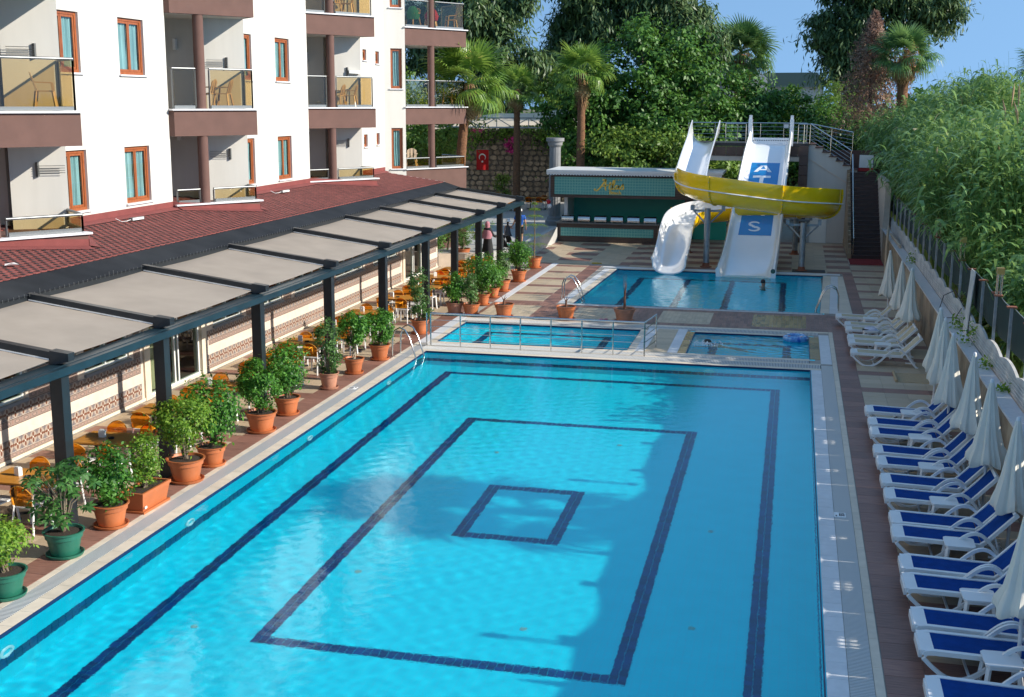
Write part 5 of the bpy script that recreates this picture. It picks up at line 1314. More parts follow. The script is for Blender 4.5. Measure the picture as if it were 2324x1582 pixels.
where = ['cut off at the picture corner', 'behind the green pot', 'behind the window box planter', 'behind the tall bushy pots', 'before the first glass door', 'between the glass door and the standing shrubs', 'behind the narrow climbing shrub', 'behind the twisted trunk pot', 'behind the ball shaped shrub', 'behind the tall slim shrub', 'behind the two pots beside the railing end', 'before the second glass door', 'near the end of the patterned wall', 'last before the path with people']
m_nap = mat('napkin_holder_white', (.70, .72, .70), .3)
for i, y in enumerate(TY):
    x = -12.68+random.uniform(-.05, .05); rz_ = R(random.uniform(-3, 3))
    lb = 'honey coloured dining table %s' % where[i]
    if ft_: pt['label'] = lb; pt.location = (x, y, 0); pt.rotation_euler = (0, 0, rz_); ft_ = False
    else: copy_tree(pt, (x, y, 0), rz_, lb)
    for (dx, dy, r, nm) in ((-.34, -.52, 0, 'near wall side'), (.34, -.52, 0, 'near pool side'), (-.34, .52, 180, 'far wall side'), (.34, .52, 180, 'far pool side')):
        lb2 = 'amber backed chair, %s, table %s' % (nm, where[i])
        lo = (x+dx+random.uniform(-.04, .04), y+dy+random.uniform(-.06, .06), 0); ro = R(r+random.uniform(-7, 7))
        if fc_: pc['label'] = lb2; pc.location = lo; pc.rotation_euler = (0, 0, ro); fc_ = False
        else: copy_tree(pc, lo, ro, lb2)
    q = MB(); q.prism([(-.06, -.04), (.06, -.04), (.06, .04), (-.06, .04)], 0, .14); q.prism([(-.045, -.028), (.045, -.028), (.045, .028), (-.045, .028)], .14, .155)
    o = q.build('napkin_holder', m_nap); o.location = (x-.25, y+.02, .746); o.rotation_euler = (0, 0, R(random.uniform(-30, 30))); tag(o, 'white napkin holder on the dining table %s' % where[i], 'napkin holder', 'napkin holders on the dining tables')
    if i in (1, 2, 4, 6, 9):
        q = MB(); q.lathe([(.055, 0), (.06, .03), (.045, .032), (.04, .01), (0, .01)], 12); o = q.build('ashtray', m_black, smooth=40); o.location = (x-.02, y-.05, .746); tag(o, 'round black ashtray on the dining table %s' % where[i], 'ashtray', 'ashtrays on the dining tables')
# two bare tables and chairs on the terrace far back
for i, (x, y) in enumerate(((-17.6, 76.5), (-16.0, 77.8), (-19.5, 79.5))):
    copy_tree(pt, (x, y, .42), R(5), ('dark terrace table under the palm by the stone wall', 'dark terrace table by the fluted pillar', 'terrace table under the red flag')[i])
    for k, (dx, dy, r) in enumerate(((-.34, -.55, 0), (.34, -.55, 0), (.34, .55, 180))): copy_tree(pc, (x+dx, y+dy, .42), R(r), 'white chair with amber back, %s at the %s' % (ORD[k], ('terrace table under the palm', 'terrace table by the fluted pillar', 'terrace table under the red flag')[i]))
# balcony chairs
m_ch = m_beige
def balcony_chair(lb, x, y, z, r):
    t = thing('monobloc_chair', lb, 'chair', (x, y, z), R(r), 'beige plastic balcony chairs')
    q = MB(); q.prism([(-.22, -.2), (.22, -.2), (.24, .2), (-.24, .2)], .42, .445); q.build('seat', m_ch, t)
    for sx in (-1, 1):
        for sy in (-1, 1): q = MB(); q.bar((sx*.2, sy*.18, .43), (sx*.27, sy*.24, 0), .05, .045); q.build('leg', m_ch, t)
    q = MB(); vs = []; n = 8
    for i in range(n+1):
        a = i/n*2-1; h = .86-.10*a*a; vs += [(a*.22, -.22-.10+.04*abs(a), h), (a*.20, -.20+.02*abs(a), .44)]
    hole = (2, 5)
    q.add(vs+[(x_, y_+.02, z_) for x_, y_, z_ in vs], [(2*i, 2*i+1, 2*i+3, 2*i+2) for i in range(n) if i not in hole]+[(18+2*i, 18+2*i+2, 18+2*i+3, 18+2*i+1) for i in range(n) if i not in hole]); 
    for i in hole:
        a0 = vs[2*i]; a1 = vs[2*i+2]; q.add([a0, a1, (a1[0], a1[1]+.03, a1[2]-.2), (a0[0], a0[1]+.03, a0[2]-.2)], [(0, 1, 2, 3)])
    q.build('backrest', m_ch, t)
    for sx in (-1, 1): q = MB(); q.bar((sx*.25, -.2, .63), (sx*.26, .16, .62), .05, .025); q.bar((sx*.26, .16, .62), (sx*.25, .18, .43), .04, .03, up=(1, 0, 0)); q.build('armrest', m_ch, t)
    return t
balcony_chair('beige plastic chair behind bronze glass on the near middle balcony', -16.75, 25.75, 6.94, -60)
balcony_chair('beige plastic chair seen from the side on the second middle balcony', -16.95, 35.3, 6.94, 100)
balcony_chair('beige plastic stool chair next to the second middle balcony column', -17.3, 34.9, 6.94, 95)
balcony_chair('beige plastic chair on the third middle balcony', -17.05, 46.7, 6.94, 100)
balcony_chair('beige plastic chair beside the column of the third middle balcony', -17.4, 46.2, 6.94, 90)
balcony_chair('beige plastic chair on the third top balcony', -17.1, 46.7, 10.41, 100)
balcony_chair('second beige plastic chair on the third top balcony', -17.5, 46.2, 10.41, 80)
balcony_chair('beige plastic chair draped with a green towel on the far top terrace', -17.0, 54.9, 10.41, 150)
balcony_chair('beige plastic chair carrying a red blanket on the far top terrace', -16.5, 56.0, 10.41, 190)
balcony_chair('beige plastic chair by the far corner of the top terrace', -15.8, 56.9, 10.41, 120)
balcony_chair('beige plastic chair on the far middle terrace', -15.9, 56.7, 6.94, 100)
balcony_chair('pale plastic chair tilted on the far lowest terrace', -17.1, 54.7, 4.2, 190)
for (x, y, m, nm, lb) in ((-17.0, 54.85, mat('green_towel', (.01, .14, .10), .95), 'towel', 'dark green towel draped over a chair on the far top terrace'), (-16.45, 55.95, mat('red_blanket', (.30, .02, .05), .95), 'blanket', 'red blanket heaped on a chair on the far top terrace')):
    q = MB(); q.lathe([(.28, .35), (.30, .55), (.24, .75), (.1, .93), (0, .95)], 14, (x, y, 10.41), squash=lambda a, z: 1+.12*math.sin(a*5+z*9)); tag(q.build(nm, m, smooth=True), lb, nm)
# ================================================================ potted plants
m_terra = mat('terracotta_plastic', (.46, .135, .045), .42, var=.12, namt=.10, nscale=5, bump=.04)
m_terra2 = mat('faded_terracotta', (.42, .19, .115), .6, var=.1, namt=.18, nscale=5)
m_gpot = mat('green_plastic_pot', (.018, .135, .085), .4, namt=.1, nscale=5)
m_soil = mat('dark_soil', (.05, .032, .02), .95, namt=.5, nscale=40, bump=.8, bscale=60, bdist=.03)
m_bark = mat('grey_bark', (.20, .15, .10), .85, namt=.35, nscale=12, bump=.3)
L1 = leafmat('ficus_leaf', (0.0187, 0.0874, 0.0117), (0.117, 0.304, 0.0328), .3, .5, (0.527, 0.468, 0.0351))
L2 = leafmat('schefflera_leaf', (0.0211, 0.0874, 0.0234), (0.0936, 0.234, 0.0527), .3, .5)
L3 = leafmat('lime_shrub_leaf', (0.0702, 0.176, 0.0175), (0.257, 0.398, 0.0468), .4, .45, (0.491, 0.445, 0.0702))
L4m = leafmat('olive_leaf', (0.041, 0.117, 0.0257), (0.14, 0.257, 0.0702), .3, .45)
def pot_body(t, r, h, m):
    q = MB(); q.lathe([(r*.70, .045), (r*.80, h*.45), (r*.87, h*.72), (r*.94, h*.74), (r*.97, h*.93), (r*1.05, h*.94), (r*1.07, h), (r*.96, h), (r*.92, h*.9), (0, h*.9)], 32); p = q.build('pot', m, t, smooth=35)
    q = MB(); q.lathe([(r*.80, 0), (r*.92, .012), (r*.98, .055), (r*.94, .06), (r*.86, .03), (0, .03)], 32); q.build('saucer', m, t, smooth=35)
    q = MB(); q.lathe([(r*.91, h*.905), (r*.6, h*.93), (0, h*.95)], 20); q.build('soil', m_soil, t, smooth=True)
def foliage(t, mb_shape, n_, leaf, m, droop=.2, clump=40, z0=.5, jit=.5, spread=.10):
    """mb_shape: list of ellipsoids (cx,cy,cz,rx,ry,rz)"""
    Cs = []; n = int(n_*1.55)
    tot = sum(e[3]*e[4]*e[5] for e in mb_shape)
    for e in mb_shape:
        k = max(3, int(clump*e[3]*e[4]*e[5]/tot)); d = rng.normal(0, 1, (k, 3)); d /= np.linalg.norm(d, axis=1)[:, None]; r = rng.uniform(.35, 1, (k, 1))**.45
        Cs.append(np.array(e[:3])+d*r*np.array(e[3:6]))
    Cs = np.concatenate(Cs); idx = rng.integers(0, len(Cs), n); P = Cs[idx]+rng.normal(0, 1, (n, 3))*spread
    ctr = np.mean(Cs, axis=0); N = (P-ctr); N[:, 2] += .25; N /= np.linalg.norm(N, axis=1)[:, None]+1e-6
    V, Q = leaves(P, N, leaf[0], leaf[1], jit, droop); V[:, 2] = np.maximum(V[:, 2], z0*.6)
    o = np_obj('foliage', np_mesh('foliage', V, Q, m), t, kind='stuff')
    b = MB()
    for i in rng.integers(0, len(Cs), 12):
        c = Cs[i]; b.tube([(rng.normal(0, .03), rng.normal(0, .03), z0*.9), (c[0]*.35, c[1]*.35, z0+(c[2]-z0)*.55), tuple(c)], [.014, .010, .004], 5)
    b.build('stem', m_bark, t); return o
def rosettes(t, Cs, m, r=.13):
    """umbrella-like groups of seven leaflets"""
    V = []; Q = []
    for c in Cs:
        n = 7; ax = Vector((random.gauss(0, .5), random.gauss(0, .5)-.3, 1)).normalized(); u = ax.orthogonal().normalized(); w = ax.cross(u); c = Vector(c); rr = r*random.uniform(.7, 1.2)
        for k in range(n):
            a = 2*math.pi*k/n+random.uniform(-.2, .2); d = u*math.cos(a)+w*math.sin(a); s = ax.cross(d)*rr*.20; tip = c+d*rr-ax*rr*.35; mid = c+d*rr*.55+ax*rr*.02; o = len(V)
            V += [c, mid+s, tip, mid-s]; Q.append((o, o+1, o+2, o+3))
    return np_obj('foliage', np_mesh('foliage', np.array([tuple(v) for v in V]), Q, m), t, kind='stuff')
def plant(kind, x, y, r, h, lb, pm=None, H=1.0, rot=0):
    t = thing('potted_plant', lb, 'potted plant', (x, y, 0), rot, 'potted plants along the pool'); pot_body(t, r, h, pm or m_terra); z = h*.92; H *= 1.08
    if kind == 'bush': foliage(t, [(0, 0, z+H*.62, .40*H, .40*H, .36*H), (.08, -.05, z+H*.35, .26*H, .26*H, .25*H)], int(1500*H), (.085, .045), L1, .3, 46, z, spread=.06*H+.02)
    if kind == 'ball': foliage(t, [(0, 0, z+H*.5, .40*H, .40*H, .42*H)], int(2100*H), (.075, .04), L1, .35, 60, z, spread=.055)
    if kind == 'slim': foliage(t, [(0, 0, z+H*.75, .22*H, .22*H, .38*H), (.03, .02, z+H*.3, .2*H, .2*H, .3*H)], int(900*H), (.08, .045), L4m, .3, 36, z, spread=.06)
    if kind == 'lime': foliage(t, [(0, 0, z+H*.65, .45*H, .42*H, .28*H), (0, 0, z+H*.35, .2*H, .2*H, .2*H)], int(2000*H), (.07, .04), L3, .2, 60, z, spread=.07)
    if kind == 'tree': 
        foliage(t, [(0, 0, z+H*.72, .33*H, .33*H, .30*H), (.05, 0, z+H*.45, .18*H, .2*H, .12*H)], int(1500*H), (.085, .045), L1, .35, 46, z+H*.2, spread=.06)
        q = MB()
        for k in range(4):
            a0 = k*1.57; q.tube([(.045*math.cos(a0+s*1.3), .045*math.sin(a0+s*1.3), z-.02+s*H*.085) for s in range(8)], .016, 6)
        q.build('twisted_trunk', mat('pale_trunk', (.42, .35, .25), .8, namt=.2), t, smooth=True)
    if kind == 'umbrella':
        Cs = []
        for k in range(int(62*H)):
            a = random.uniform(0, 6.28); f = random.random()**.5; hh = random.uniform(.15, 1); Cs.append((.44*H*f*math.cos(a)*(1-.3*abs(hh-.6)), .44*H*f*math.sin(a)*(1-.3*abs(hh-.6)), z+.05+hh*H*.95))
        rosettes(t, Cs, L2, .15); q = MB()
        for c in Cs[:34]: q.tube([(0, 0, z-.03), (c[0]*.3, c[1]*.3, z+(c[2]-z)*.6), c], [.018, .011, .004], 5)
        q.build('stem', m_bark, t)
    return t
plant('lime', -11.05, 15.15, .30, .40, 'shrub in a green pot cut by the picture edge', m_gpot, .8)
plant('umbrella', -11.16, 16.85, .31, .42, 'umbrella tree with finger leaves in the green pot on a green saucer', m_gpot, 1.12)
plant('bush', -11.18, 18.28, .31, .42, 'dark leaved shrub in a round terracotta pot beside the window box', None, .95)
# rectangular planter
t = thing('window_box_planter', 'rectangular terracotta planter with a lime green shrub and a small label', 'planter', (-11.12, 19.38, 0), R(88)); 
def frus(mb, a0, b0, a1, b1, z0, z1):
    vs = [(-a0, -b0, z0), (a0, -b0, z0), (a0, b0, z0), (-a0, b0, z0), (-a1, -b1, z1), (a1, -b1, z1), (a1, b1, z1), (-a1, b1, z1)]; mb.add(vs, [(3, 2, 1, 0), (4, 5, 6, 7), (0, 1, 5, 4), (1, 2, 6, 5), (2, 3, 7, 6), (3, 0, 4, 7)])
q = MB(); frus(q, .40, .17, .46, .22, .04, .34); q.build('box', m_terra, t)
q = MB()
for s in (-1, 1): q.box(-.48, .48, s*.215-.02, s*.215+.02, .33, .385); q.box(s*.46-.02, s*.46+.02, -.195, .195, .33, .385)
q.build('rim', m_terra, t); q = MB(); q.box(-.45, .45, -.22, .22, 0, .04); q.build('saucer', m_terra, t)
q = MB(); q.box(-.435, .435, -.19, .19, .342, .352); q.build('soil', m_soil, t); q = MB(); q.box(-.40, -.33, -.216, -.2125, .09, .13); q.build('label_sticker', m_sign, t)
foliage(t, [(.05, 0, .95, .30, .26, .36), (0, 0, .6, .2, .16, .2)], 1500, (.06, .035), L3, .2, 50, .36, spread=.06)
plant('lime', -11.14, 20.95, .35, .46, 'wide lime green shrub of many thin stems in a large terracotta pot', None, 1.15)
plant('bush', -11.15, 22.05, .29, .40, 'spreading green shrub in a terracotta pot behind the lime green one', None, 1.25)
plant('ball', -11.25, 24.68, .34, .45, 'tall dense weeping fig in a terracotta pot, the fullest of the row', None, 1.22)
plant('bush', -11.3, 26.25, .30, .42, 'fig shrub with yellowing leaves in a terracotta pot on a wide saucer', None, 1.2)
plant('slim', -11.3, 28.95, .25, .42, 'slender climbing shrub in a faded narrow terracotta pot', m_terra2, 1.15)
plant('tree', -11.3, 30.8, .27, .42, 'small fig with a twisted pale trunk in a terracotta pot', None, 1.15)
plant('ball', -11.22, 32.7, .29, .44, 'ball shaped fig with yellow leaves in a terracotta pot beside the ladder', None, 1.02)
plant('slim', -11.28, 36.8, .28, .44, 'tall slim fig in a terracotta pot at the end of the steel railing', None, 1.4)
plant('bush', -11.15, 40.45, .30, .44, 'round dark shrub in a brownish pot behind the railing', m_terra2, .95)
plant('slim', -10.55, 40.4, .30, .42, 'thin pale shrub in a terracotta pot next to the brownish pot', None, .85)
plant('bush', -10.72, 42.7, .27, .42, 'large leafy shrub in a terracotta pot, first before the slide pool strip', None, 1.35)
plant('bush', -10.78, 44.5, .26, .38, 'leafy shrub in a terracotta pot, second along the slide pool strip', None, .9)
plant('slim', -10.78, 46.1, .30, .44, 'grey green shrub in a terracotta pot, third along the slide pool strip', None, 1.0)
plant('bush', -10.74, 48.8, .32, .46, 'fig shrub in a tall terracotta pot, fourth along the slide pool strip', None, 1.15)
# araucaria
t = thing('potted_conifer', 'star pine with tiered feathery branches in a terracotta pot', 'potted plant', (-11.0, 53.1, 0)); pot_body(t, .34, .48, m_terra)
q = MB(); q.tube([(0, 0, .4), (.02, 0, 1.4), (0, .02, 2.6), (0, 0, 2.95)], [.035, .028, .015, .006], 8); q.build('trunk', m_bark, t, smooth=True)
P = []; N = []
for z, L_, n in ((1.05, .75, 6), (1.45, .72, 6), (1.9, .62, 6), (2.3, .42, 5), (2.6, .25, 5), (2.85, .12, 4)):
    for k in range(n):
        a = 2*math.pi*k/n+z; 
        for s in np.linspace(.1, 1, 16):
            c = np.array([L_*s*math.cos(a), L_*s*math.sin(a), z+.12*s-.16*s*s]); side = np.array([-math.sin(a), math.cos(a), 0])
            for w_ in np.linspace(-1, 1, 7): P.append(c+side*w_*.13*(1-s*.45)-np.array([0, 0, .05*abs(w_)])); N.append((0, 0, 1))
V, Q = leaves(np.array(P), np.array(N, dtype=float), .07, .014, .4, .3); np_obj('foliage', np_mesh('foliage', V, Q, leafmat('star_pine_leaf', (.06, .14, .015), (.20, .32, .04), .3)), t, kind='stuff')
# nearly bare pots
m_dead = mat('dead_stem', (.16, .07, .04), .9, namt=.3)
for (x, y, lb, hh, r) in ((-9.4, 40.4, 'terracotta pot with a short dead yucca stump, first of the three behind the railing', .34, .33), (-7.27, 40.45, 'terracotta pot with a small dead stump, middle of the three behind the railing', .42, .33), (-5.3, 40.5, 'brownish pot with a tall dry reddish stalk, last of the three behind the railing', 1.15, .36)):
    t = thing('dead_potted_plant', lb, 'potted plant', (x, y, 0), group='nearly bare pots behind the railing'); pot_body(t, r, .46, m_terra if x < -6 else m_terra2)
    q = MB(); z = .42; q.tube([(0, 0, z), (0, 0, z+hh*.4)], [.05, .03], 8)
    for k in range(5): a = k*1.3; q.tube([(0, 0, z+hh*.3), (.04*math.cos(a), .04*math.sin(a), z+hh*.6), ((.12 if hh < 1 else .05)*math.cos(a), .1*math.sin(a), z+hh*(.8+.2*(k % 2)))], [.02, .014, .003], 5)
    q.build('dry_stem', m_dead, t)
q = MB()
for (x, y, r) in ((-6.1, 40.62, .3), (-5.95, 40.7, 0), ): q.box(x-.05, x+.05, y-.12, y+.12, 0, .03)
tag(q.build('pink_slippers', mat('pink_rubber', (.45, .12, .16), .6)), 'pair of pink slippers left by the railing pots', 'slippers')
q = MB(); q.lathe([(0, 0), (.18, .01), (.16, .04), (0, .05)], 9, (-8.6, 55.2, 0)); q.box(-8.5, -8.3, 55.1, 55.16, .01, .05); tag(q.build('yellow_sandals', mat('yellow_rubber', (.45, .30, .02), .6)), 'yellow sandals lying on the tiles before the bar', 'sandals')
# ================================================================ vegetation helpers
m_trunk = mat('brown_palm_trunk', (.28, .13, .06), .9, rgb2=(.15, .07, .035), nscale=6, stretch=(1, 1, 6), bump=.8, bscale=20, bdist=.05)
m_fib = mat('dry_palm_skirt', (.30, .17, .08), .95, namt=.5, nscale=8)
m_treebark = mat('tree_bark', (.10, .075, .055), .9, namt=.4, nscale=5, bump=.5, bscale=14)
LP = leafmat('palm_frond_leaf', (0.0574, 0.14, 0.0255), (0.242, 0.383, 0.0638), .35, .35, (0.637, 0.535, 0.153))
LPd = leafmat('dark_palm_frond_leaf', (0.0535, 0.133, 0.05), (0.179, 0.322, 0.0893), .3, .35)
LFi = leafmat('glossy_ficus_leaf', (0.0206, 0.0808, 0.0147), (0.11, 0.249, 0.0323), .25, .5)
LEu = leafmat('eucalyptus_leaf', (0.0294, 0.0808, 0.0367), (0.147, 0.221, 0.0735), .25, .45)
LRe = leafmat('reed_leaf', (.065, .16, .04), (.27, .42, .12), .35, .4, (.60, .50, .28))
LBr = leafmat('dead_cypress_needle', (.17, .10, .07), (.38, .25, .18), .2, .8)
LLi = leafmat('light_green_leaf', (0.063, 0.136, 0.021), (0.21, 0.336, 0.063), .4, .45)
def crown(P_ell, n, leaf, m, parent, jit=.55, droop=.3, spread=.28, clump=70, name='crown', shell=.5):
    Cs = []; R3 = []
    tot = sum(e[3]*e[4]+e[3]*e[5] for e in P_ell)
    for e in P_ell:
        k = max(6, int(clump*(e[3]*e[4]+e[3]*e[5])/tot*len(P_ell))); d = rng.normal(0, 1, (k, 3)); d /= np.linalg.norm(d, axis=1)[:, None]; r = rng.uniform(shell, 1.08, (k, 1))
        Cs.append(np.array(e[:3])+d*r*np.array(e[3:6])); R3.append(d)
    Cs = np.concatenate(Cs); R3 = np.concatenate(R3); idx = rng.integers(0, len(Cs), n); sz = rng.uniform(.6, 1.5, len(Cs))[idx][:, None]
    off = rng.normal(0, 1, (n, 3))*spread*sz; off[:, 2] *= .7; P = Cs[idx]+off
    N = R3[idx]*.6+off/spread*.5; N[:, 2] += .45; N /= np.linalg.norm(N, axis=1)[:, None]+1e-6
    V, Q = leaves(P, N, leaf[0], leaf[1], jit, droop)
    loc = np.array(parent.location) if parent is not None else 0
    return np_obj(name, np_mesh(name, V-loc, Q, m), parent, kind='stuff'), Cs
def tree(name, lb, x, y, ells, n, leaf, m, h0=0, trunk_r=.22, grp='trees behind the pools', **kw):
    t = thing(name, lb, 'tree', (x, y, h0), group=grp); o, Cs = crown(ells, n, leaf, m, t, **kw)
    q = MB(); top = max(e[2] for e in ells); cz = min(e[2] for e in ells)
    q.tube([(0, 0, -.3), (.1, .05, (cz-h0)*.5), (0, .1, top-h0-.5)], [trunk_r, trunk_r*.75, trunk_r*.25], 8); q.build('trunk', m_treebark, t, smooth=True)
    q = MB()
    for i in rng.integers(0, len(Cs), 16):
        c = Cs[i]-np.array([x, y, h0]); z = min(max(c[2]*.5, 1), top-h0-1); q.tube([(0, 0, z), (c[0]*.5, c[1]*.5, (z+c[2])*.5+.2), tuple(c)], [trunk_r*.4, trunk_r*.25, .02], 5)
    q.build('limb', m_treebark, t, kind='stuff'); return t
_fr = {}
def frond_mesh(kind, var):
    """fan leaf: petiole along +X, blades radiating, tips drooping"""
    k = (kind, var)
    if k in _fr: return _fr[k]
    rd = random.Random(var*7+len(kind)); V = []; Q = []; pet = .95; R_ = 1.0*rd.uniform(.9, 1.1)
    def add(a, b, c, d): o = len(V); V.extend([a, b, c, d]); Q.append((o, o+1, o+2, o+3))
    z_ = lambda x: -.10*x*x
    add((0, -.02, 0), (0, .02, 0), (pet, .014, z_(pet)), (pet, -.014, z_(pet)))
    n = 34; droop = {'up': .25, 'mid': .5, 'low': .9, 'dead': 1.3}[kind]
    for i in range(n):
        a = (i/(n-1)-.5)*math.radians(255); L = R_*(1-.32*abs(a/2.2)**2)*rd.uniform(.9, 1.08); wd = .034
        pr = None; x0 = pet; ca, sa = math.cos(a), math.sin(a)
        for s0, s1, w0, w1 in ((0, .45, .012, wd), (.45, .75, wd, wd*.7), (.75, 1, wd*.7, .004)):
            def p(s, w):
                r = L*s; zz = z_(pet)-.16*r*abs(sa)-droop*max(0, s-.35)**2*L*1.1; fold = .02*(1 if i % 2 else -1)*s
                c = (x0+r*ca*(1-.25*droop*s*s), r*sa*(1-.3*droop*s*s), zz+fold); return c, (-sa*w, ca*w)
            c0, n0 = p(s0, w0); c1, n1 = p(s1, w1)
            add((c0[0]-n0[0], c0[1]-n0[1], c0[2]), (c0[0]+n0[0], c0[1]+n0[1], c0[2]), (c1[0]+n1[0], c1[1]+n1[1], c1[2]), (c1[0]-n1[0], c1[1]-n1[1], c1[2]))
    _fr[k] = (np.array(V), Q); return _fr[k]
_fm = {}
def palm(lb, x, y, z0, zc, size, nf=34, trunk_r=.22, leafm=None, skirt=.6, dead=6, seeds=False, lean=(0, 0), grp='fan palms'):
    leafm = leafm or LP; t = thing('fan_palm', lb, 'palm tree', (x, y, z0), group=grp); h = zc-z0
    q = MB(); n = 46; prof = []
    for i in range(n+1):
        s = i/n; prof.append((trunk_r*(1.12-.3*s)*(1+.05*math.sin(i*2.4)), h*s))
    q.lathe(prof, 14); q.v = [(a+lean[0]*(c/h)**2, b+lean[1]*(c/h)**2, c) for a, b, c in q.v]; q.build('trunk', m_trunk, t, smooth=True)
    def add(kind, az, el, sc, m):
        key = (kind, random.randint(0, 2), m.name)
        if key not in _fm: V, Q = frond_mesh(key[0], key[1]); _fm[key] = np_mesh('frond', V, Q, m)
        o = bpy.data.objects.new('frond', _fm[key]); COL.objects.link(o); o.parent = t; o.location = (lean[0], lean[1], h+.05); o.rotation_euler = (random.uniform(-.3, .3), -el, az); o.scale = (sc,)*3
    ga = 2.39996
    for i in range(nf):
        f = i/(nf-1); el = R(82)*(1-f)**.8-R(28)*f; kind = 'up' if f < .3 else 'mid' if f < .7 else 'low'
        add(kind, i*ga, el, size*random.uniform(.85, 1.08)*(.8+.2*min(1, f*3)), leafm)
    for i in range(dead): add('dead', i*ga+1, R(-55)+random.uniform(-.25, .1), size*.8, LDead)
    q = MB()
    for i in range(int(150*skirt)):
        a = random.uniform(0, 6.28); z = h-random.uniform(.0, 1.1)*skirt; r = trunk_r*random.uniform(.8, 1.5); L_ = random.uniform(.25, .6); c, s = math.cos(a), math.sin(a)
        q.add([(lean[0]+r*c-s*.03, lean[1]+r*s+c*.03, z), (lean[0]+r*c+s*.03, lean[1]+r*s-c*.03, z), (lean[0]+(r+.18)*c, lean[1]+(r+.18)*s, z-L_)], [(0, 1, 2)])
    q.build('dry_skirt', m_fib, t, kind='stuff')
    if seeds:
        P = []; 
        for k in range(5):
            a = random.uniform(-2.6, -.4) if k < 4 else 1; L_ = size*random.uniform(.9, 1.3); zt = random.uniform(0, .9)
            for s in np.linspace(.3, 1, 240): w = .30*size*math.sin(s*2.6); P.append((math.cos(a)*L_*s*.8+random.gauss(0, w*.5), math.sin(a)*L_*s*.8+random.gauss(0, w*.5), h+zt*size+.3*s-s*s*1.5*size+random.gauss(0, w*.7)))
        V, Q = leaves(np.array(P), rng.normal(0, 1, (len(P), 3)), .14, .05, .5, .5); np_obj('seed_cluster', np_mesh('seed_cluster', V, Q, LSeed), t, kind='stuff')
    return t
LDead = leafmat('dead_frond_leaf', (.26, .17, .07), (.50, .38, .20), .3, .8); LSeed = leafmat('palm_seed', (.30, .16, .07), (.48, .28, .14), .2, .8)
# ---- palms
palm('big fan palm with orange brown trunk standing just past the pergola end', -15.8, 58, .4, 8.0, 1.35, 27, .25, skirt=1.3, dead=5, lean=(.55, 0))
palm('slim fan palm behind the canopy, near the hanging flag', -16.9, 76, .4, 7.9, 1.05, 20, .22, skirt=.6, dead=3)
palm('fan palm with ragged brown collar rising behind the beach bar', -12.2, 72, .4, 8.8, 1.2, 22, .25, skirt=1.6, dead=3)
palm('far fan palm full of hanging brown seed clusters, above the slides', -4.7, 105, .0, 11.0, 1.9, 46, .5, LPd, 2.5, 16, True)
palm('fan palm half hidden behind the dead brown cypress', 6.0, 78, .0, 9.9, 1.25, 30, .35, LPd, 1.5, 9, True)
palm('fan palm with a thick brown skirt behind the big palm', -23.3, 92, .4, 11.2, 1.25, 28, .35, LP, 2.2, 10, True)
palm('fan palm beyond the fence whose crown shades the middle of the main pool', 7.6, 22.2, 1.0, 5.4, 1.25, 30, .2, LPd, .5, 4)
palm('fan palm peeping over the reeds at the picture edge', 11.9, 66, 2, 8.7, 1.1, 24, .3, LPd, .6, 4)
# ---- broad-leaved trees behind the bar
fk = dict(jit=.5, droop=.25, spread=.36, clump=60)
lf_ = (.30, .16)
tree('ficus_tree', 'dense glossy ficus right behind the left end of the beach bar', -12.4, 76.5, [(-12.4, 76.5, 6.3, 2.6, 2.4, 3.3), (-11.6, 75.5, 3.6, 2.6, 2.2, 2.4)], 15000, lf_, LFi, **fk)
tree('ficus_tree', 'tallest dense ficus tree between the palm behind the bar and the slides', -9.3, 77.5, [(-9.5, 77.5, 8.2, 3.1, 2.8, 3.7), (-8.9, 75.5, 4.6, 3.0, 2.4, 2.8)], 22000, lf_, LFi, **fk)
tree('ficus_tree', 'dark ficus tree above the spiral slide start', -6.5, 78.5, [(-6.7, 78.5, 8.0, 2.2, 2.6, 3.8), (-5.6, 76.5, 4.9, 2.6, 2.3, 3.0)], 19000, lf_, LFi, **fk)
tree('ficus_tree', 'dark ficus tree above the wide white slide', -3.6, 79.5, [(-3.8, 79.5, 6.3, 2.9, 2.4, 2.9), (-3.0, 78, 3.5, 2.6, 2.0, 2.4)], 16000, lf_, LFi, **fk)
tree('ficus_tree', 'low ficus tree behind the platform railing corner', -.4, 81, [(-.6, 81, 5.3, 2.7, 2.3, 2.7), (1.6, 82, 4.2, 2.4, 2.2, 2.4)], 14000, lf_, LFi, **fk)
tree('ficus_tree', 'round ficus shrub close behind the bar roof', -8.2, 72.6, [(-8.4, 72.6, 3.5, 3.2, 1.9, 2.4), (-5.4, 72.8, 2.8, 2.4, 1.8, 2.6)], 15000, (.26, .14), LLi, jit=.5, droop=.3, spread=.35, clump=54)
tree('light_green_tree', 'light green tree between the canopy and the palm behind the bar', -15.3, 89, [(-15.3, 89, 7.2, 2.5, 2.2, 2.6)], 9000, (.28, .15), LLi, jit=.5, spread=.34, clump=46)
tree('light_green_tree', 'bright tree seen behind the far terrace column', -26.5, 76, [(-26.5, 76, 6.5, 4.2, 2.5, 3.6), (-22.5, 78, 5.2, 2.5, 2.2, 2.4)], 11000, (.34, .12), LLi, jit=.5, spread=.4, clump=60)
ek = dict(jit=.6, droop=1.3, spread=.5, clump=46, shell=.25); el_ = (.55, .15)
tree('eucalyptus_tree', 'tall eucalyptus right of the hotel with drooping foliage', -22.4, 90, [(-22.8, 90, 14.5, 3.6, 3, 4.5), (-21.4, 89, 9.4, 3.4, 2.6, 3.0), (-26.5, 90, 12, 3, 2.5, 4)], 36000, el_, LEu, trunk_r=.4, **ek)
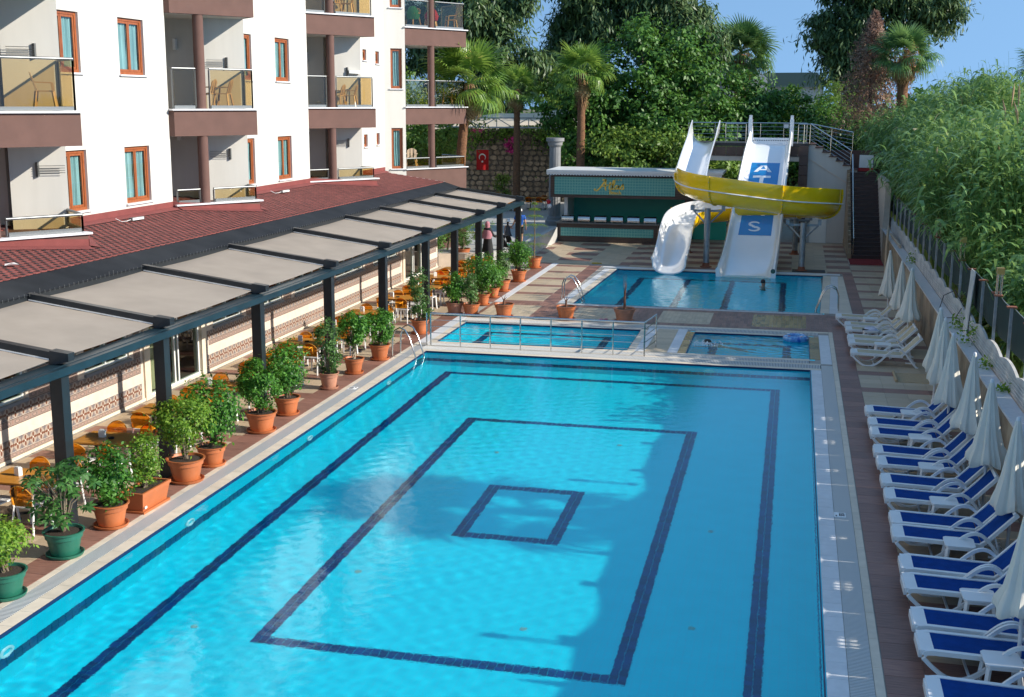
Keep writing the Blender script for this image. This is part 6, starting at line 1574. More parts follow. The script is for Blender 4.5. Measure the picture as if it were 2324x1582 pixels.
tree('eucalyptus_tree', 'dark eucalyptus in the gap beside the light pole', -16.6, 96, [(-16.2, 96, 14.0, 2.5, 2.5, 4.0), (-17.3, 96, 10.0, 2.4, 2.5, 2.8)], 24000, el_, LEu, trunk_r=.35, **ek)
tree('eucalyptus_tree', 'tall olive toned eucalyptus above the ficus trees', -10.6, 97, [(-11.2, 97, 15, 4.0, 3, 4.2), (-9.0, 96, 12.4, 3.4, 2.6, 3.2), (-6.4, 95, 11.2, 1.2, 1.2, 2.6)], 34000, el_, LEu, trunk_r=.4, **ek)
tree('eucalyptus_tree', 'large spreading eucalyptus against the sky above the reeds', 4.6, 100, [(6.2, 100, 15.5, 4.6, 3, 3.6), (3.8, 100, 12.2, 2.6, 2.6, 3.4), (9.4, 100, 14.2, 2.2, 2, 2.2), (1.6, 100, 12.8, 1.3, 1.5, 1.4), (4.2, 99, 9.2, 2.4, 2.2, 2.6)], 40000, el_, LEu, trunk_r=.4, **ek)
# dead cypress
t = thing('dead_cypress', 'dead brown conical cypress in front of the large eucalyptus', 'tree', (4.3, 80, 0)); P = []; N = []
for i in range(9000):
    s = random.random()**.8; z = 5.6+s*6.9; a = random.uniform(0, 6.28); r = (1-s)**.7*2.5*random.uniform(.3, 1.08)*(1+.3*math.sin(z*3.1+a*2)+.2*math.sin(a*5)); P.append((r*math.cos(a), r*math.sin(a), z-.25*r)); N.append((math.cos(a), math.sin(a), .3))
V, Q = leaves(np.array(P), np.array(N), .26, .07, .6, -.3); np_obj('crown', np_mesh('crown', V, Q, LBr), t, kind='stuff')
q = MB(); q.tube([(0, 0, 0), (0, 0, 7), (0, 0, 12.4)], [.2, .13, .02], 8); q.build('trunk', m_treebark, t)
# bushes right of the platform, mixed reeds and shrubs
tree('broadleaf_shrub', 'dark shrub mass right behind the platform stairs', 2.6, 84, [(2.0, 84, 5.0, 2.2, 1.8, 2.2), (4.4, 85, 4.6, 2.4, 1.8, 2.4)], 10000, (.26, .14), LFi, **fk)
tree('broadleaf_shrub', 'feathery light shrub under the large eucalyptus', 2.8, 92, [(2.6, 92, 7.0, 1.5, 1.4, 1.6)], 5000, (.25, .06), LLi, jit=.6, spread=.3, clump=30)
tree('broadleaf_shrub', 'pale flowering shrub in front of the distant grey roof', -.9, 92, [(-1.2, 92, 6.4, 1.8, 1.5, 1.5), (-3.8, 93, 6.2, 1.6, 1.5, 1.6)], 7000, (.24, .12), LLi, jit=.6, spread=.3, clump=40)
# far tree belt closing the horizon
ells = [(x, 122+6*math.sin(x), 4.0+1.6*math.sin(x*.7), 5, 3, 3.6+1.2*math.sin(x*1.7)) for x in range(-75, 70, 5)]
o, _ = crown(ells, 42000, (.8, .5), LFi, None, spread=.8, clump=22, name='distant_tree_belt'); o['kind'] = 'stuff'; o['label'] = 'distant dark tree belt closing the horizon'; o['category'] = 'tree belt'
# ---- reeds
def reeds(name, lb, n, xf, yf, zb, topf, leafn=15, lean=-.5, ll=(.55, 1.05), parent=None):
    V = []; Q = []
    nc = max(20, n//16); cX, cY = rng.uniform(0, 1, nc), rng.uniform(0, 1, nc); ci = rng.integers(0, nc, n)
    X = np.clip(cX[ci]+rng.normal(0, .035, n), 0, 1); Y = np.clip(cY[ci]+rng.normal(0, .012, n), 0, 1); uni = rng.uniform(0, 1, n) < .35; X[uni] = rng.uniform(0, 1, uni.sum()); Y[uni] = rng.uniform(0, 1, uni.sum())
    for i in range(n):
        x, y = xf(X[i]), yf(Y[i]); z0 = zb(x, y); h = max(1.2, topf(x, y)-z0+rng.normal(0, .35)); az = rng.normal(math.pi, 1.0); ln = abs(rng.normal(.34, .22)); dx, dy = math.cos(az)*ln, math.sin(az)*ln*.6
        curve = lambda s: np.array([x+dx*h*s*s*.5, y+dy*h*s*s*.5, z0+h*s*(1-.08*ln*s)])
        a, b, c = curve(0.1), curve(.55), curve(1.0); o = len(V); w = .012
        for p_, ww_ in ((a, w), (b, w*.8), (c, w*.3)): V += [(p_[0]-ww_, p_[1], p_[2]), (p_[0]+ww_, p_[1], p_[2])]
        Q += [(o, o+1, o+3, o+2), (o+2, o+3, o+5, o+4)]
        for k in range(leafn):
            s = .28+.72*(k+rng.uniform(0, .8))/leafn; p = curve(s)
            if p[0] < 5.6 and p[2] < 3.0 and y > 37: continue
            if p[0] < 4.9 and p[2] < 3.3: continue
            aa = (k % 2)*math.pi+az*.5+i*1.7+rng.normal(0, .5); L = rng.uniform(*ll)*(1.15-.45*s); wd = .058*rng.uniform(.6, 1.4); up_ = rng.uniform(.35, 1.0); ca, sa = math.cos(aa), math.sin(aa); o = len(V)
            dr = rng.uniform(.5, 1.3)
            for t_, w_ in ((0, .3), (.35, 1), (.7, .75), (1, .03)):
                r = L*t_; zz = p[2]+up_*r*.8-dr*r*r*.85/L*1.0; rr = r*(1-.18*dr*t_)
                V += [(p[0]+ca*rr-sa*wd*w_, p[1]+sa*rr+ca*wd*w_, zz), (p[0]+ca*rr+sa*wd*w_, p[1]+sa*rr-ca*wd*w_, zz)]
            Q += [(o, o+1, o+3, o+2), (o+2, o+3, o+5, o+4), (o+4, o+5, o+7, o+6)]
    return np_obj(name, np_mesh(name, np.array(V), Q, LRe), parent, kind='stuff', label=lb, category='reeds')
bank = MB(); vs = []; xs_ = [4.75, 5.5, 7, 9, 12, 18, 40]; ys_ = list(range(8, 100, 4))
for x in xs_:
    for y in ys_: vs.append((x, y, .2+min(2.2, (x-4.75)*.45)+.15*mnoise.noise(Vector((x*.5, y*.3, 0)))))
m = len(ys_); bank.add(vs, [(i*m+j, (i+1)*m+j, (i+1)*m+j+1, i*m+j+1) for i in range(len(xs_)-1) for j in range(m-1)]); bank.build('reed_bank', m_ground, kind='structure', smooth=True)
zb = lambda x, y: .2+min(2.2, max(0, x-4.75)*.45)
bump_ = lambda x, y: .45*mnoise.noise(Vector((x*.5, y*.22, 5)))
reeds('reed_thicket', 'tall green giant reeds leaning over the fence along the slide pool', 2600, lambda u: 5.0+5.3*u**1.25, lambda u: 37+38*u, zb, lambda x, y: min(6.7+min(1, max(0, (y-53)/6))*min(1.75, max(0, x-6)*.6), 5.0+(x-4.9)*1.7)+bump_(x, y)-max(0, 41-y)*.25, 13, ll=(.65, 1.3))
reeds('reed_thicket', 'reeds behind the beige loungers, at the picture edge', 420, lambda u: 5.1+2.6*u, lambda u: 29.5+8*u, zb, lambda x, y: min(2.9+(x-4.65)*.5, 5)+max(0, (y-34.5))*.9, 12, ll=(.4, .8))
reeds('reed_thicket', 'reeds at the far end behind the dark staircase', 700, lambda u: 4.6+7*u, lambda u: 68+14*u, lambda x, y: .3, lambda x, y: 6.4+max(0, x-6)*.45+bump_(x, y), 12, ll=(.7, 1.3))
reeds('reed_thicket', 'patch of reeds between the platform and the pale shrub', 260, lambda u: -2.5+4*u, lambda u: 85+4*u, lambda x, y: .3, lambda x, y: 6.3, 12, ll=(.8, 1.4))
# dry plumes
pm = MB()
for i in range(16):
    x = rng.uniform(5.2, 8); y = rng.uniform(40, 66); z = 4.9+(x-4.9)*.9; d = rng.uniform(-.8, .8)
    pm.tube([(x, y, z-.5), (x+d*.3, y, z), (x+d*.7, y, z+.35)], [.01, .045, .008], 5)
pm.build('reed_plume', mat('reed_plume_tan', (.42, .28, .16), .9), None, kind='stuff', label='tan reed plumes above the thicket', category='reeds')
# weeds on the ledge
for k, (y, s) in enumerate(((33.6, .34), (31.4, .42), (28.6, .2), (47.5, .3), (26.2, .16))):
    t = thing('ledge_weed', 'green weed growing from the ledge joint, %s one from the slide pool end' % ORD[[1, 2, 3, 0, 4][k]], 'weed', (4.40, y, 1.43), group='weeds on the ledge')
    V, Q = leaves(rng.normal(0, 1, (int(260*s), 3))*np.array([s*.35, s*.6, s*.4])+np.array([-.04, 0, s*.5]), rng.normal(0, 1, (int(260*s), 3))+np.array([-.5, 0, 1]), .10, .06, .4, .2); V[:, 2] = np.maximum(V[:, 2], .002); np_obj('foliage', np_mesh('foliage', V, Q, L3), t, kind='stuff')
# yucca by the bar, climbers and bougainvillea on the stone wall
t = thing('yucca_plant', 'spiky yucca beside the fluted pillar', 'plant', (-14.2, 76, .42)); V = []; Q = []
for (cx_, cz_) in ((0, 2.9), (-.5, 2.2), (.3, 1.6)):
    for k in range(46):
        a = random.uniform(0, 6.28); e = random.uniform(-.6, 1.4); L_ = random.uniform(.6, .9); d = np.array([math.cos(a)*math.cos(e), math.sin(a)*math.cos(e), math.sin(e)]); s = np.array([-math.sin(a), math.cos(a), 0])*.04; b = np.array([cx_, 0, cz_]); o = len(V); V += [b-s*.6, b+s*.6, b+d*L_*.6+s, b+d*L_*.6-s]; V += [b+d*L_-np.array([0, 0, .12])]*2; Q += [(o, o+1, o+2, o+3), (o+3, o+2, o+4, o+5)]
np_obj('foliage', np_mesh('foliage', np.array(V), Q, LLi), t, kind='stuff'); q = MB(); q.tube([(0, 0, 0), (.05, 0, 1.6), (0, 0, 2.9)], .07, 8); q.tube([(0, 0, 1), (-.5, 0, 2.2)], .05, 8); q.build('stem', m_bark, t)
# ---- stone wall, flag, canopy
m_rub = mat('rubble_stone', (.30, .25, .19), .9, var=.35, rgb2=(.16, .14, .12), nscale=5, bump=.5, bscale=12)
swl = thing('stone_wall', 'dark rubble stone wall with mortar joints behind the terrace', 'wall', (-20, 84.5, .4), absolute=True)
q = MB(); q.box(-27, -14.2, 84.3, 84.9, .3, 5.2); q.build('mortar', mat('mortar_grey', (.13, .12, .11), .95), swl)
cnt = 0
for j in range(13):
    x = -24.3+random.uniform(0, .3)
    while x < -14.6:
        w_ = random.uniform(.32, .62); z = .55+j*.35; P = []
        for k in range(7): a = 2*math.pi*k/7+random.uniform(-.25, .25); P.append((x+w_/2+w_*.47*math.cos(a), z+.165*math.sin(a)*random.uniform(.9, 1.1)))
        q = MB(); q.add([(a, 84.20+random.uniform(0, .03), b) for a, b in P]+[(a, 84.31, b) for a, b in P], [tuple(range(6, -1, -1))]+[(i, (i+1) % 7, 7+(i+1) % 7, 7+i) for i in range(7)])
        if cnt < 300: q.build('stone', m_rub, swl)
        cnt += 1; x += w_+.02
o, _ = crown([(-22, 84.4, 5.4, 3.4, .8, 1.0), (-17.2, 84.2, 5.2, 3.0, .8, 1.1), (-24.5, 84, 4.5, 1.2, .6, 1.5), (-15, 83.8, 2.6, .8, .5, 1.4)], 9000, (.20, .12), LFi, None, spread=.3, clump=34, name='climbing_ivy'); tag(o, 'dark ivy climbing over the top of the rubble stone wall', 'climber')
m_boug = leafmat('bougainvillea_bract', (.30, .02, .16), (.60, .06, .34), .4, .6)
for nm, c, lb in (('a', (-19.0, 83.6, 4.3, .28, .2, .65), 'pink bougainvillea hanging right of the flag'), ('b', (-21.6, 83.6, 5.0, .7, .2, .5), 'pink bougainvillea above the flag')):
    o, _ = crown([c], 500 if nm == 'a' else 300, (.13, .09), m_boug, None, spread=.12, clump=10, name='bougainvillea'); tag(o, lb, 'bougainvillea')
t = thing('turkish_flag', 'red flag with white crescent and star hanging before the stone wall', 'flag', (-20.6, 82, 3.98)); q = MB(); n = 10; vs = []
for i in range(n+1):
    for j in range(n+1): vs.append((-.42+.84*i/n, .04*math.sin(i*.9)*(j/n), -1.36*j/n))
q.add(vs, [(i*(n+1)+j, (i+1)*(n+1)+j, (i+1)*(n+1)+j+1, i*(n+1)+j+1) for i in range(n) for j in range(n)]); q.build('cloth', mat('flag_red', (.50, .008, .012), .8), t, smooth=True)
q = MB(); vs = []; nn = 24; R1, R2, dxx = .24, .19, .0
for i in range(nn+1):
    a = math.radians(-128+256*i/nn); b = math.radians(-150+300*i/nn)
    vs += [(R1*math.sin(a), -.05, -.50+R1*math.cos(a)), (R2*math.sin(b*.86)*1.0, -.05, -.54+R2*math.cos(b*.86))]
q.add(vs, [(2*i, 2*i+2, 2*i+3, 2*i+1) for i in range(nn)]); q.build('crescent', m_sign, t)
q = MB(); q.add([((.10 if k % 2 == 0 else .04)*math.sin(k*math.pi/5), -.05, -.80+(.10 if k % 2 == 0 else .04)*math.cos(k*math.pi/5)) for k in range(10)], [tuple(range(10))]); q.build('star', m_sign, t)
q = MB(); q.tube([(-.46, 0, .01), (.46, 0, .01)], .02, 6); q.tube([(0, 0, 0), (.3, 2.2, 1.2)], .006, 4); q.build('hanging_rod', m_alu, t)
can = thing('tensile_canopy', 'cream tensile canopy on white steel trusses over the terrace', 'canopy', (-20, 80, .4), absolute=True)
m_tr = mat('white_truss_steel', (.50, .52, .54), .4, metal=.2); m_tent = leafmat('cream_tent_fabric', (.72, .64, .47), (.80, .72, .55), .5, .7)
def truss(y, z0, z1, x0, x1):
    q = MB(); q.tube([(x0, y, z1), (x1, y, z1)], .045, 8); q.tube([(x0, y, z0), (x1, y, z0)], .045, 8); n = int((x1-x0)/1.0); s = (x1-x0)/n
    for i in range(n): xa, xb = x0+i*s, x0+(i+1)*s; q.tube([(xa, y, z0 if i % 2 else z1), (xb, y, z1 if i % 2 else z0)], .03, 6)
    for i in range(0, n+1, 2): q.tube([(x0+i*s, y, z0), (x0+i*s, y, z1)], .03, 6)
    q.build('truss', m_tr, can)
truss(78, 5.55, 6.15, -27, -14.5); truss(86, 4.65, 5.35, -27, -15.6)
q = MB(); vs = []; NX, NY = 24, 10
for i in range(NX+1):
    for j in range(NY+1):
        s, u = i/NX, j/NY; x = -27+12.8*s; z = 6.2+.55*(s**2)-.95*u-.22*math.sin(math.pi*u)-.12*math.sin(math.pi*((s*3) % 1)); vs.append((x, 77.9+8*u, z))
q.add(vs, [(i*(NY+1)+j, (i+1)*(NY+1)+j, (i+1)*(NY+1)+j+1, i*(NY+1)+j+1) for i in range(NX) for j in range(NY)]); q.build('membrane', m_tent, can, smooth=True)
for (x, y, h) in ((-14.55, 78, 6.5), (-24.2, 78, 6.2), (-15.6, 86, 5.4), (-21.5, 86, 5.4)): q = MB(); q.tube([(x, y, .4), (x, y, h)], .07, 8); q.build('mast', m_tr, can)
# ---- distant roofs and pole
m_groof = mat('grey_green_roof', (.13, .17, .14), .8); dr_ = thing('distant_house', 'distant house with a flat grey green gable roof', 'house', (0, 170, 0), absolute=True)
q = MB(); q.add([(-4.5, 170, 11.0), (2.2, 170, 11.05), (4.2, 170, 9.2), (-6, 170, 9.2), (-4.5, 178, 11.0), (2.2, 178, 11.05), (4.2, 180, 9.2), (-6, 180, 9.2)], [(0, 3, 2, 1), (0, 1, 5, 4), (1, 2, 6, 5), (0, 4, 7, 3)]); q.build('roof', m_groof, dr_); q = MB(); q.box(-5, 3.2, 170.5, 179, 0, 9.2); q.build('wall', m_white, dr_)
dh = thing('distant_building', 'distant dark domed roof with a small metal frame on top', 'building', (-12, 165, 0), absolute=True)
q = MB(); q.lathe([(7, 0), (7, 10.2), (5.5, 11.6), (3, 12.5), (0, 12.8)], 24, (-11, 168, 0)); q.build('roof', mat('slate_dark', (.06, .08, .10), .8), dh, smooth=30)
q = MB(); 
for x in (-12.6, -11.4): q.tube([(x, 167, 12.5), (x, 167, 14.6)], .07, 5)
q.tube([(-12.6, 167, 14.6), (-11.4, 167, 14.6)], .07, 5); q.tube([(-12.0, 168, 12.5), (-12.0, 168, 14.4)], .07, 5); q.build('frame', m_tr, dh)
q = MB(); q.tube([(-19.0, 120, 0), (-19.0, 120, 19)], [.16, .09], 8); tag(q.build('light_pole', m_tr, smooth=True), 'tall thin pale pole rising between the eucalyptus trees', 'pole')
# ---- planting bed at the end of the annex
tree('bed_shrub', 'bright feathery shrub in the bed behind the annex end', -15.6, 55.2, [(-15.4, 55.4, 1.7, .9, .8, 1.0), (-14.6, 56.8, 1.8, .8, .8, .9)], 5000, (.10, .03), LLi, trunk_r=.05, jit=.7, spread=.14, clump=40, grp='plants in the bed by the annex')
tree('bed_shrub', 'dark tangled shrub by the corner of the annex', -16.0, 53.6, [(-15.9, 53.6, 1.2, .7, .5, .8)], 2200, (.12, .05), LFi, trunk_r=.04, jit=.6, spread=.14, clump=30, grp='plants in the bed by the annex')
plant('slim', -14.6, 54.4, .34, .6, 'slender shrub in a large terracotta pot in the bed behind the annex', None, 1.3)
tree('bed_shrub', 'small leafy sapling on the terrace before the stone wall', -18.6, 80, [(-18.6, 80, 1.9, .6, .5, .7)], 900, (.16, .08), LLi, trunk_r=.04, jit=.6, spread=.14, clump=20, grp='plants on the terrace')
# ================================================================ people
m_skin = mat('skin', (.42, .22, .14), .5, spec=.3); m_hair = mat('dark_hair', (.018, .012, .010), .5)
m_shirt = mat('blue_tshirt', (.015, .10, .42), .85, namt=.15, nscale=12); m_shorts = mat('black_shorts', (.015, .015, .018), .85); m_capw = mat('white_cap_cloth', (.75, .75, .73), .8)
m_abaya = mat('black_abaya', (.010, .010, .012), .8); m_hijab = mat('dusty_pink_scarf', (.42, .17, .20), .85, namt=.12, nscale=10); m_dress = mat('dark_grey_dress', (.07, .075, .09), .85, namt=.4, nscale=40); m_teal = mat('turquoise_shoe', (.02, .38, .40), .5)
def skinned(name, J, E, m, parent, sub=2, **kw):
    """one continuous surface grown round a skeleton: J name->(x,y,z,r)"""
    ks = list(J); me = bpy.data.meshes.new(name); me.from_pydata([J[k][:3] for k in ks], [(ks.index(a), ks.index(b)) for a, b in E], []); o = bpy.data.objects.new(name, me); COL.objects.link(o)
    md = o.modifiers.new('skin', 'SKIN'); md.use_smooth_shade = True
    for i, k in enumerate(ks):
        sv = me.skin_vertices[0].data[i]; r = J[k][3]; sv.radius = r if isinstance(r, tuple) else (r, r); sv.use_root = i == 0
    s = o.modifiers.new('sub', 'SUBSURF'); s.levels = sub; s.render_levels = sub
    dg = bpy.context.evaluated_depsgraph_get(); me2 = bpy.data.meshes.new_from_object(o.evaluated_get(dg)); bpy.data.objects.remove(o); me2.materials.clear(); me2.materials.append(m); me2.name = name
    for p in me2.polygons: p.use_smooth = True
    x = bpy.data.objects.new(name, me2); COL.objects.link(x); x.parent = parent
    for k, v in kw.items(): x[k] = v
    return x
def head(t, c, r, m=m_skin, face=1):
    """features on a skinned head; face = +1 looks to +Y"""
    c = Vector(c)
    q = MB(); q.lathe([(0, -.014), (.014, -.006), (.010, .012), (0, .02)], 8, tuple(c+Vector((0, face*r*1.02, -.005)))); 
    for s in (-1, 1): q.lathe([(0, -.03), (.014, -.02), (.016, .01), (0, .028)], 8, tuple(c+Vector((s*r*.98, 0, 0))))
    q.build('ear_and_nose', m, t, smooth=True)
    e = MB()
    for s in (-1, 1): e.lathe([(0, -.008), (.012, 0), (0, .008)], 8, tuple(c+Vector((s*.032, face*r*.90, .018))))
    e.box(c.x-.022, c.x+.022, c.y+face*r*.93-.004, c.y+face*r*.93+.006, c.z-.052, c.z-.044); e.build('eye_and_mouth', m_hair, t)
def adult(t, stride=.16, arms=None, hgt=1.0):
    A = arms or {}
    J = {'pel': (0, 0, .93, (.13, .10)), 'sp': (0, .0, 1.12, (.13, .095)), 'ch': (0, .01, 1.33, (.155, .10)), 'nk0': (0, .0, 1.47, .07), 'nk': (0, .01, 1.53, .052), 'hd': (0, .02, 1.62, (.076, .088)), 'hd2': (0, .02, 1.70, (.070, .080)),
         'shL': (-.19, 0, 1.41, .058), 'elL': (-.25, -.02, 1.13, .042), 'wrL': (-.26, .08, .90, .028), 'haL': (-.26, .10, .82, .026), 'shR': (.19, 0, 1.41, .058), 'elR': (.26, -.03, 1.13, .042), 'wrR': (.28, .04, .89, .028), 'haR': (.28, .06, .81, .026),
         'hpL': (-.09, 0, .86, .092), 'knL': (-.10, stride*.6, .49, .058), 'anL': (-.10, stride*.4, .10, .036), 'ftL': (-.10, stride*.4+.14, .035, .032), 'hpR': (.09, 0, .86, .092), 'knR': (.10, -stride*.2, .49, .058), 'anR': (.10, -stride, .12, .036), 'ftR': (.10, -stride+.12, .04, .032)}
    for k, v in A.items(): J[k] = (*v, J[k][3])
    E = [('pel', 'sp'), ('sp', 'ch'), ('ch', 'nk0'), ('nk0', 'nk'), ('nk', 'hd'), ('hd', 'hd2'), ('ch', 'shL'), ('shL', 'elL'), ('elL', 'wrL'), ('wrL', 'haL'), ('ch', 'shR'), ('shR', 'elR'), ('elR', 'wrR'), ('wrR', 'haR'), ('pel', 'hpL'), ('hpL', 'knL'), ('knL', 'anL'), ('anL', 'ftL'), ('pel', 'hpR'), ('hpR', 'knR'), ('knR', 'anR'), ('anR', 'ftR')]
    return J, E
def fingers(t, wr, ha, m=m_skin):
    w, h = Vector(wr), Vector(ha); d = (h-w).normalized(); s = d.cross(Vector((0, 1, 0))).normalized() if abs(d.y) < .9 else Vector((1, 0, 0)); q = MB()
    for i, L_ in enumerate((.062, .070, .066, .052)): b = h+s*(i-1.5)*.017+d*.01; q.tube([b, b+d*L_*.55+Vector((0, .008, 0)), b+d*L_*.9+Vector((0, .026, 0))], [.0085, .008, .006], 6)
    b = h-s*.03-d*.03; q.tube([b, b-s*.012+d*.035+Vector((0, .02, 0)), b-s*.008+d*.055+Vector((0, .03, 0))], [.010, .009, .007], 6); q.build('finger', m, t, smooth=True)
def cloth(name, J, E, keep, grow, m, t):
    JJ = {k: (*J[k][:3], tuple(x+grow for x in J[k][3]) if isinstance(J[k][3], tuple) else J[k][3]+grow) for k in keep}
    return skinned(name, JJ, [e for e in E if e[0] in keep and e[1] in keep], m, t)
# man
man = thing('person', 'man in blue t-shirt, black shorts and white cap holding a child\'s hand', 'person', (-12.62, 57.55, .42), R(8))
J, E = adult(man, .15, {'elL': (-.27, .02, 1.14), 'wrL': (-.36, .06, .95), 'haL': (-.42, .07, .88)}); skinned('body', J, E, m_skin, man); fingers(man, J['wrL'][:3], J['haL'][:3]); fingers(man, J['wrR'][:3], J['haR'][:3]); head(man, (0, .02, 1.65), .08)
J2 = dict(J); J2['elL'] = (-.235, 0, 1.24, .07); J2['elR'] = (.235, -.01, 1.24, .07)
cloth('t_shirt', J2, E, ['sp', 'ch', 'pel', 'shL', 'elL', 'shR', 'elR', 'nk0'], .022, m_shirt, man); J2['knL'] = (-.105, .07, .56, .085); J2['knR'] = (.105, -.02, .56, .085); cloth('shorts', J2, E, ['pel', 'hpL', 'knL', 'hpR', 'knR'], .02, m_shorts, man)
q = MB(); q.lathe([(.098, 1.665), (.10, 1.71), (.085, 1.76), (.04, 1.785), (0, 1.79)], 16, (0, .02, 0)); q.add([(-.075, .09, 1.672), (.075, .09, 1.672), (.055, .19, 1.655), (-.055, .19, 1.655)], [(0, 1, 2, 3)]); q.build('cap', m_capw, man, smooth=True)
q = MB(); q.lathe([(.0, 1.545), (.055, 1.555), (.08, 1.60), (.083, 1.64), (.07, 1.645)], 14, (0, .03, 0)); q.build('beard', m_hair, man, smooth=True)
# child
ch = thing('person', 'small girl in dark dress, white sun hat and turquoise shoes walking beside the man', 'person', (-13.22, 57.6, .42), R(-4))
J, E = adult(ch, .14); s = .66; J = {k: (v[0]*s, v[1]*s, v[2]*s+(.04 if v[2] > 1.5 else 0), tuple(x*s*(1.15 if k.startswith('hd') else .85) for x in (v[3] if isinstance(v[3], tuple) else (v[3], v[3])))) for k, v in J.items()}
J['elR'] = (.21, 0, .80, J['elR'][3]); J['wrR'] = (.26, .02, .84, J['wrR'][3]); J['haR'] = (.30, .03, .87, J['haR'][3]); skinned('body', J, E, m_skin, ch); fingers(ch, J['wrL'][:3], J['haL'][:3]); head(ch, (0, .015, 1.13), .062)
q = MB(); q.lathe([(.075, .96), (.10, .90), (.11, .78), (.14, .62), (.19, .45), (.18, .44), (.10, .6)], 22, squash=lambda a, z: 1+(.07*math.sin(a*7) if z < .6 else 0)-.2*abs(math.sin(a))**2); q.build('dress', m_dress, ch, smooth=True)
q = MB(); q.lathe([(.17, 1.15), (.165, 1.165), (.095, 1.18), (.095, 1.24), (.075, 1.28), (0, 1.30)], 20, (0, .015, 0)); q.build('sun_hat', m_capw, ch, smooth=40)
q = MB(); 
for k in ('ftL', 'ftR'): v = J[k]; q.box(v[0]-.035, v[0]+.035, v[1]-.12, v[1]+.06, v[2]-.03, v[2]+.045)
q.build('shoe', m_teal, ch)
q = MB(); q.tube([(0, -.05, 1.15), (0, -.085, 1.05), (0, -.08, .92)], [.05, .035, .015], 8); q.build('hair', m_hair, ch, smooth=True)
# woman with stroller
wo = thing('person', 'woman in black abaya and dusty pink headscarf pushing a stroller', 'person', (-13.55, 54.9, .12), R(-35))
J, E = adult(wo, .12, {'elL': (-.24, .12, 1.14), 'wrL': (-.20, .36, 1.02), 'haL': (-.19, .44, 1.02), 'elR': (.24, .12, 1.14), 'wrR': (.20, .36, 1.02), 'haR': (.19, .44, 1.02)}); s = .95; J = {k: (v[0]*s, v[1]*s, v[2]*s, tuple(x*s for x in v[3]) if isinstance(v[3], tuple) else v[3]*s) for k, v in J.items()}
skinned('body', J, E, m_skin, wo); fingers(wo, J['wrL'][:3], J['haL'][:3]); fingers(wo, J['wrR'][:3], J['haR'][:3]); head(wo, (0, .02, 1.56), .078)
q = MB(); q.lathe([(.30, .03), (.29, .3), (.235, .7), (.20, .95), (.215, 1.15), (.20, 1.32), (.10, 1.42)], 26, squash=lambda a, z: (1-.22*math.sin(a)**2)*(1+(.05*math.sin(a*9+z*3) if z < .9 else 0))); q.build('abaya', m_abaya, wo, smooth=True)
J3 = {k: J[k] for k in J}; cloth('sleeve', J3, E, ['ch', 'shL', 'elL', 'wrL', 'shR', 'elR', 'wrR'], .028, m_abaya, wo)
q = MB(); q.lathe([(.30, 1.02), (.27, 1.12), (.225, 1.28), (.135, 1.38), (.105, 1.46), (.112, 1.56), (.10, 1.64), (.05, 1.69), (0, 1.70)], 24, (0, -.01, 0), squash=lambda a, z: (1-.25*math.sin(a)**2 if z < 1.4 else 1)*(1+(.04*math.sin(a*8+z*20) if z < 1.4 else 0)))
q.v = [(x, y-(.06 if z < 1.1 else 0), z-(.10 if (z < 1.05 and y < 0) else 0)) for x, y, z in q.v]; q.build('headscarf', m_hijab, wo, smooth=True)
sr = thing('baby_stroller', 'dark folding stroller pushed by the woman in pink headscarf', 'stroller', (-13.1, 55.6, .12), R(-35))
q = MB()
for s in (-1, 1): q.tube([(s*.2, -.15, 1.0), (s*.21, .1, .75), (s*.22, .55, .12)], .014, 6); q.tube([(s*.2, .0, .85), (s*.22, -.1, .12)], .014, 6)
q.tube([(-.2, -.15, 1.0), (.2, -.15, 1.0)], .018, 6); q.build('frame', m_alu, sr)
q = MB(); vs = []
for i in range(9): a = math.pi*i/8; vs += [(-.2, .28-.25*math.cos(a), .62+.38*math.sin(a)), (.2, .28-.25*math.cos(a), .62+.38*math.sin(a))]
q.add(vs, [(2*i, 2*i+2, 2*i+3, 2*i+1) for i in range(8)]); q.build('hood', m_shorts, sr, smooth=True); q = MB(); q.slab((-.19, .05, .9), (.19, .05, .9), (.19, .32, .45), (-.19, .32, .45), .04); q.slab((-.19, .32, .45), (.19, .32, .45), (.19, .55, .42), (-.19, .55, .42), .04); q.build('seat', m_shorts, sr)
for s in (-1, 1):
    for y_ in (-.1, .55):
        q = MB(); q.lathe([(.09, -.02), (.10, 0), (.09, .02)], 14); q.v = [(s*.24+z, y_+x, .10+y) for x, y, z in q.v]; q.build('wheel', m_black, sr)
# swimmers
sw1 = thing('person', 'dark haired man standing neck deep in the slide pool', 'person', (-1.02, 50.3, -1.05), R(-60))
J = {'ch': (0, 0, .72, (.17, .11)), 'sp': (0, 0, .45, (.14, .10)), 'nk': (0, .01, .98, .056), 'hd': (0, .02, 1.09, (.078, .09)), 'hd2': (0, .02, 1.19, (.072, .082)), 'shL': (-.19, 0, .86, .06), 'elL': (-.32, .05, .66, .043), 'wrL': (-.30, .26, .68, .03), 'haL': (-.29, .34, .69, .026), 'shR': (.19, 0, .86, .06), 'elR': (.32, .05, .66, .043), 'wrR': (.30, .26, .68, .03), 'haR': (.29, .34, .69, .026), 'pel': (0, 0, .2, (.13, .1)), 'hpL': (-.09, 0, .12, .09), 'knL': (-.1, .15, -.08, .06), 'hpR': (.09, 0, .12, .09), 'knR': (.1, .1, -.08, .06)}
E = [('ch', 'sp'), ('ch', 'nk'), ('nk', 'hd'), ('hd', 'hd2'), ('ch', 'shL'), ('shL', 'elL'), ('elL', 'wrL'), ('wrL', 'haL'), ('ch', 'shR'), ('shR', 'elR'), ('elR', 'wrR'), ('wrR', 'haR'), ('sp', 'pel'), ('pel', 'hpL'), ('hpL', 'knL'), ('pel', 'hpR'), ('hpR', 'knR')]
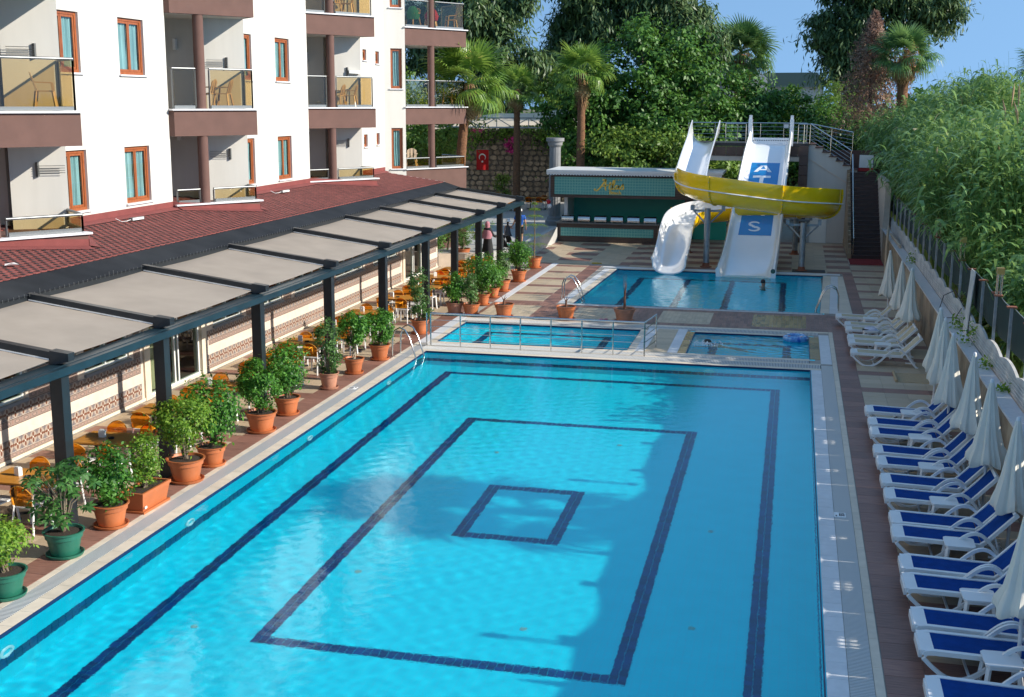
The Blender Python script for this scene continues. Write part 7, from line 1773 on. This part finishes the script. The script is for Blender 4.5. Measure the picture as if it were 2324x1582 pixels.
skinned('body', J, E, m_skin, sw1); fingers(sw1, J['wrL'][:3], J['haL'][:3]); fingers(sw1, J['wrR'][:3], J['haR'][:3]); head(sw1, (0, .02, 1.13), .082)
q = MB(); q.lathe([(.088, 1.13), (.094, 1.19), (.085, 1.24), (.05, 1.275), (0, 1.285)], 16, (0, -.003, 0)); q.build('hair', m_hair, sw1, smooth=True)
sw2 = thing('person', 'dark haired swimmer splashing in the spa pool', 'person', (-2.25, 37.5, -.12), R(70))
J = {'ch': (0, -.25, -.08, (.15, .10)), 'sp': (0, -.5, -.10, (.12, .09)), 'nk': (0, -.03, -.0, .052), 'hd': (0, .08, .06, (.08, .08)), 'hd2': (0, .16, .09, (.07, .07)), 'shL': (-.17, -.2, -.03, .055), 'elL': (-.36, -.05, .02, .04), 'wrL': (-.42, .18, -.02, .03), 'haL': (-.42, .26, -.03, .026), 'shR': (.17, -.2, -.05, .055), 'elR': (.35, -.1, -.12, .04), 'wrR': (.40, .12, -.16, .03), 'haR': (.40, .20, -.17, .026), 'pel': (0, -.75, -.14, (.12, .09)), 'knL': (-.1, -1.1, -.25, .06), 'knR': (.1, -1.1, -.18, .06), 'anL': (-.1, -1.45, -.3, .035), 'anR': (.1, -1.45, -.12, .035)}
E = [('ch', 'sp'), ('ch', 'nk'), ('nk', 'hd'), ('hd', 'hd2'), ('ch', 'shL'), ('shL', 'elL'), ('elL', 'wrL'), ('wrL', 'haL'), ('ch', 'shR'), ('shR', 'elR'), ('elR', 'wrR'), ('wrR', 'haR'), ('sp', 'pel'), ('pel', 'knL'), ('pel', 'knR'), ('knL', 'anL'), ('knR', 'anR')]
skinned('body', J, E, m_skin, sw2); fingers(sw2, J['wrL'][:3], J['haL'][:3])
q = MB(); q.lathe([(0, -.06), (.09, -.04), (.115, .03), (.11, .10), (.07, .15), (0, .165)], 18, (0, .10, .06), squash=lambda a, z: 1+.08*math.sin(a*5)); q.build('hair', m_hair, sw2, smooth=True)
q = MB(); 
for i in range(240): a = random.uniform(0, 6.28); r = abs(random.gauss(.25, .18)); s_ = random.uniform(.006, .022); x, y, z = -2.35+r*math.cos(a)*1.3, 37.4+r*math.sin(a), -.05+abs(random.gauss(0, .05)); q.add([(x-s_, y, z), (x, y-s_, z), (x+s_, y, z), (x, y+s_, z), (x, y, z+s_*1.5)], [(0, 1, 4), (1, 2, 4), (2, 3, 4), (3, 0, 4)])
q.build('splash', mat('splash_foam', (.85, .9, .92), .2), None, kind='stuff', label='white splash round the swimmer in the spa pool', category='splash')
fr_ = thing('swim_ring', 'blue inflatable swim ring with printed figures floating in the spa pool', 'swim ring', (.28, 38.75, .03), 0)
q = MB(); n, k_ = 28, 12; vs = [((.30+.10*math.cos(2*math.pi*j/k_))*math.cos(2*math.pi*i/n), (.30+.10*math.cos(2*math.pi*j/k_))*math.sin(2*math.pi*i/n), .10*math.sin(2*math.pi*j/k_)) for i in range(n) for j in range(k_)]
q.add(vs, [(i*k_+j, ((i+1) % n)*k_+j, ((i+1) % n)*k_+(j+1) % k_, i*k_+(j+1) % k_) for i in range(n) for j in range(k_)]); q.build('ring', mat('blue_vinyl_print', (.02, .10, .45), .2, rgb2=(.20, .50, .75), nscale=7, coat=.5), fr_, smooth=True)
for a in (1.0, 2.4, 4.0, 5.3): q = MB(); q.lathe([(.05, 0), (.04, .012), (0, .015)], 8, (.31*math.cos(a), .31*math.sin(a), .095)); q.build('printed_patch', mat('print_pinkish', (.55, .25, .28), .3) if a > 3 else m_wplas, fr_)
